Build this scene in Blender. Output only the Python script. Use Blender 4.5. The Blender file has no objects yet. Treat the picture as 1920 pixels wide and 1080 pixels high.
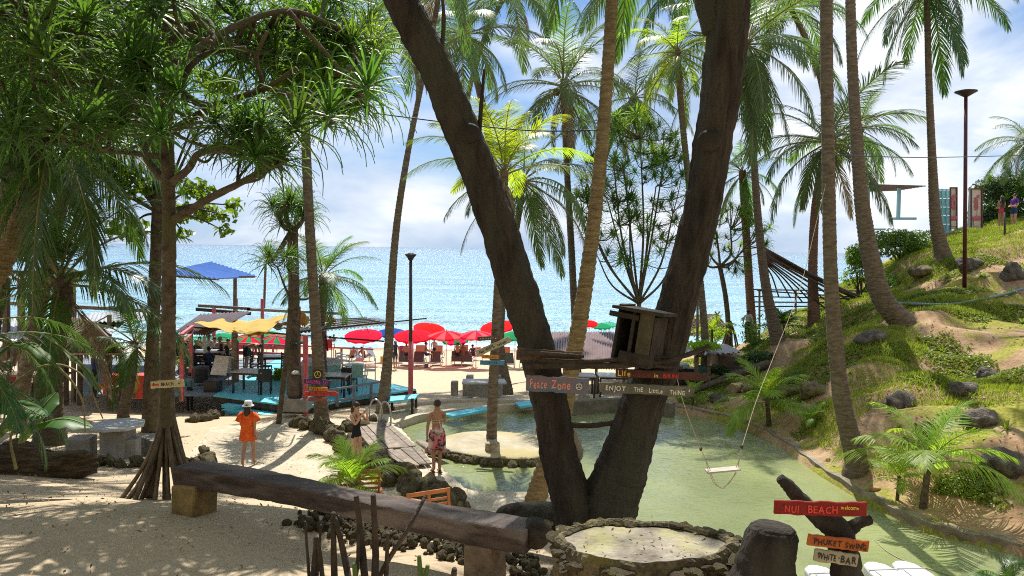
import bpy, bmesh, math, random
import numpy as np
from mathutils import Vector, Matrix, Euler, noise
from math import sin, cos, pi, radians, atan2, sqrt, tan

# ------------------------------------------------------------------ camera, sky, sun, exposure
sc = bpy.context.scene
F = 1387.0
CZ = 8.6
PITCH = math.atan(75 / F)
ROLL = 0.0135
cam_d = bpy.data.cameras.new('camera'); cam = bpy.data.objects.new('camera', cam_d)
sc.collection.objects.link(cam); sc.camera = cam
cam_d.sensor_width = 36; cam_d.lens = 36 * F / 1920
cam_d.clip_start = 0.05; cam_d.clip_end = 20000
CM = Matrix.Rotation(pi / 2 - PITCH, 3, 'X') @ Matrix.Rotation(ROLL, 3, 'Z')
cam.matrix_world = Matrix.Translation((0, 0, CZ)) @ CM.to_4x4()
sc.view_settings.view_transform = 'Standard'; sc.view_settings.look = 'None'
sc.view_settings.exposure = 0.62; sc.view_settings.gamma = 1.0
sc.view_settings.use_curve_mapping = False
sc.cycles.use_denoising = False; sc.cycles.filter_width = 1.05
sc.cycles.max_bounces = 8; sc.cycles.transparent_max_bounces = 8
sc.cycles.sample_clamp_indirect = 6

SUN_EL, SUN_AZ = radians(57), radians(-3)      # azimuth from +Y (straight ahead), positive to the right
w = bpy.data.worlds.new('World'); sc.world = w; w.use_nodes = True
nt = w.node_tree; N = nt.nodes; L = nt.links; N.clear()
out = N.new('ShaderNodeOutputWorld'); bg = N.new('ShaderNodeBackground'); L.new(bg.outputs[0], out.inputs[0])
sky = N.new('ShaderNodeTexSky'); sky.sky_type = 'NISHITA'; sky.sun_disc = False
sky.sun_elevation = SUN_EL; sky.sun_rotation = SUN_AZ; sky.air_density = 1.0; sky.dust_density = 0.15; sky.ozone_density = 3.0
tc = N.new('ShaderNodeTexCoord'); mp = N.new('ShaderNodeMapping'); mp.inputs['Scale'].default_value = (1.0, 1.0, 2.6)
L.new(tc.outputs['Generated'], mp.inputs[0])
n1 = N.new('ShaderNodeTexNoise'); n1.inputs['Scale'].default_value = 2.6; n1.inputs['Detail'].default_value = 9; n1.inputs['Roughness'].default_value = .58
n1.inputs['Distortion'].default_value = .25
mp.inputs['Location'].default_value = (3.3, 1.2, .35)
L.new(mp.outputs[0], n1.inputs['Vector'])
cr = N.new('ShaderNodeValToRGB'); cr.color_ramp.elements[0].position = .37; cr.color_ramp.elements[1].position = .54
L.new(n1.outputs[0], cr.inputs[0])
n2 = N.new('ShaderNodeTexNoise'); n2.inputs['Scale'].default_value = 5.0; n2.inputs['Detail'].default_value = 6
L.new(mp.outputs[0], n2.inputs['Vector'])
cc = N.new('ShaderNodeValToRGB'); cc.color_ramp.elements[0].position = .35; cc.color_ramp.elements[1].position = .62
cc.color_ramp.elements[0].color = (4.9, 6.1, 8.1, 1); cc.color_ramp.elements[1].color = (9.8, 10.2, 10.8, 1)
L.new(n2.outputs[0], cc.inputs[0])
mx = N.new('ShaderNodeMixRGB'); L.new(cr.outputs[0], mx.inputs[0]); hs_ = N.new('ShaderNodeMixRGB'); hs_.blend_type = 'MULTIPLY'; hs_.inputs[0].default_value = 1; hs_.inputs[2].default_value = (.84, .98, 1.16, 1); L.new(sky.outputs[0], hs_.inputs[1]); 
sz = N.new('ShaderNodeSeparateXYZ'); L.new(tc.outputs['Generated'], sz.inputs[0]); hz = N.new('ShaderNodeMapRange'); hz.inputs[1].default_value = -.02; hz.inputs[2].default_value = .30; hz.inputs[3].default_value = .9; hz.inputs[4].default_value = .1; L.new(sz.outputs[2], hz.inputs[0])
hm_ = N.new('ShaderNodeMixRGB'); L.new(hz.outputs[0], hm_.inputs[0]); L.new(hs_.outputs[0], hm_.inputs[1]); hm_.inputs[2].default_value = (4.0, 5.6, 8.0, 1); L.new(hm_.outputs[0], mx.inputs[1]); L.new(cc.outputs[0], mx.inputs[2])
L.new(mx.outputs[0], bg.inputs[0]); bg.inputs[1].default_value = 0.070

sd = bpy.data.lights.new('sun', 'SUN'); sun = bpy.data.objects.new('sun', sd); sc.collection.objects.link(sun)
sd.energy = 5.0; sd.angle = radians(0.5); sd.color = (1, .95, .86)
sdir = Vector((sin(SUN_AZ) * cos(SUN_EL), cos(SUN_AZ) * cos(SUN_EL), sin(SUN_EL)))
sun.rotation_euler = (-sdir).to_track_quat('-Z', 'Y').to_euler(); sun.location = (0, 20, 40)

# ------------------------------------------------------------------ placing helpers
def ray(px, py):
    return CM @ Vector(((px - 960) / F, (540 - py) / F, -1))
def P(px, py, d):
    "the world point seen at photo position (px,py) that lies d metres ahead"
    r = ray(px, py); return Vector((r.x / r.y * d, d, CZ + r.z / r.y * d))
def G(px, py, z):
    "the world point seen at (px,py) that lies at height z"
    r = ray(px, py); t = (z - CZ) / r.z; return Vector((r.x * t, r.y * t, z))
def S(pix, d): return pix / F * d

def tag(o, label=None, cat=None, group=None, kind=None):
    if label: o['label'] = label
    if cat: o['category'] = cat
    if group: o['group'] = group
    if kind: o['kind'] = kind
    return o
def thing(name, label, cat, loc=(0, 0, 0), group=None, rz=0):
    o = bpy.data.objects.new(name, None); sc.collection.objects.link(o)
    o.location = loc; o.rotation_euler = (0, 0, rz); o.empty_display_size = .2
    return tag(o, label, cat, group)
def link(name, me, parent=None, loc=(0, 0, 0), rot=(0, 0, 0), scale=(1, 1, 1)):
    o = bpy.data.objects.new(name, me); sc.collection.objects.link(o)
    o.location = loc; o.rotation_euler = rot; o.scale = scale; o.parent = parent
    return o
def copy_tree(o, parent=None):
    c = o.copy(); sc.collection.objects.link(c)
    c.parent = parent
    for ch in [x for x in KIDS.get(o.name, [])]:
        copy_tree(ch, c)
    return c
KIDS = {}
def index_kids(o):
    st = [o]
    while st:
        x = st.pop(); KIDS[x.name] = list(x.children); st += KIDS[x.name]
def dup(root, label, loc, rz=0, s=None):
    if root.name not in KIDS: index_kids(root)
    c = copy_tree(root); c.location = loc; c.rotation_euler = (0, 0, rz); c['label'] = label
    if s: c.scale = (s, s, s)
    return c

def catmull(pts, n=8):
    pts = [Vector(p) for p in pts]
    if len(pts) < 3:
        return [pts[0].lerp(pts[-1], i / n) for i in range(n + 1)]
    q = [2 * pts[0] - pts[1]] + pts + [2 * pts[-1] - pts[-2]]
    o = []
    for i in range(1, len(q) - 2):
        a, b, c, d = q[i - 1:i + 3]
        for k in range(n):
            t = k / n
            o.append(.5 * ((2 * b) + (c - a) * t + (2 * a - 5 * b + 4 * c - d) * t * t + (3 * b - 3 * c + d - a) * t ** 3))
    o.append(pts[-1]); return o

class MB:
    def __init__(s): s.v = []; s.f = []; s.m = []; s.mi = 0
    def add(s, vs, fs):
        o = len(s.v); s.v += [tuple(v) for v in vs]; s.f += [tuple(i + o for i in f) for f in fs]; s.m += [s.mi] * len(fs)
    def box(s, c, size, R=None, jit=0, rnd=random):
        c = Vector(c); vs = []
        for x in (-.5, .5):
            for y in (-.5, .5):
                for z in (-.5, .5):
                    v = Vector((x * size[0], y * size[1], z * size[2]))
                    if jit: v += Vector([rnd.uniform(-jit, jit) for _ in range(3)])
                    if R is not None: v = R @ v
                    vs.append(c + v)
        s.add(vs, [(0, 1, 3, 2), (4, 6, 7, 5), (0, 4, 5, 1), (2, 3, 7, 6), (0, 2, 6, 4), (1, 5, 7, 3)]); return s
    def bar(s, p, q, w, h=None, up=(0, 0, 1), jit=0):
        p = Vector(p); q = Vector(q); x = (q - p); l = x.length; x.normalize(); up = Vector(up)
        if abs(x.dot(up)) > .98: up = Vector((0, 1, 0))
        y = up.cross(x).normalized(); z = x.cross(y)
        R = Matrix((x, y, z)).transposed()
        return s.box((p + q) / 2, (l, w, h or w), R, jit)
    def tube(s, pts, rads, n=8, jit=0, rnd=random, cap=True):
        pts = [Vector(p) for p in pts]; k = len(pts)
        if not isinstance(rads, (list, tuple)): rads = [rads] * k
        if len(rads) != k: rads = list(np.interp(np.linspace(0, 1, k), np.linspace(0, 1, len(rads)), rads))
        t0 = (pts[1] - pts[0]).normalized(); a = Vector((1, 0, 0)) if abs(t0.x) < .8 else Vector((0, 1, 0))
        u = (a - t0 * a.dot(t0)).normalized(); vs = []
        for i in range(k):
            t = (pts[min(i + 1, k - 1)] - pts[max(i - 1, 0)]).normalized()
            u = (u - t * u.dot(t)).normalized(); w_ = t.cross(u)
            for j in range(n):
                an = 2 * pi * j / n; r = rads[i] * (1 + (rnd.uniform(-jit, jit) if jit else 0))
                vs.append(pts[i] + (u * cos(an) + w_ * sin(an)) * r)
        fs = [(i * n + j, i * n + (j + 1) % n, (i + 1) * n + (j + 1) % n, (i + 1) * n + j) for i in range(k - 1) for j in range(n)]
        if cap: fs += [tuple(range(n - 1, -1, -1)), tuple(range((k - 1) * n, k * n))]
        s.add(vs, fs); return s
    def lathe(s, prof, c=(0, 0, 0), n=16, R=None, sx=1, sy=1):
        c = Vector(c); vs = []
        for r, z in prof:
            for j in range(n):
                v = Vector((r * cos(2 * pi * j / n) * sx, r * sin(2 * pi * j / n) * sy, z))
                if R is not None: v = R @ v
                vs.append(c + v)
        k = len(prof)
        fs = [(i * n + j, i * n + (j + 1) % n, (i + 1) * n + (j + 1) % n, (i + 1) * n + j) for i in range(k - 1) for j in range(n)]
        fs += [tuple(range(n - 1, -1, -1)), tuple(range((k - 1) * n, k * n))]
        s.add(vs, fs); return s
    def ell(s, c, r, R=None, n=12):
        m = n // 2 + 1
        return s.lathe([(max(1e-3, sin(pi * i / m)) , -cos(pi * i / m)) for i in range(m + 1)], c, n,
                       (R if R is not None else Matrix.Identity(3)) @ Matrix.Diagonal(r))
    def prism(s, poly, z0, z1):
        n = len(poly); z0 = z0 if isinstance(z0, (list, tuple)) else [z0] * n; z1 = z1 if isinstance(z1, (list, tuple)) else [z1] * n
        vs = [(p[0], p[1], z) for p, z in zip(poly, z0)] + [(p[0], p[1], z) for p, z in zip(poly, z1)]
        ar = sum(poly[i][0] * poly[(i + 1) % n][1] - poly[(i + 1) % n][0] * poly[i][1] for i in range(n))
        fs = [tuple(range(n - 1, -1, -1)), tuple(range(n, 2 * n))] + [(i, (i + 1) % n, n + (i + 1) % n, n + i) for i in range(n)]
        if ar < 0: fs = [f[::-1] for f in fs]
        s.add(vs, fs); return s
    def slab(s, a, b, c, d, th):
        a, b, c, d = map(Vector, (a, b, c, d)); nrm = (b - a).cross(d - a).normalized() * th
        s.add([a, b, c, d, a - nrm, b - nrm, c - nrm, d - nrm], [(0, 1, 2, 3), (7, 6, 5, 4), (0, 4, 5, 1), (1, 5, 6, 2), (2, 6, 7, 3), (3, 7, 4, 0)]); return s
    def mesh(s, name, mats, smooth=False, off=None):
        me = bpy.data.meshes.new(name)
        v = s.v if off is None else [(x - off[0], y - off[1], z - off[2]) for x, y, z in s.v]
        me.from_pydata(v, [], s.f)
        for m in (mats if isinstance(mats, (list, tuple)) else [mats]): me.materials.append(m)
        if len(me.materials) > 1: me.polygons.foreach_set('material_index', s.m)
        if smooth: me.polygons.foreach_set('use_smooth', [True] * len(me.polygons))
        me.update(); return me
    def build(s, name, mats, parent=None, smooth=False, bevel=0, kind=None, local=False):
        "vertices are given in world space (local=True: in the parent's space)"
        off = None
        if parent is not None and not local:
            off = Vector(parent.location)
            if parent.parent: off = off + Vector(parent.parent.location)
        loc = (0, 0, 0)
        if parent is None and not local:      # a thing that is one mesh: origin at its base
            a = np.array(s.v); off = (float(a[:, 0].mean()), float(a[:, 1].mean()), float(a[:, 2].min())); loc = off
        o = link(name, s.mesh(name, mats, smooth, off), parent, loc)
        if bevel:
            b = o.modifiers.new('bevel', 'BEVEL'); b.width = bevel; b.segments = 2; b.limit_method = 'ANGLE'
        if kind: o['kind'] = kind
        return o

# ------------------------------------------------------------------ materials
MATS = {}
def nodes(name):
    m = bpy.data.materials.new(name); m.use_nodes = True
    nt = m.node_tree; b = nt.nodes['Principled BSDF']; return m, nt, b
def mat(name, c1, c2=None, scale=6, rough=.75, bump=.3, stretch=(1, 1, 1), metal=0, spec=.35, rand=0, detail=6, dist=.05, lo=.35, hi=.65, coord='Object', fine=0, c3=None):
    if name in MATS: return MATS[name]
    m, nt, b = nodes(name); N = nt.nodes; L = nt.links
    c2 = c2 or tuple(x * .6 for x in c1)
    t = N.new('ShaderNodeTexCoord'); mp = N.new('ShaderNodeMapping'); mp.inputs['Scale'].default_value = stretch
    L.new(t.outputs[coord], mp.inputs[0])
    n = N.new('ShaderNodeTexNoise'); n.inputs['Scale'].default_value = scale; n.inputs['Detail'].default_value = detail; n.inputs['Roughness'].default_value = .65
    L.new(mp.outputs[0], n.inputs['Vector'])
    r = N.new('ShaderNodeValToRGB'); r.color_ramp.elements[0].position = lo; r.color_ramp.elements[1].position = hi
    r.color_ramp.elements[0].color = (*c2, 1); r.color_ramp.elements[1].color = (*c1, 1)
    L.new(n.outputs[0], r.inputs[0]); col = r.outputs[0]
    if c3:
        n3 = N.new('ShaderNodeTexNoise'); n3.inputs['Scale'].default_value = scale * .31; n3.inputs['Detail'].default_value = 4
        L.new(mp.outputs[0], n3.inputs['Vector'])
        r3 = N.new('ShaderNodeValToRGB'); r3.color_ramp.elements[0].position = .5; r3.color_ramp.elements[1].position = .62
        L.new(n3.outputs[0], r3.inputs[0])
        x3 = N.new('ShaderNodeMixRGB'); L.new(r3.outputs[0], x3.inputs[0]); L.new(col, x3.inputs[1]); x3.inputs[2].default_value = (*c3, 1); col = x3.outputs[0]
    if rand:
        oi = N.new('ShaderNodeObjectInfo'); mr = N.new('ShaderNodeMapRange'); mr.inputs[3].default_value = 1 - rand; mr.inputs[4].default_value = 1 + rand
        L.new(oi.outputs['Random'], mr.inputs[0]); h = N.new('ShaderNodeHueSaturation'); L.new(mr.outputs[0], h.inputs['Value']); L.new(col, h.inputs['Color']); col = h.outputs[0]
    L.new(col, b.inputs['Base Color'])
    b.inputs['Roughness'].default_value = rough; b.inputs['Metallic'].default_value = metal; b.inputs['Specular IOR Level'].default_value = spec
    if bump:
        bn = N.new('ShaderNodeBump'); bn.inputs['Strength'].default_value = bump; bn.inputs['Distance'].default_value = dist
        if fine:
            nf = N.new('ShaderNodeTexNoise'); nf.inputs['Scale'].default_value = fine; nf.inputs['Detail'].default_value = 5
            L.new(mp.outputs[0], nf.inputs['Vector']); ad = N.new('ShaderNodeMath'); ad.operation = 'ADD'
            L.new(n.outputs[0], ad.inputs[0]); L.new(nf.outputs[0], ad.inputs[1]); L.new(ad.outputs[0], bn.inputs['Height'])
        else: L.new(n.outputs[0], bn.inputs['Height'])
        L.new(bn.outputs[0], b.inputs['Normal'])
    MATS[name] = m; return m
def leafmat(name, base, trans, fac=.45, rough=.38, rand=.35, spec=.5):
    if name in MATS: return MATS[name]
    m, nt, b = nodes(name); N = nt.nodes; L = nt.links
    oi = N.new('ShaderNodeObjectInfo'); geo = N.new('ShaderNodeNewGeometry')
    ad = N.new('ShaderNodeMath'); ad.operation = 'ADD'; L.new(oi.outputs['Random'], ad.inputs[0]); L.new(geo.outputs['Random Per Island'], ad.inputs[1])
    mr = N.new('ShaderNodeMapRange'); mr.inputs[2].default_value = 2; mr.inputs[3].default_value = 1 - rand; mr.inputs[4].default_value = 1 + rand
    L.new(ad.outputs[0], mr.inputs[0])
    hr = N.new('ShaderNodeMapRange'); hr.inputs[3].default_value = .485; hr.inputs[4].default_value = .515; L.new(oi.outputs['Random'], hr.inputs[0])
    def hs(c):
        h = N.new('ShaderNodeHueSaturation'); h.inputs['Color'].default_value = (*c, 1)
        L.new(mr.outputs[0], h.inputs['Value']); L.new(hr.outputs[0], h.inputs['Hue']); return h.outputs[0]
    L.new(hs(base), b.inputs['Base Color']); b.inputs['Roughness'].default_value = rough; b.inputs['Specular IOR Level'].default_value = spec
    tr = N.new('ShaderNodeBsdfTranslucent'); L.new(hs(trans), tr.inputs['Color'])
    mx = N.new('ShaderNodeMixShader'); mx.inputs[0].default_value = fac
    L.new(b.outputs[0], mx.inputs[1]); L.new(tr.outputs[0], mx.inputs[2])
    L.new(mx.outputs[0], N['Material Output'].inputs[0])
    MATS[name] = m; return m
def flat(name, c, rough=.6, metal=0, spec=.4, var=.75):
    return mat(name, c, tuple(x * var for x in c), 9, rough, .1, metal=metal, spec=spec)
def cloth(name, c, fac=.3):
    return leafmat(name, c, c, fac, .8, .06, .1)

M_wood = mat('weathered_wood', (.22, .16, .11), (.09, .065, .045), 5, .8, .6, (1, 1, 1), dist=.02, fine=40)
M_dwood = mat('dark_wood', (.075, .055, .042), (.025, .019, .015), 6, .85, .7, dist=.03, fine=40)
M_gwood = mat('grey_wood', (.30, .25, .20), (.14, .11, .09), 7, .85, .5, dist=.015, fine=50, rand=.2)
M_sandy = mat('pale_concrete', (.52, .46, .36), (.40, .35, .27), 1.6, .9, .35, dist=.03, fine=30)
M_conc = mat('grey_concrete', (.34, .33, .31), (.20, .195, .18), 3, .9, .4, dist=.02, fine=35)
M_rock = mat('grey_rock', (.20, .175, .145), (.05, .043, .036), 3.2, .9, 1, dist=.08, fine=22)
M_brock = mat('mossy_brown_rock', (.24, .19, .11), (.07, .055, .035), 5, .9, 1, dist=.06, fine=30, c3=(.16, .15, .04))
M_palmtrunk = mat('palm_bark', (.21, .17, .12), (.085, .065, .045), 5, .9, .7, (1, 1, 4), dist=.03, rand=.15, fine=30)
M_palmtrunk_y = mat('yellow_palm_bark', (.29, .22, .11), (.12, .085, .04), 5, .9, .8, (1, 1, 5), dist=.03, fine=30)
M_redtrunk = mat('reddish_palm_bark', (.22, .13, .09), (.10, .06, .04), 5, .9, .7, (1, 1, 4), dist=.03)
M_bark = mat('furrowed_bark', (.060, .050, .041), (.017, .0135, .011), 7, .95, .8, (1, 1, .22), dist=.05, detail=9, fine=40, c3=(.05, .05, .038))
M_pbark = mat('mottled_bark', (.15, .115, .08), (.045, .035, .025), 8, .9, .8, (1, 1, 1), dist=.03, fine=30, c3=(.09, .085, .04))
L_palm = leafmat('palm_leaf', (.060, .125, .025), (.18, .36, .03), .42, .45)
L_palmg = leafmat('grey_palm_leaf', (.075, .125, .040), (.17, .29, .05), .42, .46, .4, .5)
L_palmy = leafmat('yellow_palm_leaf', (.20, .30, .02), (.52, .68, .03), .55, .4)
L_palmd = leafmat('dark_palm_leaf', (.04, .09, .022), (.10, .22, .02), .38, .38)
L_young = leafmat('young_palm_leaf', (.16, .27, .02), (.48, .68, .04), .55, .5)
L_dead = leafmat('dead_palm_leaf', (.26, .20, .12), (.30, .22, .12), .3, .7)
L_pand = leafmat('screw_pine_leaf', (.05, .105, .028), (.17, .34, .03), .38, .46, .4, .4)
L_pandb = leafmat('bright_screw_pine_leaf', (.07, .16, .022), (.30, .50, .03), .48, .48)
L_broad = leafmat('broad_leaf', (.07, .16, .02), (.24, .42, .03), .5, .35)
L_bush = leafmat('shrub_leaf', (.06, .13, .02), (.20, .34, .03), .45, .4)
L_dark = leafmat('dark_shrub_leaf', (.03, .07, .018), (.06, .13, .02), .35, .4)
M_stalk = mat('leaf_stalk', (.25, .24, .10), (.14, .13, .05), 8, .6, .1)
M_pink = mat('pink_painted_wood', (.62, .13, .15), (.40, .08, .09), 8, .6, .25, dist=.01)
M_teal = mat('turquoise_painted_boards', (.15, .64, .78), (.10, .48, .62), 2.2, .5, .25, dist=.01, fine=20)
M_white = flat('white_paint', (.75, .75, .72)); M_black = flat('black_plastic', (.025, .025, .028), .4)
M_red = flat('red_plastic', (.55, .05, .03), .5); M_metal = flat('dark_metal_post', (.06, .05, .055), .5, .3)
M_steel = flat('steel', (.55, .55, .55), .25, .9); M_rope = flat('rope', (.40, .34, .24), .9)
M_thatch = mat('palm_thatch', (.38, .30, .20), (.15, .11, .07), 9, .95, 1, (6, 1, 1), dist=.06, fine=30)
# ------------------------------------------------------------------ ground
PZ = 3.2       # pond level
def w2(px, py): p = G(px, py, PZ); return (p.x, p.y)
POND = [w2(735, 793), w2(800, 777), w2(900, 766), w2(1000, 757), w2(1100, 752), w2(1240, 768), w2(1330, 783), w2(1400, 802), w2(1470, 838), w2(1540, 890),
        w2(1640, 950), w2(1750, 1000), w2(1900, 1036), (9.9, 11.6), (13.5, 9.6), (12, 8.0), (5, 8.2), (3.2, 10), (2.2, 12.5), (1.5, 15), w2(1000, 936), w2(880, 934), w2(778, 844)]
POND_A = np.array(POND)
CTRL = []
def cp(px, py, d): p = P(px, py, d); CTRL.append((p.x, p.y, p.z))
def cg(px, py, z): p = G(px, py, z); CTRL.append((p.x, p.y, p.z))
def cw(x, y, z): CTRL.append((x, y, z))
# around the photographer and the plateau carrying the long bench
for x in (-6, -2, 0): cw(x, 0, 6.9)
cw(-12, 2, 6.6)
for x in (-50, -25, -8, 8, 25, 50): cw(x, -9, 10.5); cw(x, -20, 21); cw(x, -40, 30); cw(x, -60, 34)  # unseen rising ground behind the camera, added to block sky light
for y in (-4, 8): cw(-45, y, 12); cw(-25, y, 9); cw(45, y, 14)
cw(4, 0, 6.9); cw(10, 0, 6.9); cw(20, 2, 7); cw(2.2, 3.5, 6.1)
cg(0, 1075, 5.75); cg(300, 1070, 5.72); cg(640, 1070, 5.65); cw(0, 5.5, 5.7); cw(-9, 7.5, 5.7)
cg(340, 962, 5.68); cw(-1.7, 7.2, 5.45); cw(0.4, 6.6, 5.4); cw(0.8, 8.0, 5.2); cw(-2.7, 9.1, 5.35); cw(-1.5, 8.7, 5.38); cw(-.2, 8.1, 5.3); cw(-2.7, 10.6, 4.4); cw(-.8, 10.2, 4.0); cw(.9, 9.6, 4.1)
cg(300, 938, 5.05); cg(150, 930, 5.0); cg(0, 930, 5.1); cg(240, 885, 4.1); cg(120, 880, 4.1); cg(0, 880, 4.3); cg(220, 862, 3.95); cg(330, 862, 3.9)
cw(-4.2, 13, 3.9); cw(-2.5, 12.5, 3.5)
# lower path and pool surround
for a in ((430, 870), (560, 870), (560, 930), (470, 820), (640, 900), (700, 880), (900, 935), (980, 935), (620, 820), (600, 790)): cg(*a, 3.4)
cg(700, 770, 3.35); cg(850, 755, 3.3); cg(1000, 748, 3.3); cg(1120, 745, 3.3)
# back left
cg(420, 785, 3.2); cg(355, 772, 2.7); cg(240, 800, 3.4); cg(100, 790, 3.4); cg(0, 800, 3.5); cg(200, 740, 2.6); cg(60, 720, 2.4); cg(-200, 760, 3)
for x in (-40, -30, -20, -12): cw(x, 33, 2.2)
# beach
cg(820, 738, 2.55); cg(960, 735, 2.55); cg(1100, 730, 2.7)
for x in (-60, -40, -25, -12, -3, 4): cw(x, 47, 1.05); cw(x, 56, .45); cw(x, 62, 0); cw(x, 72, -1.2)
cw(10, 47, 1.3); cw(12, 56, .5); cw(12, 63, -.1); cw(12, 72, -1.3)
# right bank and hill
cp(1300, 705, 30); cp(1400, 645, 38); cp(1250, 700, 31); cp(1450, 700, 27); cg(1400, 790, 3.45); cp(1450, 770, 22); cg(1500, 830, 3.5); cg(1600, 862, 3.9)
cp(1550, 640, 27); cp(1650, 680, 22); cp(1690, 602, 24); cp(1766, 476, 32); cp(1850, 440, 34); cp(1880, 427, 38); cp(1800, 600, 24); cp(1915, 560, 25)
cp(1915, 700, 19); cp(1800, 800, 17); cp(1910, 870, 15.2); cg(1900, 970, 3.6); cg(1700, 925, 3.6); cg(1560, 885, 3.45); cp(1640, 560, 33); cp(1700, 490, 36)
cp(1500, 600, 36); cp(1560, 600, 32); cp(1820, 505, 29); cp(1915, 510, 29); cp(1700, 760, 18.3); cp(1780, 700, 20.5); cp(1620, 760, 19)
cw(16, 9, 3.7); cw(22, 14, 6.5); cw(26, 22, 9); cw(32, 34, 11); cw(30, 42, 10.6); cw(24, 45, 8.5); cw(22, 52, 3.5); cw(20, 60, -.5); cw(35, 60, 2); cw(34, 72, -2); cw(16, 44, 4)
CA = np.array(CTRL)
def _tps(r2): return r2 * np.log(r2 + 1e-9) * .5
def _solve():
    n = len(CA); d2 = ((CA[:, None, :2] - CA[None, :, :2]) ** 2).sum(-1); K = _tps(d2) + np.eye(n) * .6
    Pm = np.c_[np.ones(n), CA[:, :2]]; A = np.zeros((n + 3, n + 3)); A[:n, :n] = K; A[:n, n:] = Pm; A[n:, :n] = Pm.T
    return np.linalg.solve(A, np.r_[CA[:, 2], 0, 0, 0])
WT = _solve()
def sdf(x, y, poly):
    x = np.asarray(x, float); y = np.asarray(y, float); d = np.full(x.shape, 1e9); ins = np.zeros(x.shape, bool); n = len(poly)
    for i in range(n):
        ax, ay = poly[i]; bx, by = poly[(i + 1) % n]; ex, ey = bx - ax, by - ay
        t = np.clip(((x - ax) * ex + (y - ay) * ey) / (ex * ex + ey * ey), 0, 1)
        d = np.minimum(d, np.hypot(x - ax - ex * t, y - ay - ey * t))
        c = ((ay > y) != (by > y)); xi = ax + (y - ay) / (ey if abs(ey) > 1e-9 else 1e-9) * ex
        ins ^= c & (x < xi)
    return np.where(ins, -d, d)
def ss(t): t = np.clip(t, 0, 1); return t * t * (3 - 2 * t)
_r = np.random.RandomState(5)
WAV = [(_r.uniform(-1, 1) * f, _r.uniform(-1, 1) * f, _r.uniform(0, 6.28), a) for f, a in ((1.2, .05), (2, .04), (2.7, .04), (4, .025), (5, .02), (7.5, .014), (9, .012), (12, .009))]
def hillw(x, y):
    "1 on the planted hillside to the right of the pond"
    return ss((np.asarray(x) - np.interp(y, [0, 10, 15, 19, 24, 30, 40, 60], [14, 12, 8.2, 5.8, 6.2, 7.0, 8.5, 14])) / 1.2)
def H(x, y):
    x = np.asarray(x, float); y = np.asarray(y, float); sh = x.shape; xf = x.ravel(); yf = y.ravel(); z = np.zeros(len(xf))
    for a in range(0, len(xf), 20000):
        X = xf[a:a + 20000]; Y = yf[a:a + 20000]
        d2 = (X[:, None] - CA[None, :, 0]) ** 2 + (Y[:, None] - CA[None, :, 1]) ** 2
        z[a:a + 20000] = _tps(d2) @ WT[:len(CA)] + WT[-3] + WT[-2] * X + WT[-1] * Y
    nz = sum(am * np.sin(kx * xf + ky * yf + ph) for kx, ky, ph, am in WAV)
    hw = hillw(xf, yf)
    z = z + nz * (.25 + 2.4 * hw * ss((z - 3.5) / 1.0))
    # dug-in mounds on the hill
    z = z + hw * .17 * ss((z - 4) / 1.5) * np.maximum(0, np.sin(xf * 1.7 + 1.3 * np.sin(yf * .9)) * np.sin(yf * 1.3 + xf * .4)) ** 2
    sd_ = sdf(xf, yf, POND)
    z = np.where(sd_ > 0, 3.4 + (z - 3.4) * ss(sd_ / 1.3), z)
    z = np.where(sd_ <= 0.06, np.minimum(z, 3.4 - 1.3 * ss((.06 - sd_) / .7)), z)
    return z.reshape(sh)
def Hs(x, y): return float(H(np.array([x]), np.array([y]))[0])
def GT(px, py, dmin=4, dmax=60):
    "first point of the ground seen at (px,py)"
    r = ray(px, py); ys = np.linspace(dmin, dmax, 900); xs = r.x / r.y * ys; zs = CZ + r.z / r.y * ys
    h = H(xs, ys); k = np.argmax(h >= zs)
    if not (h >= zs).any(): k = len(ys) - 1
    return Vector((xs[k], ys[k], h[k]))

ax = np.r_[np.arange(-70, -14, 1.4), np.arange(-14, 20, .17), np.arange(20, 70, 1.2)]
ay = np.r_[np.arange(-60, -6, 3), np.arange(-6, 4, .5), np.arange(4, 31, .15), np.arange(31, 48, .35), np.arange(48, 80, 1)]
XX, YY = np.meshgrid(ax, ay); ZZ = H(XX, YY)
nx, ny = len(ax), len(ay)
me = bpy.data.meshes.new('ground')
me.from_pydata(np.c_[XX.ravel(), YY.ravel(), ZZ.ravel()].tolist(), [], [(j * nx + i, j * nx + i + 1, (j + 1) * nx + i + 1, (j + 1) * nx + i) for j in range(ny - 1) for i in range(nx - 1)])
me.polygons.foreach_set('use_smooth', [True] * len(me.polygons))
# what the ground is made of: R hillside soil and grass, G pavement
col = me.color_attributes.new('zone', 'FLOAT_COLOR', 'POINT')
hw = hillw(XX, YY).ravel()
PATH = [(G(*q, 3.4).x, G(*q, 3.4).y) for q in ((350, 868), (395, 800), (470, 785), (560, 782), (640, 785), (740, 780), (900, 930), (1010, 918), (1010, 975), (640, 990), (420, 940))]
pv = ss(.5 - sdf(XX, YY, PATH).ravel() / .4)
pv2 = ss(.5 - (np.abs(sdf(XX, YY, POND).ravel()) - .9) / .3) * (1 - hw)
zc = np.zeros((len(hw), 4), np.float32); hw = hillw(XX + 1.7, YY).ravel(); hw = np.maximum(hw, ss((-2 - YY.ravel()) / 2)); zc[:, 0] = hw; zc[:, 1] = np.maximum(pv, pv2) * (1 - hw); zc[:, 2] = ss((.35 - ZZ.ravel()) / .3); zc[:, 3] = 1
col.data.foreach_set('color', zc.ravel())
m, nt, b = nodes('ground_mix'); N = nt.nodes; L = nt.links
va = N.new('ShaderNodeVertexColor'); va.layer_name = 'zone'; sp = N.new('ShaderNodeSeparateColor'); L.new(va.outputs[0], sp.inputs[0])
tc = N.new('ShaderNodeTexCoord')
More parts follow.
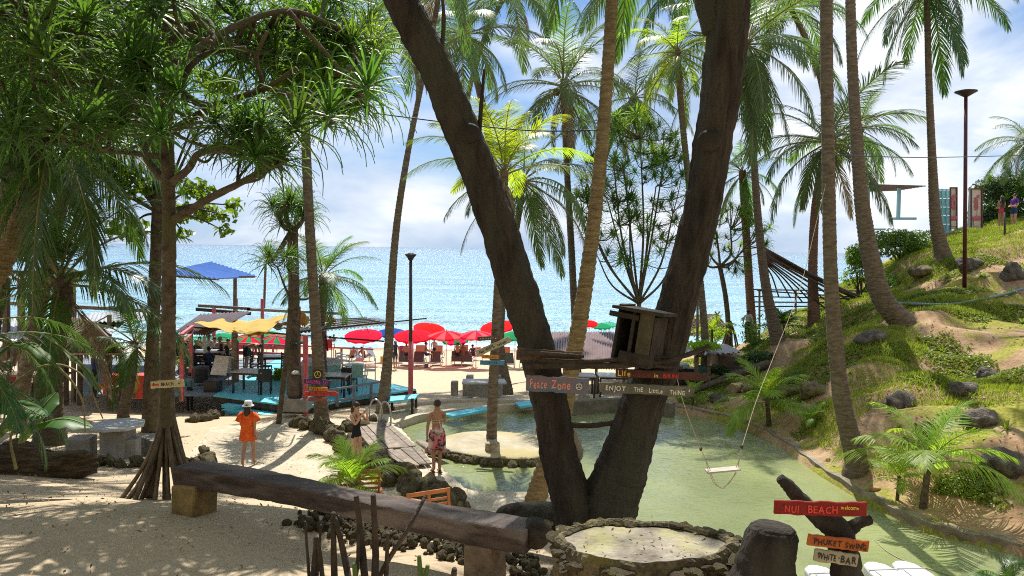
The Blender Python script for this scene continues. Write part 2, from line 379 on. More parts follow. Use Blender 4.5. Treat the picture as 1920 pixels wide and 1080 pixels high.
def nz(scale, detail=6, rough=.6):
    n = N.new('ShaderNodeTexNoise'); n.inputs['Scale'].default_value = scale; n.inputs['Detail'].default_value = detail; n.inputs['Roughness'].default_value = rough
    L.new(tc.outputs['Object'], n.inputs['Vector']); return n.outputs[0]
def ramp(src, p0, p1, c0, c1):
    r = N.new('ShaderNodeValToRGB'); r.color_ramp.elements[0].position = p0; r.color_ramp.elements[1].position = p1
    r.color_ramp.elements[0].color = (*c0, 1); r.color_ramp.elements[1].color = (*c1, 1); L.new(src, r.inputs[0]); return r.outputs[0]
def mixc(f, a, b_):
    x = N.new('ShaderNodeMixRGB'); L.new(f, x.inputs[0]); L.new(a, x.inputs[1]); L.new(b_, x.inputs[2]); return x.outputs[0]
big, mid, fin = nz(.5), nz(2.2, 8), nz(14, 8, .7)
sand0 = mixc(ramp(fin, .3, .7, (0, 0, 0), (1, 1, 1)), ramp(big, .3, .7, (.43, .335, .225), (.48, .38, .26)), ramp(mid, .35, .65, (.50, .395, .27), (.58, .47, .33)))
sand = mixc(ramp(nz(1.1, 9, .7), .54, .70, (0, 0, 0), (.5, .5, .5)), sand0, ramp(fin, .3, .7, (.22, .165, .11), (.34, .27, .19)))
pave = mixc(ramp(mid, .45, .62, (0, 0, 0), (1, 1, 1)), ramp(fin, .35, .65, (.42, .36, .26), (.50, .43, .32)), ramp(fin, .35, .65, (.52, .46, .35), (.60, .53, .41)))
soil = mixc(ramp(mid, .4, .6, (0, 0, 0), (1, 1, 1)), ramp(fin, .3, .7, (.24, .145, .08), (.36, .23, .13)), ramp(fin, .3, .7, (.33, .22, .125), (.47, .34, .20)))
grass = mixc(ramp(fin, .35, .65, (0, 0, 0), (1, 1, 1)), ramp(mid, .3, .7, (.09, .10, .016), (.22, .23, .03)), ramp(mid, .3, .7, (.32, .27, .08), (.34, .34, .04)))
hill = mixc(ramp(big, .41, .48, (1, 1, 1), (0, 0, 0)), soil, grass)
def wob(src, amp=.5):
    a = N.new('ShaderNodeMath'); a.operation = 'MULTIPLY_ADD'; L.new(mid, a.inputs[0]); a.inputs[1].default_value = amp; a.inputs[2].default_value = -amp / 2
    s_ = N.new('ShaderNodeMath'); s_.operation = 'ADD'; L.new(a.outputs[0], s_.inputs[0]); L.new(src, s_.inputs[1])
    return ramp(s_.outputs[0], .45, .55, (0, 0, 0), (1, 1, 1))
c = mixc(wob(sp.outputs[1], .25), sand, pave); c = mixc(wob(sp.outputs[0], .9), c, hill)
wet = ramp(fin, .3, .7, (.26, .20, .13), (.30, .24, .16)); c = mixc(sp.outputs[2], c, wet)
L.new(c, b.inputs['Base Color']); b.inputs['Roughness'].default_value = .92; b.inputs['Specular IOR Level'].default_value = .2
bn = N.new('ShaderNodeBump'); bn.inputs['Strength'].default_value = .7; bn.inputs['Distance'].default_value = .06
ad = N.new('ShaderNodeMath'); ad.operation = 'ADD'; L.new(mid, ad.inputs[0]); L.new(fin, ad.inputs[1]); L.new(ad.outputs[0], bn.inputs['Height']); L.new(bn.outputs[0], b.inputs['Normal'])
me.materials.append(m); g = link('ground', me); g['kind'] = 'structure'

# ------------------------------------------------------------------ sea and pond
def water(name, base_fn, bumps, rough, spec=.5, chop=None):
    m, nt, b = nodes(name); N = nt.nodes; L = nt.links
    tc = N.new('ShaderNodeTexCoord'); base_fn(N, L, b, tc)
    b.inputs['Roughness'].default_value = rough; b.inputs['IOR'].default_value = 1.33 if 'sea' in name else 1.42; b.inputs['Specular IOR Level'].default_value = spec
    prev = None
    for scale, stretch, strength, dist in bumps:
        mp = N.new('ShaderNodeMapping'); mp.inputs['Scale'].default_value = stretch; L.new(tc.outputs['Object'], mp.inputs[0])
        n = N.new('ShaderNodeTexNoise'); n.inputs['Scale'].default_value = scale; n.inputs['Detail'].default_value = 4; L.new(mp.outputs[0], n.inputs['Vector'])
        bn = N.new('ShaderNodeBump'); bn.inputs['Strength'].default_value = strength; bn.inputs['Distance'].default_value = dist; L.new(n.outputs[0], bn.inputs['Height'])
        if prev: L.new(prev, bn.inputs['Normal'])
        prev = bn.outputs[0]
    if chop:
        g_ = N.new('ShaderNodeNewGeometry'); acc = prev
        for sc_, st_, am in chop:
            mp = N.new('ShaderNodeMapping'); mp.inputs['Scale'].default_value = st_; L.new(tc.outputs['Object'], mp.inputs[0])
            n = N.new('ShaderNodeTexNoise'); n.inputs['Scale'].default_value = sc_; n.inputs['Detail'].default_value = 3; L.new(mp.outputs[0], n.inputs['Vector'])
            a_ = N.new('ShaderNodeVectorMath'); a_.operation = 'SUBTRACT'; L.new(n.outputs['Color'], a_.inputs[0]); a_.inputs[1].default_value = (.5, .5, .5)
            m_ = N.new('ShaderNodeVectorMath'); m_.operation = 'MULTIPLY'; L.new(a_.outputs[0], m_.inputs[0]); m_.inputs[1].default_value = (am, am, 0)
            s_ = N.new('ShaderNodeVectorMath'); s_.operation = 'ADD'; L.new(acc, s_.inputs[0]); L.new(m_.outputs[0], s_.inputs[1]); acc = s_.outputs[0]
        nn = N.new('ShaderNodeVectorMath'); nn.operation = 'NORMALIZE'; L.new(acc, nn.inputs[0]); prev = nn.outputs[0]
    L.new(prev, b.inputs['Normal']); return m
def seacol(N, L, b, tc):
    sx = N.new('ShaderNodeSeparateXYZ'); L.new(tc.outputs['Object'], sx.inputs[0])
    lg = N.new('ShaderNodeMath'); lg.operation = 'LOGARITHM'; L.new(sx.outputs[1], lg.inputs[0]); lg.inputs[1].default_value = 10
    mr = N.new('ShaderNodeMapRange'); mr.inputs[1].default_value = 1.74; mr.inputs[2].default_value = 3.6; L.new(lg.outputs[0], mr.inputs[0])
    r = N.new('ShaderNodeValToRGB'); e = r.color_ramp.elements
    e[0].position = 0; e[0].color = (.34, .50, .52, 1); e[1].position = 1; e[1].color = (.10, .17, .25, 1)
    for p, c in ((.06, (.21, .40, .46)), (.2, (.16, .33, .42)), (.45, (.13, .27, .37)), (.7, (.11, .22, .32))):
        x = e.new(p); x.color = (*c, 1)
    L.new(mr.outputs[0], r.inputs[0])
    mpw = N.new('ShaderNodeMapping'); mpw.inputs['Scale'].default_value = (.012, .10, 1); L.new(tc.outputs['Object'], mpw.inputs[0])
    nw = N.new('ShaderNodeTexNoise'); nw.inputs['Scale'].default_value = 1; nw.inputs['Detail'].default_value = 7; nw.inputs['Roughness'].default_value = .7; L.new(mpw.outputs[0], nw.inputs['Vector'])
    vw = N.new('ShaderNodeMapRange'); vw.inputs[1].default_value = .35; vw.inputs[2].default_value = .65; vw.inputs[3].default_value = .72; vw.inputs[4].default_value = 1.22; L.new(nw.outputs[0], vw.inputs[0])
    hv = N.new('ShaderNodeHueSaturation'); L.new(vw.outputs[0], hv.inputs['Value']); L.new(r.outputs[0], hv.inputs['Color']); r = hv
    # foam: broken bands near the shore and scattered crests
    mp = N.new('ShaderNodeMapping'); mp.inputs['Scale'].default_value = (.16, .5, 1); L.new(tc.outputs['Object'], mp.inputs[0])
    n = N.new('ShaderNodeTexNoise'); n.inputs['Scale'].default_value = 1.0; n.inputs['Detail'].default_value = 8; n.inputs['Roughness'].default_value = .65; L.new(mp.outputs[0], n.inputs['Vector'])
    f1 = N.new('ShaderNodeMapRange'); f1.inputs[1].default_value = 75; f1.inputs[2].default_value = 60; f1.inputs[3].default_value = -.04; f1.inputs[4].default_value = .22; L.new(sx.outputs[1], f1.inputs[0])
    ad = N.new('ShaderNodeMath'); ad.operation = 'ADD'; L.new(n.outputs[0], ad.inputs[0]); L.new(f1.outputs[0], ad.inputs[1])
    rf = N.new('ShaderNodeValToRGB'); rf.color_ramp.elements[0].position = .62; rf.color_ramp.elements[1].position = .72; L.new(ad.outputs[0], rf.inputs[0])
    mx = N.new('ShaderNodeMixRGB'); L.new(rf.outputs[0], mx.inputs[0]); L.new(r.outputs[0], mx.inputs[1]); mx.inputs[2].default_value = (.8, .84, .84, 1)
    L.new(mx.outputs[0], b.inputs['Base Color'])
M_sea = water('sea_water', seacol, [(.12, (.45, 1, 1), .5, 4), (.55, (.5, 1, 1), .9, 1.5), (2.2, (.6, 1, 1), 1, .5)], .28, spec=.6, chop=[(.05, (.25, 1, 1), .7), (.14, (.3, 1, 1), .9), (.6, (.35, 1, 1), .75)])
ys = np.r_[np.arange(52, 80, 1.0), np.geomspace(80, 9000, 60)]; xs = np.linspace(-1, 1, 120)
vs = []
for y in ys:
    for x in xs:
        xx = x * max(150, y * 1.4); a = .12 * math.exp(-((y - 66) / 9) ** 2)
        vs.append((xx, y, .02 + a * sin(y * 1.3 + xx * .05 + sin(xx * .2)) - (.05 if y < 55 else 0)))
n_ = len(xs); me = bpy.data.meshes.new('sea'); me.from_pydata(vs, [], [(j * n_ + i, j * n_ + i + 1, (j + 1) * n_ + i + 1, (j + 1) * n_ + i) for j in range(len(ys) - 1) for i in range(n_ - 1)])
me.polygons.foreach_set('use_smooth', [True] * len(me.polygons)); me.materials.append(M_sea); o = link('sea', me); o['kind'] = 'structure'
def pondcol(N, L, b, tc):
    n = N.new('ShaderNodeTexNoise'); n.inputs['Scale'].default_value = .35; n.inputs['Detail'].default_value = 4; L.new(tc.outputs['Object'], n.inputs['Vector'])
    r = N.new('ShaderNodeValToRGB'); r.color_ramp.elements[0].color = (.17, .195, .085, 1); r.color_ramp.elements[1].color = (.25, .28, .125, 1)
    r.color_ramp.elements[0].position = .35; r.color_ramp.elements[1].position = .65
    L.new(n.outputs[0], r.inputs[0]); L.new(r.outputs[0], b.inputs['Base Color'])
M_pond = water('pond_water', pondcol, [(1.6, (1, 1, 1), .25, .12), (6, (1, 1.4, 1), .55, .05)], .04, spec=.7, chop=[(2.2, (.5, 1, 1), .16), (7, (.55, 1, 1), .26)])
mb = MB(); mb.add([(-7, 6, PZ), (17, 6, PZ), (17, 28, PZ), (-7, 28, PZ)], [(0, 1, 2, 3)])
# keep the water sheet inside the basin: clip to the grown pond outline
cen = POND_A.mean(0); pts = []
for i in range(len(POND)):
    p = POND_A[i]; a = POND_A[i - 1]; c_ = POND_A[(i + 1) % len(POND)]; t = (c_ - a) / np.linalg.norm(c_ - a); nrm = np.array([t[1], -t[0]])
    q = p + nrm * .12
    if sdf(q[0], q[1], POND) < 0: q = p - nrm * .12
    pts.append((q[0], q[1], PZ))
bm = bmesh.new(); vv = [bm.verts.new(p) for p in pts]; fc = bm.faces.new(vv); bmesh.ops.triangulate(bm, faces=[fc]); me = bpy.data.meshes.new('pond'); bm.normal_update(); bm.to_mesh(me); bm.free()
me.materials.append(M_pond); o = link('pond_water', me); o['kind'] = 'structure'
if me.polygons[0].normal.z < 0: me.flip_normals()

# concrete kerb along the right bank
kp = catmull([G(*q, PZ) for q in ((1235, 766), (1330, 783), (1400, 802), (1470, 838), (1540, 890), (1640, 950), (1750, 1000), (1900, 1036), (2100, 1080))], 8)
M_kerb = mat('damp_kerb_concrete', (.30, .25, .18), (.13, .11, .075), 3, .9, .5, dist=.02, fine=30)
mb = MB(); ring = []
for i, p in enumerate(kp):
    t = (kp[min(i + 1, len(kp) - 1)] - kp[max(i - 1, 0)]).normalized(); nr = Vector((t.y, -t.x, 0))
    if nr.x < 0: nr = -nr
    j = .015 * sin(i * 2.1); a = p - nr * (.02 + j); b_ = p + nr * (.16 + j); zt = PZ + .2 + .02 * sin(i * 1.3)
    ring.append([(a.x, a.y, PZ - .9), (a.x, a.y, zt), (b_.x, b_.y, zt + .01), (b_.x, b_.y, PZ - .4)])
vs = [v for r in ring for v in r]; fs = [(i * 4 + k, i * 4 + k + 1, (i + 1) * 4 + k + 1, (i + 1) * 4 + k) for i in range(len(ring) - 1) for k in range(3)] + [(0, 1, 2, 3), tuple(range(len(vs) - 1, len(vs) - 5, -1))]
mb.add(vs, fs); mb.build('kerb', M_kerb, smooth=False, kind='structure')

# ------------------------------------------------------------------ plants: building blocks
def frond_mesh(name, a0, a1, mats, n=62, seed=0, lw=.0085, ll=.25, droop=.55, twist=0, spread=58, flat_=0):
    "feather leaf of unit length rising at a0 and bending to a1 degrees"
    r = random.Random(seed); K = 22; pts = []; ang = []; p = Vector((0, 0, 0))
    for i in range(K + 1):
        t = i / K; a = radians(a0 + (a1 - a0) * t ** 1.25); pts.append(p.copy()); ang.append(a); p = p + Vector((cos(a), 0.04 * sin(3 * t + seed), sin(a))) / K
    mb = MB(); mb.mi = 1; mb.tube(pts[::2], [.010, .006, .004, .0015], 5)
    mb.mi = 0
    for s in (-1, 1):
        for k in range(n):
            t = .13 + .87 * (k + r.random() * .6) / n
            if r.random() < .03: continue
            f = t * K; i = min(int(f), K - 1); q = pts[i].lerp(pts[i + 1], f - i); a = ang[i]
            T = Vector((cos(a), 0, sin(a))); U = Vector((-sin(a), 0, cos(a)))
            l = ll * (sin(pi * min(1, .14 + t * .83)) ** .6) * r.uniform(.86, 1.08)
            sp_ = radians(spread * (1 - .55 * t) + r.uniform(-7, 7))
            D = T * cos(sp_) + Vector((0, s, 0)) * sin(sp_) + U * (.28 * (1 - t) + r.uniform(-.1, .1) - flat_)
            D.normalize(); W = (T - D * T.dot(D)).normalized() * lw * .5
            c = q.copy(); vs = []; m_ = 4
            for j in range(m_ + 1):
                u = j / m_; wd = W * (1.0 - .1 * u if u < .6 else max(.06, (1 - u) * 2.2))
                vs += [c - wd, c + wd]
                D = (D + Vector((0, 0, -1)) * droop * .26 * (1 + r.random() * .5)).normalized(); c = c + D * l / m_
            mb.add(vs, [(2 * j, 2 * j + 1, 2 * j + 3, 2 * j + 2) for j in range(m_)])
    return mb.mesh(name, mats)
CLS = [(78, 35, .35), (62, 0, .45), (45, -25, .55), (25, -50, .65), (5, -68, .75), (-25, -80, .9), (-55, -86, 1.0)]
FR = {}
def fronds(mname, lm, cls, var, n=62, **kw):
    k = (mname, cls, var, n, str(kw))
    if k not in FR:
        a0, a1, dr = CLS[cls]; r = random.Random(hash((cls, var)) & 0xffff)
        FR[k] = frond_mesh('frond', a0 + r.uniform(-5, 5), a1 + r.uniform(-8, 8), [lm, M_stalk], n, seed=cls * 7 + var, droop=dr * kw.get('dm', 1), **{a: b for a, b in kw.items() if a != 'dm'})
    return FR[k]
def crown(t, c, Lf, lm, n=20, seed=0, lo=-55, hi=80, dead=0, n_l=62, az0=0, azs=None, rel=True, **kw):
    "leaves all round the top c of the palm t"
    r = random.Random(seed); base = Vector(t.location)
    for i in range(n):
        u = (i + .5) / n; el = hi + (lo - hi) * u ** 1.0 + r.uniform(-6, 6)
        cls = min(range(7), key=lambda k: abs(CLS[k][0] - el)); az = i * 2.39996 + r.uniform(-.3, .3) + az0
        if azs: az = radians(r.uniform(*azs))
        isd = i >= n - dead
        me = fronds('dead' if isd else lm.name, L_dead if isd else lm, 6 if isd else cls, r.randrange(3), n_l, **kw)
        s = Lf * r.uniform(.85, 1.1) * (.8 if cls == 0 else 1) * (.75 if isd else 1)
        o = link('frond', me, t, Vector(c) - base + Vector((0, 0, -.03 * i * .3)), (r.uniform(-.25, .25), 0, az), (s, s, s))
def trunk_mesh(pts, rads, step=.13, ring=.05, n=12, seed=0, jit=.03, flare=1.5, fl_h=.6):
    r = random.Random(seed); pts = catmull(pts, 24); ln = [0]
    for a, b_ in zip(pts, pts[1:]): ln.append(ln[-1] + (b_ - a).length)
    T = ln[-1]; k = max(6, int(T / step * 3)); s = np.linspace(0, T, k); A = np.array([tuple(p) for p in pts])
    X = [np.interp(s, ln, A[:, i]) for i in range(3)]
    R = np.interp(s, np.linspace(0, T, len(rads)), rads)
    out_p = [Vector((X[0][i], X[1][i], X[2][i])) for i in range(k)]
    out_r = [R[i] * (1 + ring * (1 if i % 3 == 0 else (-.3 if i % 3 == 1 else .1)) + r.uniform(-.012, .012) + (flare - 1) * math.exp(-s[i] / fl_h)) for i in range(k)]
    mb = MB(); mb.tube(out_p, out_r, n, jit, r); return mb
def palm(label, pts, rads, Lf, lm, n=20, seed=0, mat_=None, grp='coconut palms around the pond', dead=1, name='coconut_palm', cat='palm tree', top=None, nuts=0, **kw):
    pts = [Vector(p) for p in pts]; zg = Hs(pts[0].x, pts[0].y)
    if pts[0].z > zg + .05: pts = [Vector((pts[0].x, pts[0].y, zg))] + pts
    t = thing(name, label, cat, pts[0], grp)
    pts0 = [pts[0] + Vector((0, 0, -.3))] + pts
    tm = trunk_mesh(pts0, rads, seed=seed, **({k: kw.pop(k) for k in ('flare', 'fl_h', 'ring', 'step') if k in kw})).build('trunk', mat_ or M_palmtrunk, t, smooth=True)
    if Lf: crown(t, pts[-1], Lf, lm, n, seed, dead=dead, **kw)
    r = random.Random(seed)
    if nuts:
        for i in range(nuts):
            a = r.uniform(0, 6.28); mb = MB(); mb.ell(pts[-1] + Vector((.3 * cos(a), .3 * sin(a), -.25 - r.random() * .3)), (.13, .13, .16), n=8); mb.build('coconut', mat('coconut_husk', (.16, .13, .05), (.08, .06, .03)), t, smooth=True)
    return t
def tp(d, *pp, d2=None):
    "points of a trunk: photo positions, the first on the ground, at distance d (d2 at the top)"
    n = len(pp); return [P(x, y, d + ((d2 or d) - d) * i / (n - 1)) for i, (x, y) in enumerate(pp)]

def rosette_mesh(name, mats, n=34, L_=1.0, seed=0, w=.05, droop=1.0):
    r = random.Random(seed); mb = MB()
    for i in range(n):
        az = i * 2.39996; el = radians(85 - 95 * (i / n) + r.uniform(-8, 8)); l = L_ * r.uniform(.75, 1.1) * (.7 + .3 * min(1, i / n * 2))
        h = Vector((cos(az), sin(az), 0)); D = h * cos(el) + Vector((0, 0, sin(el))); S_ = Vector((-sin(az), cos(az), 0))
        c = h * .03 + Vector((0, 0, -.18 * i / n)); vs = []; m_ = 6; kink = r.uniform(.35, .7)
        for j in range(m_ + 1):
            u = j / m_; wd = S_ * w * .5 * (1 if u < .35 else max(.05, (1 - u) / .65)); vs += [c - wd, c + D.cross(S_) * w * .22, c + wd]
            g = .12 if u < kink else .55
            D = (D + Vector((0, 0, -1)) * g * droop * r.uniform(.6, 1.3)).normalized(); c = c + D * l / m_
        mb.add(vs, [q for j in range(m_) for q in ((3 * j, 3 * j + 1, 3 * j + 4, 3 * j + 3), (3 * j + 1, 3 * j + 2, 3 * j + 5, 3 * j + 4))])
    return mb.mesh(name, mats)
RO = {k: [rosette_mesh('leaf_rosette', [m_], n, l, s + i, w_, dr) for i in range(4)] for k, m_, n, l, s, w_, dr in
      (('dark', L_pand, 40, 1.0, 1, .05, 1), ('bright', L_pandb, 44, 1.0, 11, .05, 1.1), ('small', L_pand, 30, 1.0, 21, .06, .8), ('smallb', L_pandb, 30, 1.0, 31, .06, .9))}
def rosette(t, p, s, kind='dark', r=random):
    return link('leaf_rosette', r.choice(RO[kind]), t, Vector(p) - Vector(t.location), (r.uniform(-.5, .5), r.uniform(-.5, .5), r.uniform(0, 6.28)), (s, s, s * r.uniform(.9, 1.1)))

def leaves_mb(centers, radii, count, size, seed=0, asp=.5, mb=None, face_up=.3):
    "count leaves scattered through ellipsoid clumps"
    r = np.random.RandomState(seed); mb = mb or MB(); C_ = np.array(centers, float); R_ = np.array(radii, float); wgt = R_.prod(1) ** .8; wgt /= wgt.sum()
    k = r.choice(len(C_), count, p=wgt); d = r.normal(size=(count, 3)); d /= np.linalg.norm(d, axis=1)[:, None]; d *= (r.uniform(.15, 1, (count, 1)) ** .42)
    p = C_[k] + d * R_[k]; out_ = d + r.normal(size=(count, 3)) * .6 + np.array([0, 0, face_up]); nn = out_ / np.linalg.norm(out_, axis=1)[:, None]
    u = r.normal(size=(count, 3)); u -= nn * (u * nn).sum(1)[:, None]; u /= np.linalg.norm(u, axis=1)[:, None]; v = np.cross(nn, u)
    s = size * r.uniform(.6, 1.25, (count, 1)); a = p - u * s * .5; b_ = p + v * s * asp * .5 + nn * s * .06; c = p + u * s * .5 - nn * s * .12; e = p - v * s * asp * .5 + nn * s * .06
    vs = np.stack([a, b_, c, e], 1).reshape(-1, 3).tolist(); o = len(mb.v); mb.v += [tuple(x) for x in vs]
    mb.f += [(o + 4 * i, o + 4 * i + 1, o + 4 * i + 2, o + 4 * i + 3) for i in range(count)]; mb.m += [mb.mi] * count
    return mb
def shrub(label, c, r, count, size, lm=None, seed=0, name='shrub', grp='shrubs on the hillside', asp=.45, clumps=7, cat='shrub'):
    rr = random.Random(seed); c = Vector(c); t = thing(name, label, cat, c, grp); cs = []; rs = []
    for i in range(clumps):
        a = rr.uniform(0, 6.28); q = rr.random() ** .5 * .65; cs.append((c.x + cos(a) * q * r[0], c.y + sin(a) * q * r[1], c.z + r[2] * rr.uniform(.55, 1.5))); k = rr.uniform(.35, .6); rs.append((r[0] * k, r[1] * k, r[2] * k))
    mb = leaves_mb(cs, rs, count, size, seed, asp); mb.build('foliage', lm or L_bush, t)
    mb = MB()
    for q in cs: mb.tube(catmull([c + Vector((rr.uniform(-.1, .1), rr.uniform(-.1, .1), -.1)), c.lerp(Vector(q), .5) + Vector((rr.uniform(-.1, .1), 0, .1)), Vector(q)], 4), [.03 * r[0], .008], 5)
    mb.build('stem', M_pbark, t); return t
def rock(label, c, s, seed=0, m_=None, name='rock', grp=None, cat='rock', rough=.32, sub=3, parent=None, rz=0):
    bm = bmesh.new(); bmesh.ops.create_icosphere(bm, subdivisions=sub, radius=1)
    for v in bm.verts:
        q = v.co.copy() + Vector((seed * 3.1, seed * 1.7, 0)); n = noise.fractal(q * 1.1, .8, 2.2, 4) * rough + noise.cell(q * 1.6) * rough * .15
        v.co = v.co * (1 + n)
    me = bpy.data.meshes.new(name); R = Matrix.Rotation(rz, 3, 'Z')
    for v in bm.verts: v.co = R @ Vector((v.co.x * s[0], v.co.y * s[1], v.co.z * s[2]))
    for f in bm.faces: f.smooth = True
    bm.to_mesh(me); bm.free(); me.materials.append(m_ or M_rock)
    o = link(name, me, parent, Vector(c) - (Vector(parent.location) if parent else Vector((0, 0, 0))))
    if parent is None: tag(o, label, cat, grp)
    return o
# ------------------------------------------------------------------ the forked tree in front of the pond
R1 = random.Random(11)
D0 = 7.6
tw = thing('forked_tree', 'huge dark forked tree whose two trunks spread in a V beside the pond', 'tree', P(1110, 1010, D0))
def btube(pts, rads, n=20, jit=.05, seed=0, sub=14, fur=0):
    c = catmull(pts, sub); mb = MB(); rr = random.Random(seed); k = len(c)
    R_ = list(np.interp(np.linspace(0, 1, k), np.linspace(0, 1, len(rads)), rads)); ph = rr.uniform(0, 6)
    R_ = [r * (1 + .018 * sin(i * .5 + ph) + .012 * sin(i * 1.3)) for i, r in enumerate(R_)]
    mb.tube(c, R_, n, jit, rr)
    if fur:      # furrowed bark: ridges that wander along the trunk
        s_ = 0
        for i in range(k):
            if i: s_ += (c[i] - c[i - 1]).length
            for j in range(n):
                a = 2 * pi * j / n; q_ = Vector((cos(a) * fur * .5, sin(a) * fur * .5, s_ * 2.6 + seed)); v = noise.noise(q_ * 1.0); v2 = noise.noise(q_ * 2.3 + Vector((7, 0, 0)))
                h_ = (abs(v) * 1.5 - .35 + .5 * abs(v2)) * .11 + noise.noise(Vector((cos(a) * 1.2, sin(a) * 1.2, s_ * .8 + seed))) * .10; p_ = Vector(mb.v[i * n + j]); mb.v[i * n + j] = tuple(p_ + (p_ - c[i]) * h_)
    return mb
px = 1 / F * D0
lt = [P(1100, 1060, D0), P(1078, 960, D0), P(1049, 860, D0), P(1032, 760, D0), P(1003, 640, D0), P(972, 540, D0), P(925, 400, D0), P(868, 250, D0), P(810, 110, D0), P(752, 0, D0), P(690, -140, D0 + .2), P(640, -330, D0 + .3)]
btube(lt, [50 * px, 40 * px, 33 * px, 32 * px, 33 * px, 34 * px, 33 * px, 32 * px, 31 * px, 30 * px, 28 * px, 20 * px], n=72, jit=0, seed=1, sub=36, fur=11).build('trunk', M_bark, tw, smooth=True)
rt = [P(1120, 1060, D0), P(1140, 960, D0), P(1168, 870, D0), P(1203, 760, D0), P(1247, 650, D0), P(1276, 540, D0), P(1318, 380, D0), P(1343, 240, D0), P(1360, 100, D0), P(1368, 0, D0), P(1385, -160, D0), P(1420, -330, D0)]
btube(rt, [58 * px, 50 * px, 46 * px, 40 * px, 35 * px, 33 * px, 33 * px, 33 * px, 37 * px, 38 * px, 32 * px, 22 * px], n=72, jit=0, seed=2, sub=36, fur=11).build('trunk', M_bark, tw, smooth=True)
btube([P(1338, 60, D0), P(1330, 0, D0), P(1316, -120, D0 - .1)], [20 * px, 26 * px, 18 * px], seed=4).build('limb', M_bark, tw, smooth=True)
btube([P(1160, 985, D0 + .1), P(1050, 970, D0 + .3), P(960, 962, D0 + .5), P(925, 975, D0 + .6)], [30 * px, 30 * px, 20 * px, 8 * px], seed=5).build('root', M_bark, tw, smooth=True)
for (a, b_, r_) in (((880, 248), 34, .0), ((1330, 262), 36, 0)):
    mb = MB(); mb.ell(P(a[0], a[1] + 2, D0 - 38 * px), (b_ * .62 * px, 8 * px, b_ * .55 * px)); mb.build('branch_scar', mat('scar_bark', (.03, .023, .017), (.012, .01, .008)), tw, smooth=True)
for pts in (((896, 290), (902, 200), (908, 130)), ((898, 240), (885, 215), (872, 195)), ((786, 60), (784, 20), (782, -20)), ((826, 120), (832, 40), (828, -20))):
    btube([P(x, y, D0 - .05) for x, y in pts], [5 * px, 2.5 * px], 6, seed=6, sub=6).build('twig', M_bark, tw, smooth=True)
# unseen crown of the forked tree, spread wide and back to block sky light
cs = []; rs = []
for i in range(110):
    cs.append((R1.uniform(-9, 7), R1.uniform(-7, 7.2), R1.uniform(13, 16.5))); k = R1.uniform(.8, 1.6); rs.append((k, k, k * .6))
leaves_mb(cs, rs, 26000, .22, 3).build('crown', L_broad, tw)
mb = MB()
for q in cs[::2]:
    a = lt[-1] if q[0] < 0 else rt[-1]; mb.tube(catmull([a, a.lerp(Vector(q), .5) + Vector((0, 0, .4)), Vector(q)], 5), [.12, .03], 6)
mb.build('limb', M_bark, tw, smooth=True)

# ------------------------------------------------------------------ coconut palms
yp = dict(mat_=M_palmtrunk_y)
palm('pale ringed palm trunk curving up close behind the forked tree', tp(14, (1000, 955), (1022, 880), (1050, 800), (1070, 700), (1100, 520), (1122, 340), (1136, 180), (1147, 0), (1158, -300)), [.20, .17, .15, .13, .115, .11, .105], 3.8, L_palm, 18, 1, M_palmtrunk_y, ring=.09, flare=1.35)
palm('palm with bright yellow-green crown standing on the little island', tp(19.9, (922, 812), (924, 740), (930, 620), (938, 470), (946, 320)), [.15, .14, .125, .115, .11], 2.75, L_palmy, 17, 2, dead=2, lo=8, hi=84, flare=1.2, n_l=70)
palm('slim leaning palm just behind the island palm with drooping grey fronds', tp(28, (950, 728), (938, 640), (948, 520), (968, 430), (982, 335)), [.2, .15, .13, .12, .11], 3.9, L_palmg, 22, 3, dead=2, lo=-62, hi=60)
palm('tall slender palm with coconuts behind the V of the forked tree', tp(31, (1082, 700), (1078, 600), (1070, 440), (1062, 300), (1056, 158)), [.18, .15, .14, .125, .12], 4.1, L_palmg, 24, 4, nuts=9, dead=2, M=0) if False else palm('tall slender palm with coconuts behind the V of the forked tree', tp(31, (1082, 700), (1078, 600), (1070, 440), (1062, 300), (1056, 158)), [.18, .15, .14, .125, .12], 4.1, L_palmg, 24, 4, nuts=9, dead=2)
palm('dark palm leaning right from the end of the wooden deck', tp(23, (718, 768), (728, 660), (734, 540), (744, 420), (764, 290), (790, 160), (818, 20), (830, -70)), [.20, .15, .125, .11, .095, .08, .08, .08], 3.3, L_palmg, 15, 5, dead=3, nuts=5)
palm('palm with painted peace signs nailed to its trunk', tp(21, (604, 800), (594, 640), (584, 480), (576, 330), (568, 100), (560, -170)), [.21, .155, .14, .13, .12, .12], 3.2, L_palm, 14, 6, flare=1.25, nuts=0)
palm('palm with broad bright yellow fronds seen between the forked trunks', tp(29, (1322, 640), (1312, 520), (1290, 330), (1277, 200), (1270, 95)), [.16, .14, .13, .12, .12], 3.0, L_palmy, 18, 7, lo=-60, hi=70)
palm('largest-crowned palm right of the forked tree with a long leaning trunk', tp(30, (1462, 655), (1440, 560), (1424, 440), (1412, 280), (1402, 120), (1400, 78)), [.28, .2, .16, .14, .125, .12], 5.0, L_palmg, 26, 8, lo=-75, hi=75, nuts=6, flare=1.6)
palm('shorter palm with a reddish trunk beside the man in white', tp(36, (1410, 615), (1404, 520), (1398, 420), (1392, 320)), [.22, .2, .19, .18], 2.7, L_palm, 18, 9, mat_=M_redtrunk, lo=-70)
palm('palm behind the fan of poles with fronds reaching right', tp(33, (1526, 598), (1524, 500), (1530, 380), (1552, 262)), [.26, .2, .18, .16], 4.4, L_palmg, 24, 10, lo=-55, hi=75, mat_=M_redtrunk)
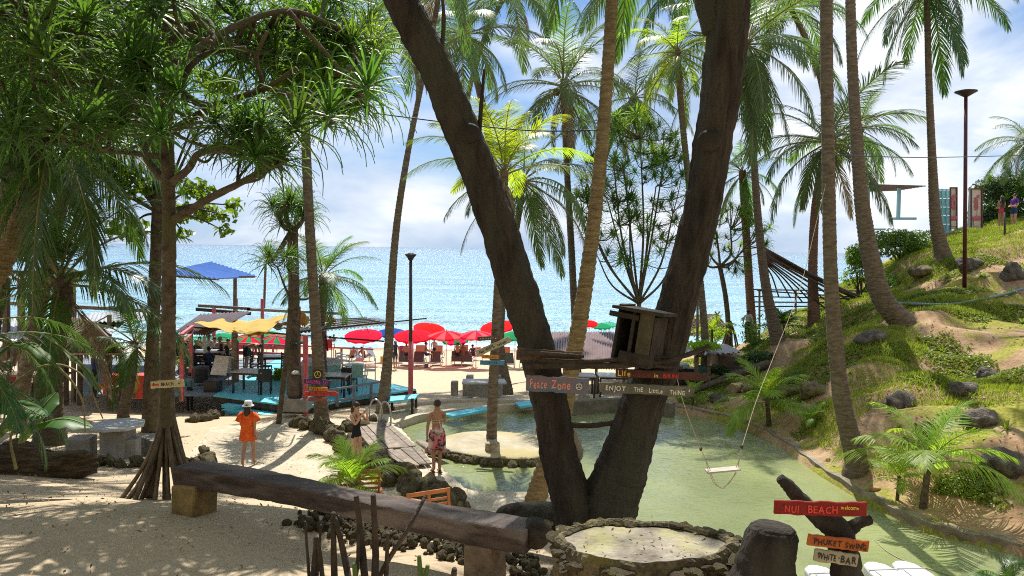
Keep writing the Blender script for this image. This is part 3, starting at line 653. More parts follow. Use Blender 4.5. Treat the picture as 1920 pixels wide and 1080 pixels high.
palm('thick straight palm rising from the orange bank of the pond', tp(16.9, (1604, 858), (1580, 760), (1566, 640), (1557, 500), (1553, 300), (1550, 120), (1549, -80), (1550, -380)), [.24, .18, .15, .14, .135, .13, .125], 3.6, L_palm, 16, 12, flare=1.35, ring=.035)
palm('palm with a swept bend at its foot halfway up the slope', tp(24, (1692, 604), (1655, 560), (1632, 480), (1616, 380), (1606, 260), (1598, 120), (1594, -20), (1590, -320)), [.36, .28, .20, .165, .15, .14, .13], 3.8, L_palmg, 18, 13, flare=1.25)
palm('palm on top of the grassy slope left of the lamp post', tp(31.5, (1768, 480), (1754, 410), (1748, 300), (1742, 160), (1738, 0), (1739, -36)), [.30, .22, .16, .135, .12, .12], 4.3, L_palmd, 18, 14, lo=-75, hi=60, flare=1.5)
palm('palm with pale fronds at the top right above the dark bush', tp(40, (1935, 430), (1930, 340), (1926, 262)), [.24, .2, .18], 3.0, L_palmg, 18, 15, lo=-50)
palm('bushy young palm standing in the bar garden behind the peace signs', tp(26, (604, 700), (600, 620), (606, 560), (606, 515)), [.2, .17, .15], 2.4, L_palm, 22, 16, lo=-40, hi=85, dead=0)
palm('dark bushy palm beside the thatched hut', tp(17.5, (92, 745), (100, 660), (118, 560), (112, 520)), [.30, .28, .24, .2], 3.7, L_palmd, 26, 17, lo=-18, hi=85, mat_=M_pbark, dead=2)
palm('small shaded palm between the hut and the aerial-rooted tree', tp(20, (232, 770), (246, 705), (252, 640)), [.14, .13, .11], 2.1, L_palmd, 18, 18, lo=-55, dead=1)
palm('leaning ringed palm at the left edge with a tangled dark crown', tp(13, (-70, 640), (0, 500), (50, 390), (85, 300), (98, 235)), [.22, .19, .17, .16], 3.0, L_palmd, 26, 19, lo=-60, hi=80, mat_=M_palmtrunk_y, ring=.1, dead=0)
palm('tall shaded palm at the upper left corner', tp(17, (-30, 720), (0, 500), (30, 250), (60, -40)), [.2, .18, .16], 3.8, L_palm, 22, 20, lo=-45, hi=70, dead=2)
palm('tall palm hidden among the screw pine leaves on the left', tp(19, (430, 760), (300, 400), (240, 150), (225, -10)), [.2, .18, .16], 4.0, L_palm, 26, 21, lo=-85, hi=60, dead=4) if False else palm('tall palm hidden among the screw pine leaves on the left', tp(19, (40, 740), (90, 500), (150, 220), (200, 40)), [.17, .16, .15], 4.0, L_palm, 24, 21, lo=-50, hi=60, dead=2)
palm('palm with crown half out of frame above the forked tree', tp(26, (890, 742), (898, 500), (888, 200), (880, 30)), [.2, .18, .16], 3.6, L_palmg, 20, 22, lo=-60, hi=70) if False else None
palm('young palm leaning out of frame at the left edge', tp(8.6, (-200, 900), (-150, 760), (-110, 660)), [.12, .1], 1.7, L_palmd, 10, 23, lo=-40, hi=70, dead=1)
# palms in the distance behind the top of the frame
palm('tall palm whose fronds fill the sky above the island palm', tp(36, (928, 700), (936, 450), (915, 250), (872, 60)), [.2, .18, .16], 4.4, L_palmg, 22, 24, lo=-50, hi=75)
palm('tall palm with fronds hanging into the top of the view', tp(38, (1072, 690), (1104, 500), (1128, 280), (1150, 100), (1188, -60)), [.14, .13, .12], 4.9, L_palmg, 22, 25, lo=-35, hi=75)

palm('tall palm left of the dark forked trunk, mostly hidden by screw pine leaves', tp(41, (725, 700), (734, 540), (745, 420), (764, 290), (784, 170), (760, 40)), [.12, .12, .12], 5.0, L_palm, 22, 26, lo=-45, hi=75)
palm('tall palm just right of the left forked trunk at the top of the view', tp(40, (1035, 700), (992, 560), (930, 400), (872, 250), (905, 80), (960, -30)), [.14, .13, .12], 5.0, L_palmg, 22, 27, lo=-28, hi=75)
palm('distant palm behind the ringed palm with fronds at mid height', tp(37, (1075, 700), (1102, 520), (1124, 340), (1150, 250), (1190, 180)), [.2, .17, .15], 3.6, L_palmg, 20, 28, lo=-60, hi=75)
palm('palm whose fronds fill the gap below the top of the right forked trunk', tp(38, (1225, 680), (1270, 540), (1318, 380), (1340, 200), (1320, 60), (1290, -40)), [.14, .13, .12], 4.8, L_palm, 22, 29, lo=-30, hi=75)
palm('tall palm with pale fronds above the fan of poles', tp(36, (1576, 620), (1560, 480), (1552, 250), (1530, 120), (1480, 10)), [.14, .13, .12], 4.4, L_palmg, 22, 30, lo=-35, hi=75)
palm('distant palm filling in behind the swept palm trunk', tp(38, (1700, 580), (1640, 480), (1614, 380), (1612, 240)), [.2, .17, .15], 3.2, L_palmg, 20, 40, lo=-60, hi=75)
# young palms on the bank
def young(label, d, base, top, Lf, lm, n, seed, hi=85, lo=15, n_l=46, ll=.34, lw=.015, r0=.07, **kw):
    return palm(label, tp(d, base, top), [r0, r0 * .8], Lf, lm, n, seed, M_pbark, 'young palms planted on the banks', 0, 'young_palm', 'young palm', hi=hi, lo=lo, n_l=n_l, ll=ll, lw=lw, flare=1.3, **kw)
g1 = GT(1440, 800); young('bright green young palm at the far bend of the pond bank', g1.y, (1442, 800), (1438, 748), 1.75, L_young, 13, 31)
g1 = GT(1730, 955); young('largest young palm on the near bank with broad arching fronds', g1.y, (1730, 958), (1742, 862), 1.8, L_young, 12, 32, lo=8, lw=.013)
g1 = GT(1682, 940); young('slim young palm left of the largest one on the near bank', g1.y, (1682, 942), (1686, 893), .75, L_young, 10, 33, r0=.035)
g1 = GT(1525, 800); young('tiny young palm at the foot of the thick straight palm', g1.y, (1524, 798), (1524, 782), .6, L_young, 9, 34, r0=.03)
g1 = GT(1300, 760); young('leafy young plant under the Enjoy sign on the far bank', g1.y, (1300, 765), (1298, 742), .8, L_young, 11, 35, r0=.05)
young('bushy palm growing beside the wooden sun chair', 13.4, (662, 935), (664, 905), 1.15, L_young, 18, 36, lo=-15, n_l=52, ll=.36, lw=.016)
young('fern-like palm sprig in the bottom right corner', 11, (1890, 1120), (1890, 1095), .75, L_palmd, 9, 37, r0=.03)
young('broad-leaved palm beside the fan of poles', 33, (1470, 640), (1470, 610), 1.4, L_palm, 12, 38, lw=.05, n_l=26)
young('yellowish young palm in front of the round thatched shelter', 34, (1335, 640), (1335, 618), 1.2, L_palmy, 11, 39)

# ------------------------------------------------------------------ screw pine with aerial roots
sg = GT(300, 936); SD = sg.y
sp_t = thing('screw_pine', 'screw pine with a cone of aerial roots beside the long bench', 'tree', sg)
q = 1 / F * SD
tr = [P(312, 800, SD), P(314, 720, SD), P(316, 600, SD), P(317, 420, SD), P(314, 260, SD), P(314, 120, SD), P(318, 0, SD), P(322, -150, SD)]
mbt = trunk_mesh(tr, [13 * q, 13 * q, 12.5 * q, 12 * q, 11.5 * q, 11 * q, 9 * q, 8 * q], step=.1, ring=.04, flare=1.0, seed=3, n=12, jit=.05); mbt.build('trunk', M_pbark, sp_t, smooth=True)
M_root = mat('aerial_root_bark', (.15, .12, .085), (.05, .04, .03), 10, .9, .6, (1, 1, .5), dist=.02, fine=30)
for i in range(34):
    a = i / 34 * 2 * pi + R1.uniform(-.1, .1); rr = R1.uniform(.34, .60); top = P(313 + R1.uniform(-8, 8), R1.uniform(725, 800), SD)
    bx, by = sg.x + .03 + cos(a) * rr, sg.y + .1 + sin(a) * rr * .8; b_ = Vector((bx, by, Hs(bx, by) - .08)); md = top.lerp(b_, .55) + Vector((-(bx - sg.x) * .12, -(by - sg.y) * .12, 0))
    mb = MB(); mb.tube(catmull([top, md, b_], 6), [.02, .03, .026, .034], 6, .08, R1); mb.build('aerial_root', M_root, sp_t, smooth=True)
BR = []
def branch(t, pp, d, r0, r1, d2=None):
    n = len(pp); pts = catmull([P(x, y, d + ((d2 or d) - d) * i / (n - 1)) for i, (x, y) in enumerate(pp)], 6)
    mb = MB(); mb.tube(pts, [r0, r1], 8, .06, R1); mb.build('branch', M_pbark, t, smooth=True); BR.extend(pts[2:]); return pts
for pp, a, b_, d2 in ((((320, 415), (360, 392), (400, 368), (460, 338), (522, 300)), 9, 5, SD - .6), (((430, 352), (480, 330), (540, 300)), 5, 3, SD - 1), (((322, 350), (290, 318), (272, 288), (280, 262), (300, 240)), 8, 5, SD + .6),
                      (((318, 345), (352, 318), (376, 286), (440, 280), (485, 262)), 8, 4, SD - .8), (((316, 250), (352, 228), (400, 200), (450, 182), (500, 165), (556, 128)), 9, 4, SD - 1), (((450, 182), (490, 160), (480, 110), (500, 60)), 5, 3, SD - 1.4),
                      (((336, 185), (346, 142), (372, 110), (410, 95), (460, 90)), 7, 4, SD - .4), (((316, 80), (350, 55), (392, 40), (400, 80)), 6, 4, SD - 1), (((312, 215), (250, 192), (200, 150), (140, 100)), 8, 4, SD - .6),
                      (((312, 295), (240, 286), (190, 280), (120, 262)), 6, 3, SD - 1), (((314, 90), (250, 60), (180, 70), (90, 40)), 7, 3, SD - 1.2), (((316, 130), (420, 60), (540, 20), (650, 60)), 8, 4, SD + 1), (((540, 20), (620, 110), (680, 180)), 5, 3, SD + 1), (((500, 165), (580, 190), (640, 220)), 5, 3, SD + .6), (((318, 20), (260, -60), (120, -120)), 7, 3, SD - 2), (((318, 0), (420, -80), (600, -120)), 7, 3, SD + 1)):
    branch(sp_t, pp, SD, a * q, b_ * q, d2)
def fill(t, n, x0, x1, y0, y1, d0, d1, s0, s1, kind, avoid=(), tw_=True, rng=R1, join=None):
    k = 0
    mb = MB()
    while k < n:
        x, y, d = rng.uniform(x0, x1), rng.uniform(y0, y1), rng.uniform(d0, d1)
        if any(a <= x <= c and b <= y <= e for a, b, c, e in avoid): continue
        p = P(x, y, d); q1 = p - sdir * ((p.z - 5.7) / sdir.z); q2 = p - sdir * ((p.z - 3.4) / sdir.z)      # leave sun gaps over the sand and the path
        if (-4.1 < q1.x < -1.0 and 5.5 < q1.y < 7.1 or -5.9 < q1.x < -4.9 and 7.6 < q1.y < 9 or -7.4 < q2.x < -3 and 13.5 < q2.y < 20) and rng.random() < .8: continue
        k += 1; rosette(t, p, rng.uniform(s0, s1), kind, rng)
        src = join or BR; nb = min(src, key=lambda v: (v - p).length_squared + (2 if v.z > p.z else 0)); mb.tube(catmull([nb, nb.lerp(p, .5) + Vector((rng.uniform(-.15, .15), 0, -.12)), p], 4), [.03 * s1, .02 * s1], 5)
    if mb.v: mb.build('twig', M_pbark, t, smooth=True)
gap = ((395, 125, 520, 205), (330, 255, 420, 420))
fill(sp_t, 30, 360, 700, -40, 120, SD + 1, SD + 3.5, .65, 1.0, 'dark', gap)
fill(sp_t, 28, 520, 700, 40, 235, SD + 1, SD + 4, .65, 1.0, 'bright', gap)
fill(sp_t, 16, 400, 560, 215, 290, SD - 1.5, SD + .5, .45, .75, 'dark')
fill(sp_t, 60, -40, 330, -60, 270, SD - 2.2, SD + 2, .55, .9, 'dark')
fill(sp_t, 48, -560, 150, -420, -70, SD - 3, SD + 2.5, .8, 1.1, 'dark')  # leaf clusters above the frame, added to shade the sand on the left
for x, y, s in ((440, 235, .75), (556, 225, .8), (620, 200, .8), (690, 150, .75), (480, 270, .6), (525, 296, .55)): rosette(sp_t, P(x, y, SD - 1), s, 'dark', R1)

# screw pines further off
def far_screw(label, d, base, fork, ends, crown_box, n, s, r0, kind='small', seed=0, roots=0):
    rng = random.Random(seed); t = thing('screw_pine', label, 'tree', P(*base, d), 'screw pines near the beach')
    mb = MB(); bb = P(*base, d); bb.z = min(bb.z, Hs(bb.x, bb.y)) - .3; mb.tube(catmull([bb, P((base[0] + fork[0]) / 2 + 3, (base[1] + fork[1]) / 2, d), P(*fork, d)], 6), [r0 * 1.2, r0], 8, .05, rng); mb.build('trunk', M_pbark, t, smooth=True)
    j = []
    for i, e in enumerate(ends):
        md = P(fork[0] * .5 + e[0] * .5 + rng.uniform(-8, 8) + (e[0] - fork[0]) * .12, fork[1] * .5 + e[1] * .5 + 10, d + rng.uniform(-.5, .5)); ee = P(*e, d + rng.uniform(-1.2, 1.2))
        c_ = catmull([P(*fork, d), md, ee], 6); mb = MB(); mb.tube(c_, [r0 * .65, r0 * .3], 6, .05, rng); mb.build('branch', M_pbark, t, smooth=True); j += c_[7:]
    x0, y0, x1, y1 = crown_box; k = 0; mb = MB()
    while k < n:
        u, v = rng.uniform(-1, 1), rng.uniform(-1, 1)
        if u * u + v * v > 1: continue
        k += 1; p = P((x0 + x1) / 2 + u * (x1 - x0) / 2, (y0 + y1) / 2 + v * (y1 - y0) / 2, d + rng.uniform(-1.3, 1.3)); rosette(t, p, s * rng.uniform(.8, 1.2), 'smallb' if kind == 'small' and k % 2 else kind, rng)
        nb = min(j, key=lambda v_: (v_ - p).length_squared + (.6 if v_.z > p.z else 0)); mb.tube(catmull([nb, nb.lerp(p, .5) + Vector((0, 0, -.1)), p], 3), [r0 * .25, r0 * .18], 5)
    mb.build('twig', M_pbark, t, smooth=True)
    for i in range(roots):
        a = i / roots * 6.28; b0 = P(*base, d); mb = MB(); mb.tube([b0 + Vector((0, 0, 1.1)), b0 + Vector((cos(a) * .22, sin(a) * .22, .5)), b0 + Vector((cos(a) * .42, sin(a) * .4, -.25))], [.03, .035, .04], 5); mb.build('aerial_root', M_root, t)
    return t
far_screw('airy screw pine with many thin branches behind the wooden nest box', 28, (1196, 720), (1198, 570), ((1110, 430), (1140, 380), (1120, 480), (1170, 320), (1200, 260), (1230, 350), (1262, 400), (1270, 470), (1150, 300), (1215, 430), (1180, 420), (1245, 300), (1100, 380)), (1080, 205, 1295, 500), 150, .58, .08, seed=3)
far_screw('small screw pine with splayed prop roots near the man in white', 35, (1369, 645), (1350, 500), ((1320, 440), (1340, 420), (1370, 430), (1400, 460), (1310, 480), (1385, 480)), (1300, 385, 1450, 515), 60, .5, .11, seed=5, roots=12)
far_screw('thin screw pine rising through the bar with a tuft at each end', 23.5, (548, 770), (549, 430), ((520, 400), (560, 385), (540, 370), (510, 490), (580, 395)), (500, 365, 592, 420), 12, .85, .17, 'dark', seed=7)
t = far_screw('slanting bare-stemmed screw pine in front of the turquoise deck', 21.5, (520, 790), (546, 560), ((590, 540), (545, 490), (520, 500)), (496, 462, 560, 510), 7, .7, .07, 'dark', seed=8)

# broad-leaved tree behind the screw pine
d = 20; t = thing('almond_tree', 'broad-leaved tree with bright rounded leaves behind the screw pine', 'tree', P(288, 790, d))
btube([P(282, 830, d), P(286, 650, d), P(292, 480, d), P(296, 330, d), P(290, 200, d)], [.26, .165, .15, .13, .09], 14, seed=9).build('trunk', M_pbark, t, smooth=True)
cs = []; rs = []
for x, y, r_ in ((350, 400, .30), (390, 400, .28), (430, 405, .18), (420, 432, .18), (372, 355, .3), (335, 345, .3), (250, 340, .5), (200, 300, .5), (120, 330, .6), (330, 60, .6), (180, 190, .6), (440, 385, .2), (345, 440, .18), (400, 150, .35), (420, 160, .3), (240, 430, .4), (60, 280, .6)):
    cs.append(tuple(P(x, y, d + R1.uniform(-.6, .6)))); rs.append((r_ * 1.43, r_ * 1.43, r_))
leaves_mb(cs, rs, 3400, .23, 8, .62).build('crown', L_broad, t)
mb = MB()
for c_ in cs: mb.tube(catmull([P(299, 400, d), P(299, 400, d).lerp(Vector(c_), .5) + Vector((0, 0, .15)), Vector(c_)], 5), [.05, .012], 5)
mb.build('branch', M_pbark, t, smooth=True)
# ------------------------------------------------------------------ lettering and sign boards
GL = {}
def glyph(ch):
    if ch not in GL:
        cu = bpy.data.curves.new('g', 'FONT'); cu.body = ch; cu.extrude = .02; cu.offset = .02; cu.resolution_u = 3
        o = bpy.data.objects.new('g', cu); sc.collection.objects.link(o); dg = bpy.context.evaluated_depsgraph_get(); me = o.evaluated_get(dg).to_mesh()
        GL[ch] = ([tuple(v.co) for v in me.vertices], [tuple(p.vertices) for p in me.polygons]); o.evaluated_get(dg).to_mesh_clear()
        bpy.data.objects.remove(o); bpy.data.curves.remove(cu)
    return GL[ch]
def paint(n, c): return flat('paint_' + n, c, .7, var=.85)
P_yel = paint('yellow', (.75, .55, .08)); P_wht = paint('white', (.75, .74, .68)); P_red = paint('red', (.6, .05, .04)); P_pnk = paint('pink', (.72, .28, .24)); P_blk = paint('black', (.02, .02, .025)); P_dred = paint('dark_red', (.22, .035, .03)); P_mag = paint('magenta', (.70, .06, .30)); P_mar = paint('bright_red', (.72, .07, .05))
def letters(txt, x, z, h, m_, parent, w=None, y=0, jit=.09, seed=0, name='lettering'):
    "hand-painted words on the front of a board; x,z = left end and base line in the board's frame"
    r = random.Random(seed + len(txt)); mb = MB(); cx = 0; pl = []
    for ch in txt:
        if ch == ' ': cx += .45; continue
        v, f = glyph(ch); xs = [a[0] for a in v]; wd = max(xs) - min(xs); pl.append((cx, v, f, min(xs))); cx += wd + .12
    k = h / .72; sx = (w / cx) if w else k
    for c0, v, f, x0 in pl:
        a = r.uniform(-jit, jit); dz = r.uniform(-.05, .05); s = r.uniform(.92, 1.08)
        mb.add([(x + sx * (c0 + (vx - x0) * s + vy * a * .5), y - .003 - vz * k * .2 , z + k * (vy * s + dz + (vx - x0) * a)) for vx, vy, vz in v], f)
    return mb.build(name, m_, parent, local=True)
def board_mesh(w, h, t, seed=0, taper=0, point=0, jag=.05):
    r = random.Random(seed); n = 12; top = []; bot = []
    for i in range(n + 1):
        x = -w / 2 + w * i / n; u = i / n; hh = h * (1 - taper * u)
        top.append((x + r.uniform(-.01, .01) * w, hh / 2 + r.uniform(-1, 1) * h * jag)); bot.append((x, -hh / 2 + r.uniform(-1, 1) * h * jag))
    poly = top + ([(w / 2 + point, 0)] if point else []) + bot[::-1]; mb = MB(); k = len(poly)
    mb.add([(x, -t / 2, z) for x, z in poly] + [(x, t / 2, z) for x, z in poly], [tuple(range(k))[::-1], tuple(range(k, 2 * k))] + [(i, (i + 1) % k, k + (i + 1) % k, k + i) for i in range(k)])
    return mb
def sign(label, px, py, wpx, hpx, d, m_, texts=(), ang=0, yaw=0, grp=None, taper=0, point=0, t=.02, seed=0, name='wooden_sign', frame=None):
    c = P(px, py, d); w, h = S(wpx, d), S(hpx, d); o = thing(name, label, 'sign', c, grp); o.rotation_euler = (0, radians(ang), radians(yaw))
    b = board_mesh(w, h, t, seed, taper, S(point, d)); ob = link('board', b.mesh('board', m_), o)
    bv = ob.modifiers.new('bevel', 'BEVEL'); bv.width = min(.004, t * .2); bv.segments = 1
    for k, tx in enumerate(texts):
        s, fx, fz, fh, mm = tx[:5]; ww = tx[5] * w if len(tx) > 5 else None
        letters(s, -w / 2 + fx * w, -h / 2 + fz * h, fh * h, mm, o, ww, -t / 2, seed=seed + k)
    for sx in (-.4, .4):
        mb = MB(); mb.tube([(sx * w, -t / 2 - .004, h * .2), (sx * w, -t / 2 + .002, h * .2)], .006, 6); mb.build('nail', M_metal, o, local=True)
    return o
def peace(o, x, z, r, m_, y, name='peace_emblem'):
    mb = MB(); mb.tube([(x + r * cos(a / 16 * 2 * pi), y - .005, z + r * sin(a / 16 * 2 * pi)) for a in range(17)], r * .13, 6, cap=False)
    for a in (90, 210, 330): mb.bar((x, y - .005, z), (x + r * cos(radians(a)), y - .005, z + r * sin(radians(a))), r * .2, .006)
    mb.build(name, m_, o, local=True)
B_blu = mat('blue_grey_board', (.12, .17, .24), (.20, .12, .13), 4, .8, .3, dist=.005, fine=30, c3=(.07, .13, .20))
B_red = mat('red_board', (.27, .018, .014), (.18, .014, .01), 6, .8, .3, dist=.005, fine=30)
B_org = mat('orange_board', (.48, .13, .025), (.34, .08, .02), 6, .8, .3, dist=.005, fine=30)
B_pale = mat('pale_board', (.42, .38, .27), (.28, .25, .17), 6, .8, .3, dist=.005, fine=30)
B_drd = mat('dark_red_board', (.10, .035, .03), (.05, .025, .02), 6, .8, .4, dist=.006, fine=30)
B_gry = mat('grey_green_board', (.17, .17, .13), (.08, .08, .065), 5, .85, .4, dist=.006, fine=30)
B_brn = mat('rough_brown_board', (.16, .09, .055), (.06, .045, .035), 5, .85, .5, dist=.008, fine=30)
ds = D0 - .36
sign('blue-grey board reading Peace Zone nailed to the left trunk of the forked tree', 1045, 721, 118, 30, ds, B_blu, (('Peace', .06, .24, .54, P_pnk, .28), ('Zone', .40, .24, .54, P_pnk, .32)), 2, seed=1)
o = bpy.data.objects['wooden_sign']; peace(o, .345 * S(118, ds), -.05 * S(30, ds), S(5.5, ds), P_wht, -.012)
sign('blank brown plank above the Peace Zone board', 1029, 667, 122, 22, ds, B_brn, (), 3, seed=2, name='plank_sign')
sign('dark red board with Life in yellow letters on the right trunk', 1240, 703, 172, 15, ds - .02, B_drd, (('Life', .02, .2, .75, P_yel, .15), ('is better', .19, .2, .5, P_dred, .2), ('in', .42, .2, .5, P_yel, .05), ('BIKINI', .52, .2, .5, P_red, .17)), 2, seed=3)
sign('grey board reading Enjoy the little things on the right trunk', 1213, 730, 178, 19, ds - .05, B_gry, (('ENJOY', .06, .25, .5, P_wht, .22), ("THE", .36, .25, .45, P_wht, .10), ('LittLe', .52, .2, .45, P_wht, .15), ('THiNG', .74, .15, .45, P_wht, .17), ('s', .94, .5, .4, P_wht, .02)), 2.4, seed=4)
# horizontal rails and nest box in the fork
rk = thing('branch_shelf', 'dark crooked poles spanning the forked trunks under the box', 'shelf', P(1135, 690, D0))
for pts, r_ in ((((980, 688), (1060, 684), (1140, 686), (1230, 680), (1290, 665), (1330, 648)), 7), (((1010, 676), (1090, 678), (1180, 672), (1262, 668)), 5), (((1060, 690), (1180, 684), (1280, 690)), 5), (((975, 664), (1000, 662), (1095, 668)), 6)):
    btube([P(x, y, D0 - .42) for x, y in pts], [r_ * px * .9, r_ * px * .55], 8, .12, r_, 6).build('pole', M_dwood, rk, smooth=True)
o = btube([P(1066, 797, D0 - .02), P(1110, 798, D0), P(1170, 790, D0)], [5.5 * px, 5 * px], 8, .1, 3, 6).build('crossbar', M_dwood, None, smooth=True); tag(o, 'stout stick wedged between the two forked trunks above the pond', 'crossbar')
c = P(1200, 632, D0 - .30); nb = thing('nest_box', 'tilted dark open wooden box sitting in the fork above the signs', 'box', c); R = Matrix.Rotation(radians(8), 3, 'Y') @ Matrix.Rotation(radians(-28), 3, 'Z')
M_box = mat('black_box_wood', (.05, .042, .032), (.018, .015, .012), 6, .9, .7, dist=.02, fine=40)
def bxp(nm, cc, size, m_=M_box):
    mb = MB(); mb.box(c + R @ Vector(cc), size, R, .006, R1); mb.build(nm, m_, nb, bevel=.004)
bw, bh, bd = .36, .50, .42
bxp('side_board', (-bw / 2, 0, 0), (.035, bd, bh + .1)); bxp('side_board', (bw / 2, 0, -.02), (.03, bd, bh)); bxp('base_board', (0, 0, -bh / 2), (bw, bd, .03)); bxp('roof_board', (.02, -.02, bh / 2 + .02), (bw + .16, bd + .12, .035)); bxp('back_board', (0, bd / 2, 0), (bw, .02, bh))
bxp('front_post', (-.02, -bd / 2, 0), (.03, .04, bh)); bxp('front_board', (.11, -bd / 2 - .01, .02), (.14, .02, bh), mat('mossy_plank', (.09, .08, .035), (.04, .035, .02))); bxp('lower_board', (.05, -bd / 2 - .02, -bh / 2 + .06), (bw * .9, .03, .10)); bxp('brace', (-.12, -bd / 2 - .02, .2), (.3, .03, .05))
# white bag hanging behind
mb = MB(); bp = [P(1072, 800, D0 + .15), P(1078, 825, D0 + .2), P(1083, 850, D0 + .22), P(1080, 872, D0 + .22)]
mb.tube(catmull(bp, 5), [4 * px, 9 * px, 12 * px, 11 * px, 4 * px], 10, .12, R1); tag(mb.build('cloth_bag', cloth('bag_cloth', (.55, .53, .45), .2), smooth=True), 'pale cloth bag hanging behind the left forked trunk', 'bag')

# ------------------------------------------------------------------ long bench
bl = thing('log_bench', 'long heavy timber bench running across the foreground', 'bench', P(660, 960, 7.2))
A = G(345, 872, 6.12); B = G(1000, 990, 6.12)
dv = (B - A).normalized(); nv = Vector((-dv.y, dv.x, 0)); nseg = 60; mb = MB()
M_bench = mat('bench_timber', (.11, .078, .066), (.045, .032, .027), 3, .7, .9, (.5, 2.2, 5), dist=.02, fine=40, c3=(.20, .16, .14))
rows = []
for i in range(nseg + 1):
    t = i / nseg; q = A.lerp(B, t) + nv * (.03 * sin(t * 5) + R1.uniform(-.004, .004)) + Vector((0, 0, R1.uniform(-.004, .004) + .012 * sin(t * 8))); wd = .155 + .012 * sin(t * 9); ht = .175 + .012 * sin(t * 7 + 1)
    rows.append([q - nv * wd, q - nv * (wd - .015) + Vector((0, 0, .02)), q + nv * wd + Vector((0, 0, .02)), q + nv * (wd + .02), q + nv * wd - Vector((0, 0, ht)), q - nv * (wd - .01) - Vector((0, 0, ht + .01))])
k = 6; mb.add([v for r in rows for v in r], [(i * k + j, i * k + (j + 1) % k, (i + 1) * k + (j + 1) % k, (i + 1) * k + j) for i in range(nseg) for j in range(k)] + [tuple(range(k))[::-1], tuple(range(nseg * k, nseg * k + k))])
mb.build('seat', M_bench, bl, bevel=.012)
M_leg = mat('yellowed_bench_block', (.26, .19, .07), (.10, .075, .04), 5, .9, .6, dist=.02, fine=30)
for t, w_, m_ in ((.035, .24, M_leg), (.885, .20, M_wood)):
    q = A.lerp(B, t); zb = Hs(q.x, q.y) - .25; mb = MB(); Rz = Matrix.Rotation(atan2(dv.y, dv.x), 3, 'Z'); top = 6.12 - .17
    mb.box((q.x, q.y, (zb + top) / 2), (w_ * 1.5, .34, top - zb), Rz, .03, R1); mb.build('support', m_, bl, bevel=.03)
q = A.lerp(B, 1.01); mb = MB(); mb.tube([q + Vector((-.02, -.1, -.03)), q + Vector((.0, .1, -.05))], [.12, .13], 12, .1, R1); tag(mb.build('log_end', M_dwood, smooth=True), 'short round black log end against the right end of the bench', 'log')
rock('small yellowish stone lying on the right end of the bench', P(1018, 984, 6.5), (.09, .07, .05), 3, M_brock)

# stones: shared meshes
STM = []
for k in range(7):
    bm = bmesh.new(); bmesh.ops.create_icosphere(bm, subdivisions=2, radius=1)
    for v in bm.verts: v.co = v.co * (1 + noise.fractal(v.co * 1.3 + Vector((k * 5, 0, 0)), .8, 2, 3) * .30); v.co.z *= .8
    me = bpy.data.meshes.new('stone'); bm.to_mesh(me); bm.free(); me.materials.append(M_brock); STM.append(me)
def stones(label, name, pts, s0, s1, n, spread=.2, grp=None, cat='stone wall', layers=1, seed=0, zoff=0, kind=None):
    r = random.Random(seed); pts = catmull(pts, 8); t = thing(name, label, cat, pts[0], grp)
    if kind: t['kind'] = kind
    for i in range(n):
        f = r.random() * (len(pts) - 1); k = min(int(f), len(pts) - 2); p = pts[k].lerp(pts[k + 1], f - k) + Vector((r.uniform(-1, 1) * spread, r.uniform(-1, 1) * spread, 0)); s = r.uniform(s0, s1)
        p.z = Hs(p.x, p.y) + s * .25 + zoff + r.random() * layers * s0 * .8
        link('stone', r.choice(STM), t, p - pts[0], (r.uniform(0, 6), r.uniform(0, 6), r.uniform(0, 6)), (s * r.uniform(.8, 1.4), s, s * .8))
    return t
stones('rough stone edging between the path and the plank walkway', 'stone_wall', [G(600, 805, 3.4), G(640, 835, 3.4), G(680, 868, 3.4)], .10, .22, 70, .18, layers=2, seed=1)
stones('pile of dark mossy stones below the woman in the sarong', 'stone_wall', [G(690, 862, 3.4), G(740, 900, 3.4), G(800, 932, 3.4), G(850, 958, 3.4)], .10, .24, 80, .25, layers=2, seed=2)
stones('bank of broken rocks dropping off behind the long bench', 'rock_bank', [A.lerp(B, u) + nv * .62 for u in (.3, .5, .7, .9)], .018, .062, 420, .34, layers=3, seed=3, cat='rock bank')
stones('curved row of stones edging the terrace of the stone table', 'stone_edging', [G(150, 882, 3.95), G(260, 884, 3.95), G(340, 870, 3.9), G(392, 858, 3.8), G(388, 838, 3.6)], .07, .15, 60, .1, seed=4, cat='stone edging')
stones('low stones around the roots at the far end of the path', 'stone_edging', [G(330, 800, 3.2), G(390, 790, 3.2), G(410, 776, 3.1)], .08, .16, 40, .12, seed=5, cat='stone edging')
stones('loose stones around the foot of the peace sign palm', 'stone_edging', [G(560, 800, 3.35), G(600, 812, 3.4), G(650, 806, 3.4), G(690, 795, 3.4)], .08, .2, 45, .2, seed=6, cat='stone edging')

# round stone table close to the camera
D1 = 5.05; ct = P(1205, 1018, D1); st = thing('round_stone_table', 'round concrete slab ringed with mossy rough rock in the foreground', 'table', (ct.x, ct.y, ct.z - .8))
mb = MB(); r = random.Random(4); n = 40
KY = .62
def rimr(a): return .56 * (1 + .05 * sin(3 * a + 1) + .03 * sin(7 * a))
mb.add([(ct.x, ct.y, ct.z)] + [(ct.x + rimr(i / n * 2 * pi) * cos(i / n * 2 * pi) * 1.06, ct.y + KY * rimr(i / n * 2 * pi) * sin(i / n * 2 * pi), ct.z - .01) for i in range(n)] + [(ct.x + rimr(i / n * 2 * pi) * cos(i / n * 2 * pi), ct.y + KY * rimr(i / n * 2 * pi) * sin(i / n * 2 * pi), ct.z - .12) for i in range(n)],
       [(0, i + 1, (i + 1) % n + 1) for i in range(n)] + [(i + 1, n + i + 1, n + (i + 1) % n + 1, (i + 1) % n + 1) for i in range(n)])
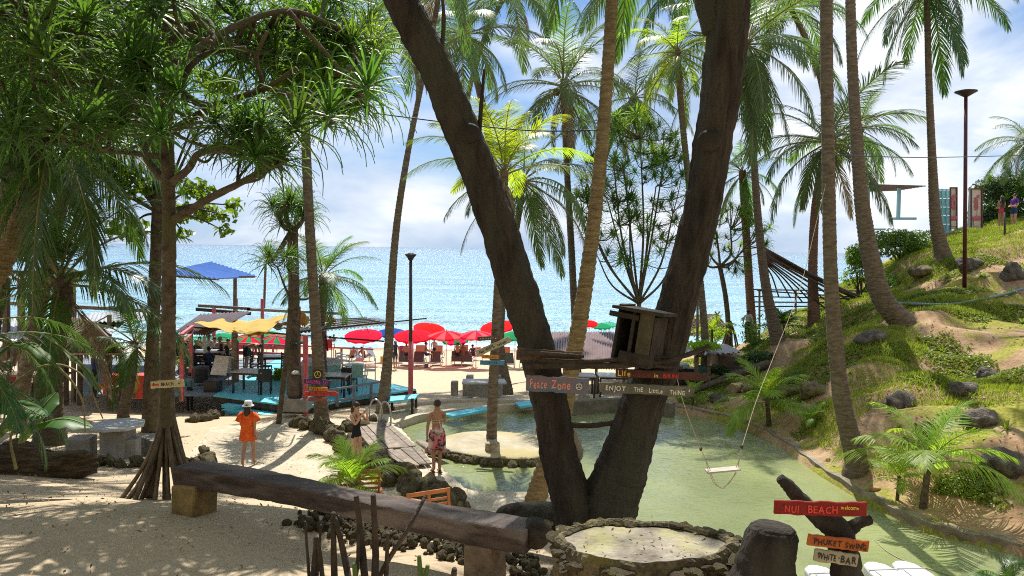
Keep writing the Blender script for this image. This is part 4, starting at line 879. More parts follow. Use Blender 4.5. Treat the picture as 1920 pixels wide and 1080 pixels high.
mb.build('slab', mat('worn_shade_dappled_slab', (.36, .32, .26), (.11, .095, .07), 3.4, .9, .9, dist=.02, fine=25, c3=(.32, .30, .12)), st)  # dark mottling paints dappled tree shade into the worn slab
mb = MB(); mb.lathe([(.60, -1.6), (.62, -1), (.56, -.5), (.58, -.05)], (ct.x, ct.y, ct.z - .06), 24, sy=KY); mb.build('base', M_dwood, st, smooth=True)
nA, nZ = 130, 34; vs = []
for j in range(nZ):
    for i in range(nA):
        a = i / nA * 2 * pi; u = j / (nZ - 1); R0 = rimr(a) * (.97 + (.17 * min(1, u * 9)) - .06 * max(0, u - .15)); z = (.028 * sin(min(1, u * 9) * pi)) - max(0, u - .08) * 1.1
        q_ = Vector((cos(a) * 2.2, sin(a) * 2.2, z * 4)); dn = noise.fractal(q_ * 1.6, .8, 2.1, 5); dd = dn * .055 * min(1, u * 8 + .15) + noise.cell(q_ * 2.6) * .012
        vs.append((ct.x + cos(a) * (R0 + dd), ct.y + KY * sin(a) * (R0 + dd), ct.z + z + (noise.noise(q_ * 3) * .022 + dn * .012) * min(1, u * 12 + .1)))
mb = MB(); mb.add(vs, [(j * nA + i, (j + 1) * nA + i, (j + 1) * nA + (i + 1) % nA, j * nA + (i + 1) % nA) for j in range(nZ - 1) for i in range(nA)])
mb.build('rocky_rim', mat('rim_rock', (.22, .18, .10), (.05, .042, .028), 7, .95, 1, dist=.05, fine=40, c3=(.17, .15, .05)), st)
for i in range(110):
    a = r.uniform(0, 6.283); rr = rimr(a) * r.uniform(1.06, 1.15); z = ct.z - (r.random() ** 1.4 * .75 if i > 45 else .0) - (.045 if sin(a) < .1 else 0); s = r.uniform(.02, .06)
    link('stone', r.choice(STM), st, Vector((ct.x + rr * cos(a) * 1.04, ct.y + KY * rr * sin(a) - (.02 if sin(a) < 0 else 0), z)) - Vector(st.location), (r.uniform(-.4, .4), r.uniform(-.4, .4), r.uniform(0, 6)), (s * r.uniform(1, 1.7), s * 1.1, s * .6))

# stump, dead branch with its signs
q = 1 / F * 4.6
mb = MB(); c_ = catmull([P(1415, 1180, 4.6), P(1430, 1090, 4.6), P(1440, 1040, 4.6), P(1449, 1000, 4.6), P(1451, 986, 4.6)], 5); mb.tube(c_, [95 * q, 62 * q, 52 * q, 46 * q, 36 * q], 18, .06, R1)
tag(mb.build('tree_stump', M_bark, smooth=True), 'black tapering tree stump between the round slab and the signpost', 'stump')
dt = thing('dead_branch_post', 'dark dead branch forking in a Y and carrying three painted signs', 'post', P(1590, 1120, 4.5)); q = 1 / F * 4.5
btube([P(1605, 1180, 4.5), P(1590, 1090, 4.5), P(1582, 1035, 4.5), P(1570, 995, 4.5), P(1535, 968, 4.5), P(1505, 942, 4.5), P(1482, 915, 4.5), P(1462, 896, 4.5)], [40 * q, 30 * q, 27 * q, 26 * q, 19 * q, 15 * q, 13 * q, 9 * q], 12, .09, 21, 6).build('trunk', M_bark, dt, smooth=True)
btube([P(1572, 1006, 4.5), P(1592, 992, 4.5), P(1612, 980, 4.5), P(1633, 974, 4.5)], [22 * q, 14 * q, 11 * q, 9 * q], 10, .1, 22, 5).build('branch', M_bark, dt, smooth=True)
btube([P(1528, 958, 4.5), P(1520, 975, 4.47)], [14 * q, 5 * q], 8, .1, 23, 4).build('branch', M_bark, dt, smooth=True)
sign('red board reading Nui Beach welcome, topmost on the dead branch', 1538, 953, 177, 27, 4.40, B_red, (('NUI', .11, .22, .52, P_mar, .16), ('BEACH', .36, .2, .52, P_mar, .33), ('welcome', .71, .5, .3, P_yel, .2)), .5, seed=5)
sign('orange board reading Phuket Swing in the middle of the dead branch', 1571, 1018, 118, 22, 4.38, B_org, (('PHUKET', .1, .25, .5, P_blk, .46), ('SWING', .61, .2, .5, P_blk, .36)), 6, seed=6)
sign('off-white board reading White Bar, lowest on the dead branch', 1567, 1045, 84, 24, 4.38, B_pale, (('WHiTE', .06, .25, .5, P_blk, .45), ('·', .54, .3, .5, P_blk), ('BAR', .6, .2, .55, P_blk, .38)), 7, seed=7)
# bare stems in the foreground
st = thing('bare_stem_plant', 'cluster of bare dark stems with cut tips at the bottom edge', 'plant', P(660, 1180, 3.2)); q = 1 / F * 3.2
for pts, r_ in ((((585, 1150), (578, 1060), (572, 978)), 4), (((590, 1150), (596, 1060), (602, 985)), 4), (((578, 1150), (590, 1050), (592, 1008)), 7), (((612, 1150), (602, 1060), (596, 1010)), 6), (((630, 1150), (626, 1050), (625, 962)), 8), (((665, 1150), (645, 1040), (628, 972)), 8),
                (((690, 1150), (680, 1040), (668, 930)), 9), (((700, 1150), (704, 1040), (700, 928)), 9), (((680, 1150), (722, 1060), (760, 1000), (799, 928)), 6), (((722, 1150), (724, 1080), (727, 1000)), 6), (((640, 1150), (668, 1080), (672, 1000)), 5), (((852, 1150), (850, 1090), (852, 1068)), 9)):
    btube([P(x, y, 3.2 + .1 * (i % 2)) for i, (x, y) in enumerate(pts)], [r_ * q, r_ * q * .6], 7, .06, r_, 5).build('stem', M_dwood, st, smooth=True)
for pts in (((668, 1150), (666, 1080), (664, 1056)), ((790, 1150), (788, 1085), (786, 1042)), ((786, 1150), (796, 1090), (802, 1060))):
    btube([P(x, y, 3.2) for x, y in pts], [6 * q, 4 * q], 6, .05, 2, 4).build('green_stem', mat('green_stem', (.10, .17, .03), (.06, .10, .02)), st, smooth=True)

# ------------------------------------------------------------------ white floats
M_float = mat('white_plastic_float', (.56, .57, .57), (.46, .47, .47), 30, .4, .4, dist=.004)
for lab, a, b_ in (('white plastic float behind the White Bar sign, leftmost of three', (1522, 1058), (1585, 1110)), ('middle white plastic float moored at the pond edge', (1632, 1052), (1730, 1125)), ('rightmost white plastic float at the bottom of the pond', (1686, 1050), (1800, 1135))):
    a, b_ = G(*a, 3.38), G(*b_, 3.38); t = thing('float', lab, 'float', a, 'white floats on the pond'); x = (b_ - a).normalized(); y = Vector((-x.y, x.x, 0)); l = 2.0
    hull = [(0, .06), (.12, .2), (.45, .26), (1.7, .26), (1.95, .2), (2.02, 0)]; pl = hull + [(u, -v) for u, v in hull[::-1]]
    mb = MB(); mb.prism([tuple((a + x * u + y * v).xy) for u, v in pl], 3.16, 3.38); mb.build('hull', M_float, t, bevel=.03)
    for u in (.35, .8, 1.25, 1.7):
        mb = MB(); mb.bar(a + x * u - y * .24 + Vector((0, 0, .01)), a + x * u + y * .24 + Vector((0, 0, .01)), .02, .012); mb.build('ridge', M_float, t)
    for k in range(2):
        mb = MB(); c_ = a + x * (.6 + .8 * k) + Vector((0, 0, .015)); mb.prism([tuple((c_ + x * u + y * v).xy) for u, v in ((-.2, -.16), (.2, -.16), (.2, .16), (-.2, .16))], 3.383, 3.40); mb.build('deck_pad', M_float, t, bevel=.006)
mb = MB(); mb.tube(catmull([G(1640, 1012, 3.21), G(1665, 1035, 3.21), G(1705, 1055, 3.21), G(1760, 1072, 3.21), G(1840, 1100, 3.21)], 6), .008, 5); tag(mb.build('mooring_rope', M_rope), 'thin pale rope floating on the pond beside the white floats', 'rope')

# ------------------------------------------------------------------ swing
sw = thing('rope_swing', 'rope swing with a small white board seat hanging over the pond', 'swing', P(1355, 881, 12)); q = 1 / F * 12
mb = MB(); mb.bar(P(1324, 884, 12), P(1386, 878, 12), .20, .03); mb.build('seat', mat('bleached_board', (.42, .38, .32), (.30, .27, .22)), sw, bevel=.005)
def rope(pts, r_, d=None): mb = MB(); mb.tube(catmull([P(*p) for p in pts], 6), r_, 5); mb.build('rope', M_rope, sw)
for s in (0, 4): rope([(1328 + s, 882, 12), (1322, 860, 12), (1314, 842, 11.9)], .006); rope([(1383 - s, 879, 12), (1387, 858, 12), (1391, 838, 12)], .006)
rope([(1314, 842, 11.9), (1290, 780, 11), (1272, 720, 10), (1262, 640, 8.2), (1276, 560, 7.9)], .005); rope([(1391, 838, 12), (1418, 752, 12.8), (1450, 670, 13.8), (1500, 540, 15.2), (1530, 420, 16.3), (1552, 330, 16.9)], .006)
rope([(1330, 886, 12), (1338, 905, 12), (1350, 914, 12), (1358, 914, 12), (1372, 898, 12), (1381, 886, 12)], .006); rope([(1332, 886, 12), (1343, 908, 12), (1354, 913, 12), (1368, 905, 12), (1380, 884, 12)], .005)
for p in ((1314, 842, 11.9), (1391, 838, 12)): mb = MB(); mb.ell(P(*p), (.025, .025, .035), n=8); mb.build('knot', M_dwood, sw)
# cables
for lab, pts in (('dark cable with a frayed knot strung between the palms', ((700, 212, 14), (860, 232, 14), (1000, 245, 14), (1110, 244, 14), (1134, 240, 14))), ('thin wire crossing in front of the right-hand palms', ((1555, 290, 16.9), (1700, 295, 20), (1812, 294, 24), (1960, 290, 28)))):
    mb = MB(); mb.tube(catmull([P(*p) for p in pts], 8), .013, 5)
    for k in range(5): mb.ell(P(1075 + 7 * k, 245, 14), (.03, .02, .02), n=6) if 'frayed' in lab else None
    tag(mb.build('cable', M_black), lab, 'cable')

# ------------------------------------------------------------------ island, bridge, walkways
IS = [(800, 832), (820, 820), (850, 811), (885, 806), (930, 806), (975, 810), (1010, 814), (1045, 820), (1062, 832), (1050, 844), (1020, 852), (985, 857), (950, 857), (900, 853), (860, 846), (820, 840)]
ic = G(930, 838, 3.42); n = 96; ang = []
pl = [G(*p, 3.42) for p in IS]; pl = [p for p in catmull(pl + [pl[0]], 6)][:-1]
vs = []; fs = []; K = len(pl)
for j, (s, z) in enumerate(((0.0, .0), (.35, .0), (.7, -.01), (.95, -.02), (1.0, -.05), (1.01, -.16), (.95, -.45))):
    for i, p in enumerate(pl):
        qn = noise.noise(Vector((p.x * 1.5, p.y * 1.5, j * .3))); f_ = s * (1 + (.035 * qn if j > 2 else 0)); vs.append((ic.x + (p.x - ic.x) * f_, ic.y + (p.y - ic.y) * f_, 3.42 + z * .9 + .012 * noise.noise(Vector((p.x * .9 * s, p.y * .9 * s, 3))) ))
fs = [(j * K + i, j * K + (i + 1) % K, (j + 1) * K + (i + 1) % K, (j + 1) * K + i) for j in range(6) for i in range(K)]
mb = MB(); mb.add(vs, fs); mb.m = [0] * (4 * K) + [1] * (2 * K); mb.build('island', [mat('island_rock', (.46, .40, .29), (.30, .26, .18), 1.8, .9, .6, dist=.04, fine=20, c3=(.36, .30, .15)), M_brock], smooth=True, kind='structure')
bpy.data.objects['island'].data.flip_normals() if bpy.data.objects['island'].data.polygons[0].normal.z < 0 else None
stones('mossy stones along the rim of the little island', 'island_rim', [G(805, 846, 3.2), G(850, 862, 3.2), G(910, 872, 3.2), G(980, 874, 3.2), G(1045, 862, 3.2)], .06, .15, 60, .06, seed=8, cat='stone rim')
for ch in bpy.data.objects['island_rim'].children: ch.location.z = 3.24 - bpy.data.objects['island_rim'].location.z
t = P(924, 838, 19); mb = MB(); mb.tube([Vector((t.x, G(924, 842, 3.45).y, 3.4)), Vector((t.x, G(924, 842, 3.45).y, 3.62))], [.19, .18], 14, .05, R1); tag(mb.build('stump_stool', mat('stool_wood', (.42, .36, .25), (.16, .12, .07), 5, .9, .3), smooth=False, bevel=.015), 'low round log stool on the little island', 'stool')
mb = MB(); a = G(1012, 815, 3.5); mb.box((a.x, a.y, 3.6), (.26, .05, .18)); tag(mb.build('small_plaque', mat('plaque', (.55, .42, .2)), bevel=.005), 'small tan plaque on the far edge of the island', 'plaque')
bt = thing('log_bridge', 'short bridge of round logs from the walkway to the island', 'bridge', G(800, 838, 3.45))
for i in range(5):
    a, b_ = G(783 + i * 7, 828 + i * 1.5, 3.47), G(812 + i * 7, 850 - i * 1, 3.47); mb = MB(); mb.tube([a, b_], .055, 8, .06, R1); mb.build('log', M_gwood, bt, smooth=True)
wk = thing('plank_walkway', 'weathered plank walkway along the near-left edge of the pond', 'walkway', G(745, 830, 3.42))
for (a, b_, c_, d_) in (((650, 785), (722, 787), (783, 838), (700, 846)), ((712, 848), (786, 839), (812, 870), (757, 876))):
    a, b_, c_, d_ = (G(*p, 3.46) for p in (a, b_, c_, d_)); nb_ = 6
    for i in range(nb_):
        u0, u1 = (i + .04) / nb_, (i + .96) / nb_; z = Vector((0, 0, R1.uniform(-.008, .008))); e = Vector((R1.uniform(-.03, .03), R1.uniform(-.05, .05), 0))
        mb = MB(); mb.slab(a.lerp(b_, u0) + z + e, a.lerp(b_, u1) + z + e, d_.lerp(c_, u1) + z + e, d_.lerp(c_, u0) + z + e, .04); mb.build('plank', M_gwood, wk)
hr = thing('pool_handrail', 'pair of bent steel ladder rails at the top of the walkway', 'handrail', G(705, 795, 3.45))
for x in (0, 22):
    a = G(692 + x * .9, 793 + x * .15, 3.42); b_ = G(716 + x * .75, 794 + x * .3, 3.42)
    c_ = [a, a + Vector((.02, 0, .45)), a.lerp(b_, .3) + Vector((0, 0, .68)), a.lerp(b_, .75) + Vector((0, 0, .66)), b_ + Vector((0, 0, .4)), b_ + Vector((0, 0, -.1))]
    mb = MB(); mb.tube(catmull(c_, 6), .025, 8); mb.build('rail', M_steel, hr, smooth=True)
# low walls and steps of the pool surround
def quadslab(name, label, cat, pix, z, th, m_, grp=None, bevel=.01, kind=None):
    pl = [G(x, y, z) for x, y in pix]; mb = MB(); mb.prism([(p.x, p.y) for p in pl], z - th, z); o = mb.build(name, m_, bevel=bevel)
    return tag(o, label, cat, grp, kind)
def wallrun(label, pix, z, w_, h_, m_, name='low_wall'):
    pts = catmull([G(x, y, z) for x, y in pix], 5); mb = MB(); n_ = len(pts); vs = []
    for i, p in enumerate(pts):
        t_ = (pts[min(i + 1, n_ - 1)] - pts[max(i - 1, 0)]).normalized(); nr = Vector((-t_.y, t_.x, 0)) * w_ / 2; j = .01 * sin(i * 2.3); vs += [p - nr - Vector((0, 0, h_)), p - nr + Vector((0, 0, j)), p + nr + Vector((0, 0, j)), p + nr - Vector((0, 0, h_))]
    mb.add(vs, [(4 * i + k, 4 * i + 4 + k, 4 * i + 4 + (k + 1) % 4, 4 * i + (k + 1) % 4) for i in range(n_ - 1) for k in range(4)] + [(0, 1, 2, 3), (4 * n_ - 1, 4 * n_ - 2, 4 * n_ - 3, 4 * n_ - 4)]); mb.v = mb.v
    return tag(mb.build(name, m_, bevel=.01), label, 'low wall')
wallrun('curved concrete step between the beach and the pool surround', ((735, 762), (790, 752), (870, 748), (960, 748), (1045, 752)), 3.48, .28, .5, M_sandy)
wallrun('thin concrete edge of the pool between the palms', ((735, 792), (800, 773), (900, 762), (1000, 754), (1075, 750)), 3.43, .22, .4, M_sandy)
wallrun('weathered concrete parapet on the far shore beneath the brown roof', ((1070, 752), (1130, 748), (1200, 746), (1262, 756)), 3.66, .25, .6, mat('stained_concrete', (.19, .17, .135), (.09, .08, .06), 3, .9, .4, dist=.02, fine=30))
for lab, pix in (('blue painted paving strip at the far pool edge, left of the island palm', ((830, 775), (905, 762), (925, 765), (850, 780))), ('pale blue paving slab at the far pool edge beside the left forked trunk', ((965, 754), (1000, 750), (1012, 756), (975, 762))), ('short blue step left of the thin forked trunk shadow', ((995, 745), (1025, 743), (1030, 748), (1000, 750)))):
    quadslab('paving_slab', lab, 'paving slab', pix, 3.50, .08, M_teal)

# ------------------------------------------------------------------ benches and tables in stone
def stone_set(t, c, top_r, h, m_, benches, d8=True, mt=None):
    mb = MB(); mb.lathe([(top_r, h - .07), (top_r, h)], c, 8 if d8 else 4); mb.build('tabletop', mt or m_, t, bevel=.012)
    mb = MB(); mb.box(c + Vector((0, 0, (h - .07) / 2 - .1)), (top_r * .95, top_r * .95, h - .07 + .2)); mb.build('pedestal', m_, t, bevel=.015)
c = G(222, 858, 3.92); c = Vector((c.x, c.y, Hs(c.x, c.y)))
t = thing('stone_table', 'octagonal grey stone table in the shade on the left terrace', 'table', c); stone_set(t, c, .56, .76, M_conc, 0, mt=mat('pale_stone_top', (.46, .48, .50), (.36, .37, .39), 8, .6, .1))
for lab, x, y, sx, sy, rz in (('low stone block stool left of the octagonal table', 153, 858, .5, .42, 10), ('stone block stool right in front of the octagonal table', 244, 860, .36, .34, 8), ('stone bench block behind the octagonal table near the roots', 288, 845, .7, .38, -40)):
    a = G(x, y, 3.92); a.z = Hs(a.x, a.y); mb = MB(); mb.box(a + Vector((0, 0, .15)), (sx, sy, .58), Matrix.Rotation(radians(rz), 3, 'Z')); tag(mb.build('stone_stool', M_conc, bevel=.02), lab, 'stool', 'stone seats round the octagonal table')
c = G(895, 744, 3.35); t = thing('stone_picnic_table', 'grey stone table with a pale top at the edge of the sand', 'table', c)
mb = MB(); mb.slab(*(G(x, y, 4.05) for x, y in ((866, 717), (950, 717), (946, 710), (868, 710))), .07); mb.build('tabletop', mat('pale_stone_top', (.5, .5, .5)), t, bevel=.01)
for x in (880, 932): a = G(x, 742, 3.3); mb = MB(); mb.box(a + Vector((0, .2, .34)), (.25, .4, .72)); mb.build('leg', M_conc, t)
for lab, x0, x1, y in (('squat stone cylinder seat at the left of the picnic table', 845, 858, 741), ('long stone bench in front of the picnic table', 867, 917, 742), ('stone bench at the right end of the picnic table', 920, 942, 740)):
    a, b_ = G(x0, y, 3.35), G(x1, y, 3.35); mb = MB(); mb.box((a + b_) / 2 + Vector((0, .15, .22)), (b_.x - a.x, .35, .5)); tag(mb.build('stone_bench', M_conc, bevel=.015), lab, 'bench', 'stone seats on the sand edge')
# dark log and shaded corner on the left
rock('shaggy dark rotten log at the left edge of the sand', G(60, 872, 4.5), (1.0, .42, .36), 5, mat('rotten_log', (.14, .10, .05), (.03, .022, .016), 6, .95, 1, (.3, 1, 3), dist=.06, fine=30), 'rotten_log', cat='log', rough=.4, sub=4)
# wooden sun chairs
M_teak = mat('orange_teak', (.46, .17, .05), (.34, .12, .035), 4, .55, .2, (1, 1, 1), dist=.004, fine=40)
def teak(label, c, rz):
    t = thing('wooden_armchair', label, 'chair', c, 'orange wooden chairs behind the bench', rz)
    def b(nm, cc, size, R=None, m_=M_teak): mb = MB(); mb.box(cc, size, R); mb.build(nm, m_, t, local=True, bevel=.006)
    Rb = Matrix.Rotation(radians(-12), 3, 'X')
    for x in (-.36, 0, .36): b('back_post', (x, .30, .66), (.05, .035, .56), Rb)
    for k in range(5): b('back_slat', (0, .27 + .02 * k, .48 + .085 * k), (.68, .018, .045), Rb)
    b('top_rail', (0, .37, .95), (.80, .045, .07), Rb)
    for x in (-.38, .38): b('arm', (x, 0, .64), (.06, .62, .035)); b('leg', (x, -.28, .3), (.05, .05, .66)); b('leg', (x, .28, .3), (.05, .05, .66))
    for k in range(6): b('seat_slat', (0, -.25 + .1 * k, .42), (.70, .075, .022))
    return t
teak('orange slatted wooden chair next to the bushy palm', G(676, 992, 3.42), radians(15)); 
tt = teak('orange wooden chair partly hidden behind the right half of the bench', G(818, 1040, 3.42), radians(28))
a = P(765, 948, 13.0); t = thing('wooden_side_table', 'low orange wooden table between the two slatted chairs', 'table', a)
mb = MB(); mb.slab(*(G(x, y, a.z) for x, y in ((700, 962), (800, 972), (806, 940), (742, 928))), .04); mb.build('tabletop', mat('pinkish_wood', (.52, .30, .20), (.44, .24, .15), 5, .6, .2), t, bevel=.006)
for x, y in ((712, 955), (795, 965), (800, 945), (745, 934)): p_ = G(x, y, a.z); mb = MB(); mb.box(p_ + Vector((0, 0, -.25)), (.05, .05, .45)); mb.build('leg', M_teak, t)

# ------------------------------------------------------------------ the bar and its deck
DZ = 3.5
dk = thing('turquoise_deck', 'turquoise painted timber deck of the beach bar', 'deck', G(560, 745, DZ))
qa, qb, qc, qd = G(400, 741, DZ), G(572, 764, DZ), G(780, 729, DZ), G(520, 672, DZ)
nb_ = 30
for i in range(nb_):
    u0, u1 = (i + .02) / nb_, (i + .985) / nb_; mb = MB(); mb.slab(qa.lerp(qd, u0), qb.lerp(qc, u0), qb.lerp(qc, u1), qa.lerp(qd, u1), .05); mb.build('deck_board', M_teal, dk)
for a, b_ in ((qa, qb), (qb, qc)): mb = MB(); o_ = Vector((0, 0, -.14)); mb.bar(a + o_, b_ + o_, .06, .16); mb.build('joist', M_dwood, dk)
for a, b_, n_ in ((qa, qb, 5), (qb, qc, 5)):
    for i in range(n_): p_ = a.lerp(b_, (i + .5) / n_); mb = MB(); mb.box((p_.x, p_.y + .08, DZ - .5), (.12, .12, .9)); mb.build('deck_post', M_dwood, dk)
df = thing('bar_floor', 'grey painted floor boards under the dining tables', 'floor', G(400, 700, DZ)); a, b_, c_, d_ = G(150, 738, DZ), qa + Vector((-.02, 0, 0)), qd + Vector((-.02, 0, 0)), G(150, 668, DZ)
df['kind'] = 'structure'
for i in range(14): mb = MB(); mb.slab(a.lerp(d_, (i + .02) / 14), b_.lerp(c_, (i + .02) / 14), b_.lerp(c_, (i + .98) / 14), a.lerp(d_, (i + .98) / 14), .05); mb.build('floor_board', mat('grey_blue_boards', (.20, .26, .30), (.12, .15, .18), 3, .7, .3), df)
for lab, pix, z in (('low turquoise platform step in front of the deck', ((415, 768), (450, 758), (545, 770), (520, 780)), 3.2), ('smaller turquoise step tucked under the deck edge', ((415, 758), (440, 752), (470, 756), (440, 763)), 3.32), ('turquoise step under the peace sign palm', ((568, 782), (600, 776), (640, 778), (640, 790)), 3.25)):
    quadslab('platform_step', lab, 'step', pix, z, .12, M_teal)
rl = thing('deck_railing', 'blue-grey railing along the front of the deck', 'railing', G(690, 750, DZ)); B_rail = mat('blue_grey_rail', (.22, .27, .32), (.13, .16, .2), 5, .6, .2)
a, b_ = G(606, 759, DZ) , G(728, 738, DZ)
for z in (.45, .06): mb = MB(); mb.bar(a + Vector((0, 0, z)), b_ + Vector((0, 0, z)), .08, .06); mb.build('rail', B_rail, rl)
for u in (.03, .2, .45, .72, .97): p_ = a.lerp(b_, u); mb = MB(); mb.box(p_ + Vector((0, 0, .16)), (.09, .09, .58)); mb.build('post', B_rail, rl)
bn_ = thing('turquoise_bench', 'turquoise plank bench by the pole at the deck corner', 'bench', G(760, 760, 3.4)); a, b_, c_, d_ = (G(x, y, 3.86) for x, y in ((728, 750), (774, 754), (788, 740), (730, 744)))
mb = MB(); mb.slab(G(728, 752, 3.84), G(778, 747, 3.84), G(786, 738, 3.84), G(732, 743, 3.84), .06); mb.build('seat', M_teal, bn_)
for x, y in ((735, 756), (773, 762), (780, 752)): p_ = G(x, y, 3.6); mb = MB(); mb.box(p_, (.08, .08, .5)); mb.build('leg', M_dwood, bn_)

sh = thing('bar_shelter', 'open beach bar shelter of pink posts with yellow awnings', 'shelter', G(450, 735, DZ))
def post(x, y0, y1, d, w_, m_=M_pink, x1=None, par=sh): mb = MB(); mb.bar(P(x, y1, d), P(x1 or x, y0, d), w_, w_, up=(0, 1, 0)); mb.build('post', m_, par, bevel=.004)
post(341, 625, 752, 24, .11); post(358, 614, 712, 26, .12); post(573, 628, 778, 22.5, .13); post(560, 575, 740, 26, .12); post(440, 622, 716, 26.5, .17, M_gwood); post(446, 640, 716, 26.6, .06); post(401, 578, 668, 33, .13); post(492, 560, 690, 32, .12); post(491, 620, 700, 27.5, .06, M_gwood, 493)
post(386, 630, 678, 29, .10, M_white, 383); post(604, 630, 700, 29, .10); post(610, 560, 700, 31, .10); post(495, 498, 578, 34, .09, M_redtrunk, 498); post(1, 1, 2, 3, .01) if False else None
def beam(a, b_, w_, m_=M_wood, par=sh, h=None): mb = MB(); mb.bar(a, b_, w_, h or w_); mb.build('beam', m_, par)
beam(P(340, 628, 24), P(362, 612, 26), .1, M_pink); beam(P(345, 640, 24), P(358, 628, 25), .07, M_pink); beam(P(352, 613, 26), P(720, 640, 26), .05, M_dwood); beam(P(560, 622, 25), P(800, 597, 25), .04, M_dwood); beam(P(372, 573, 33), P(470, 579, 33), .12, M_wood); beam(P(368, 580, 33.5), P(470, 588, 33.5), .14, M_dwood); beam(P(464, 580, 33), P(545, 584, 33), .12, M_gwood); beam(P(545, 584, 33), P(640, 588, 33), .11, M_gwood)
beam(P(402, 648, 33.5), P(548, 652, 33.5), .07, M_pink, h=.18); beam(P(402, 641, 33.5), P(700, 655, 33.5), .07, M_pink, h=.07); beam(P(420, 660, 31), P(600, 668, 31), .07, M_pink, h=.16)
for x in (430, 475, 512, 540, 600, 640): post(x, 648 if x < 560 else 652, 682, 33.4, .08)
def corr(name, a, b_, c_, d_, n_, amp, m_, par, along=True):
    "corrugated sheet a-b-c-d, ridges running from edge ab to edge dc"
    a, b_, c_, d_ = map(Vector, (a, b_, c_, d_)); nr = (b_ - a).cross(d_ - a).normalized()
    if nr.z < 0: nr = -nr
    K = n_ * 4; vs = []
    for i in range(K + 1): u = i / K; o_ = nr * amp * sin(u * n_ * 2 * pi); vs += [a.lerp(b_, u) + o_, d_.lerp(c_, u) + o_]
    m2 = len(vs); vs += [v - nr * .012 for v in vs]; fs = [(2 * i, 2 * i + 2, 2 * i + 3, 2 * i + 1) for i in range(K)] + [(m2 + 2 * i, m2 + 2 * i + 1, m2 + 2 * i + 3, m2 + 2 * i + 2) for i in range(K)]
    fs += [(2 * i, m2 + 2 * i, m2 + 2 * i + 2, 2 * i + 2) for i in range(K)] + [(2 * i + 1, 2 * i + 3, m2 + 2 * i + 3, m2 + 2 * i + 1) for i in range(K)]
    mb = MB(); mb.add(vs, fs); return mb.build(name, m_, par)
M_bsheet = mat('brown_metal_sheet', (.17, .12, .115), (.10, .07, .07), 4, .45, .1, metal=.0, spec=.6)
M_blsheet = mat('blue_metal_sheet', (.05, .16, .50), (.035, .12, .40), 2, .35, .1, spec=.7); M_gsheet = mat('grey_sheet', (.40, .41, .42), (.26, .27, .28), 2, .5, .3, spec=.5)
corr('roof_sheet', P(330, 622, 25.5), P(388, 628, 25.5), P(470, 584, 31), P(375, 590, 31), 13, .05, M_bsheet, sh)
def drape(name, A_, B_, C_, D_, m_, par, sag, n_=18, seed=0, wr=.06):
    A_, B_, C_, D_ = map(Vector, (A_, B_, C_, D_)); vs = []
    for j in range(n_ + 1):
        for i in range(n_ + 1):
            u, v = i / n_, j / n_; p_ = A_.lerp(B_, u).lerp(D_.lerp(C_, u), v); p_.z -= sag * 4 * u * (1 - u) * (.5 + .5 * v) ; p_.z += wr * sin(v * 17 + u * 5 + seed) * sin(u * 3.1) + wr * .6 * sin(u * 23 + v * 9)
            vs.append(p_)
    mb = MB(); mb.add(vs, [(j * (n_ + 1) + i, j * (n_ + 1) + i + 1, (j + 1) * (n_ + 1) + i + 1, (j + 1) * (n_ + 1) + i) for j in range(n_) for i in range(n_)]); o = mb.build(name, m_, par, smooth=True); s_ = o.modifiers.new('s', 'SOLIDIFY'); s_.thickness = .01; return o
C_yel = cloth('yellow_awning', (.62, .44, .14), .35); C_wht = cloth('white_awning', (.6, .6, .58), .3)
drape('awning', P(362, 606, 25.5), P(500, 622, 24.5), P(552, 582, 29), P(420, 598, 29), C_yel, sh, .25, seed=1); drape('awning', P(435, 620, 25), P(505, 626, 24.6), P(500, 612, 26), P(440, 612, 26), C_yel, sh, .1, seed=2)
drape('awning', P(558, 574, 26), P(581, 598, 26), P(578, 606, 26.4), P(560, 612, 26.4), C_yel, sh, .02, 8, seed=3); drape('awning', P(596, 590, 28), P(628, 596, 28), P(632, 602, 29), P(600, 606, 29), C_yel, sh, .05, 8)
drape('awning', P(548, 618, 25), P(604, 614, 25), P(622, 600, 27.5), P(556, 606, 27.5), C_wht, sh, .15, seed=5); drape('awning', P(492, 616, 26), P(560, 612, 26), P(560, 598, 30), P(500, 600, 30), cloth('grey_awning', (.32, .33, .35), .2), sh, .1, seed=6)
corr('roof_sheet', P(560, 624, 25.5), P(745, 607, 25.5), P(708, 596, 31), P(590, 600, 31), 26, .03, mat('pale_plastic_sheet', (.5, .52, .54), (.34, .36, .38), 3, .4, .2, spec=.6), sh)
for i in range(5): beam(P(560 + i * 4, 621 - i * 5, 25.6 + i), P(720 - i * 8, 604 - i * 2, 25.6 + i), .04, M_wood)
drape('awning', P(607, 627, 28), P(612, 627, 28), P(616, 658, 28.2), P(598, 656, 28), cloth('red_cloth', (.40, .02, .05), .2), sh, .02, 8)
# string lights under the shelter
mb = MB()
sl = thing('string_lights', 'string of small bulbs along the front of the bar shelter', 'lights', P(345, 628, 24)); pts = [P(350 + i * 12, 628 + 6 * abs(sin(i * .7)), 25) for i in range(24)]
mb.tube(pts, .008, 4); mb.build('wire', M_black, sl)
mb = MB(); [mb.ell(p_ + Vector((0, 0, -.04)), (.03, .03, .04), n=6) for p_ in pts[::2]]
for p_ in pts[::2]: mb = MB(); mb.ell(p_ + Vector((0, 0, -.05)), (.03, .03, .045), n=6); mb.build('bulb', M_white, sl)
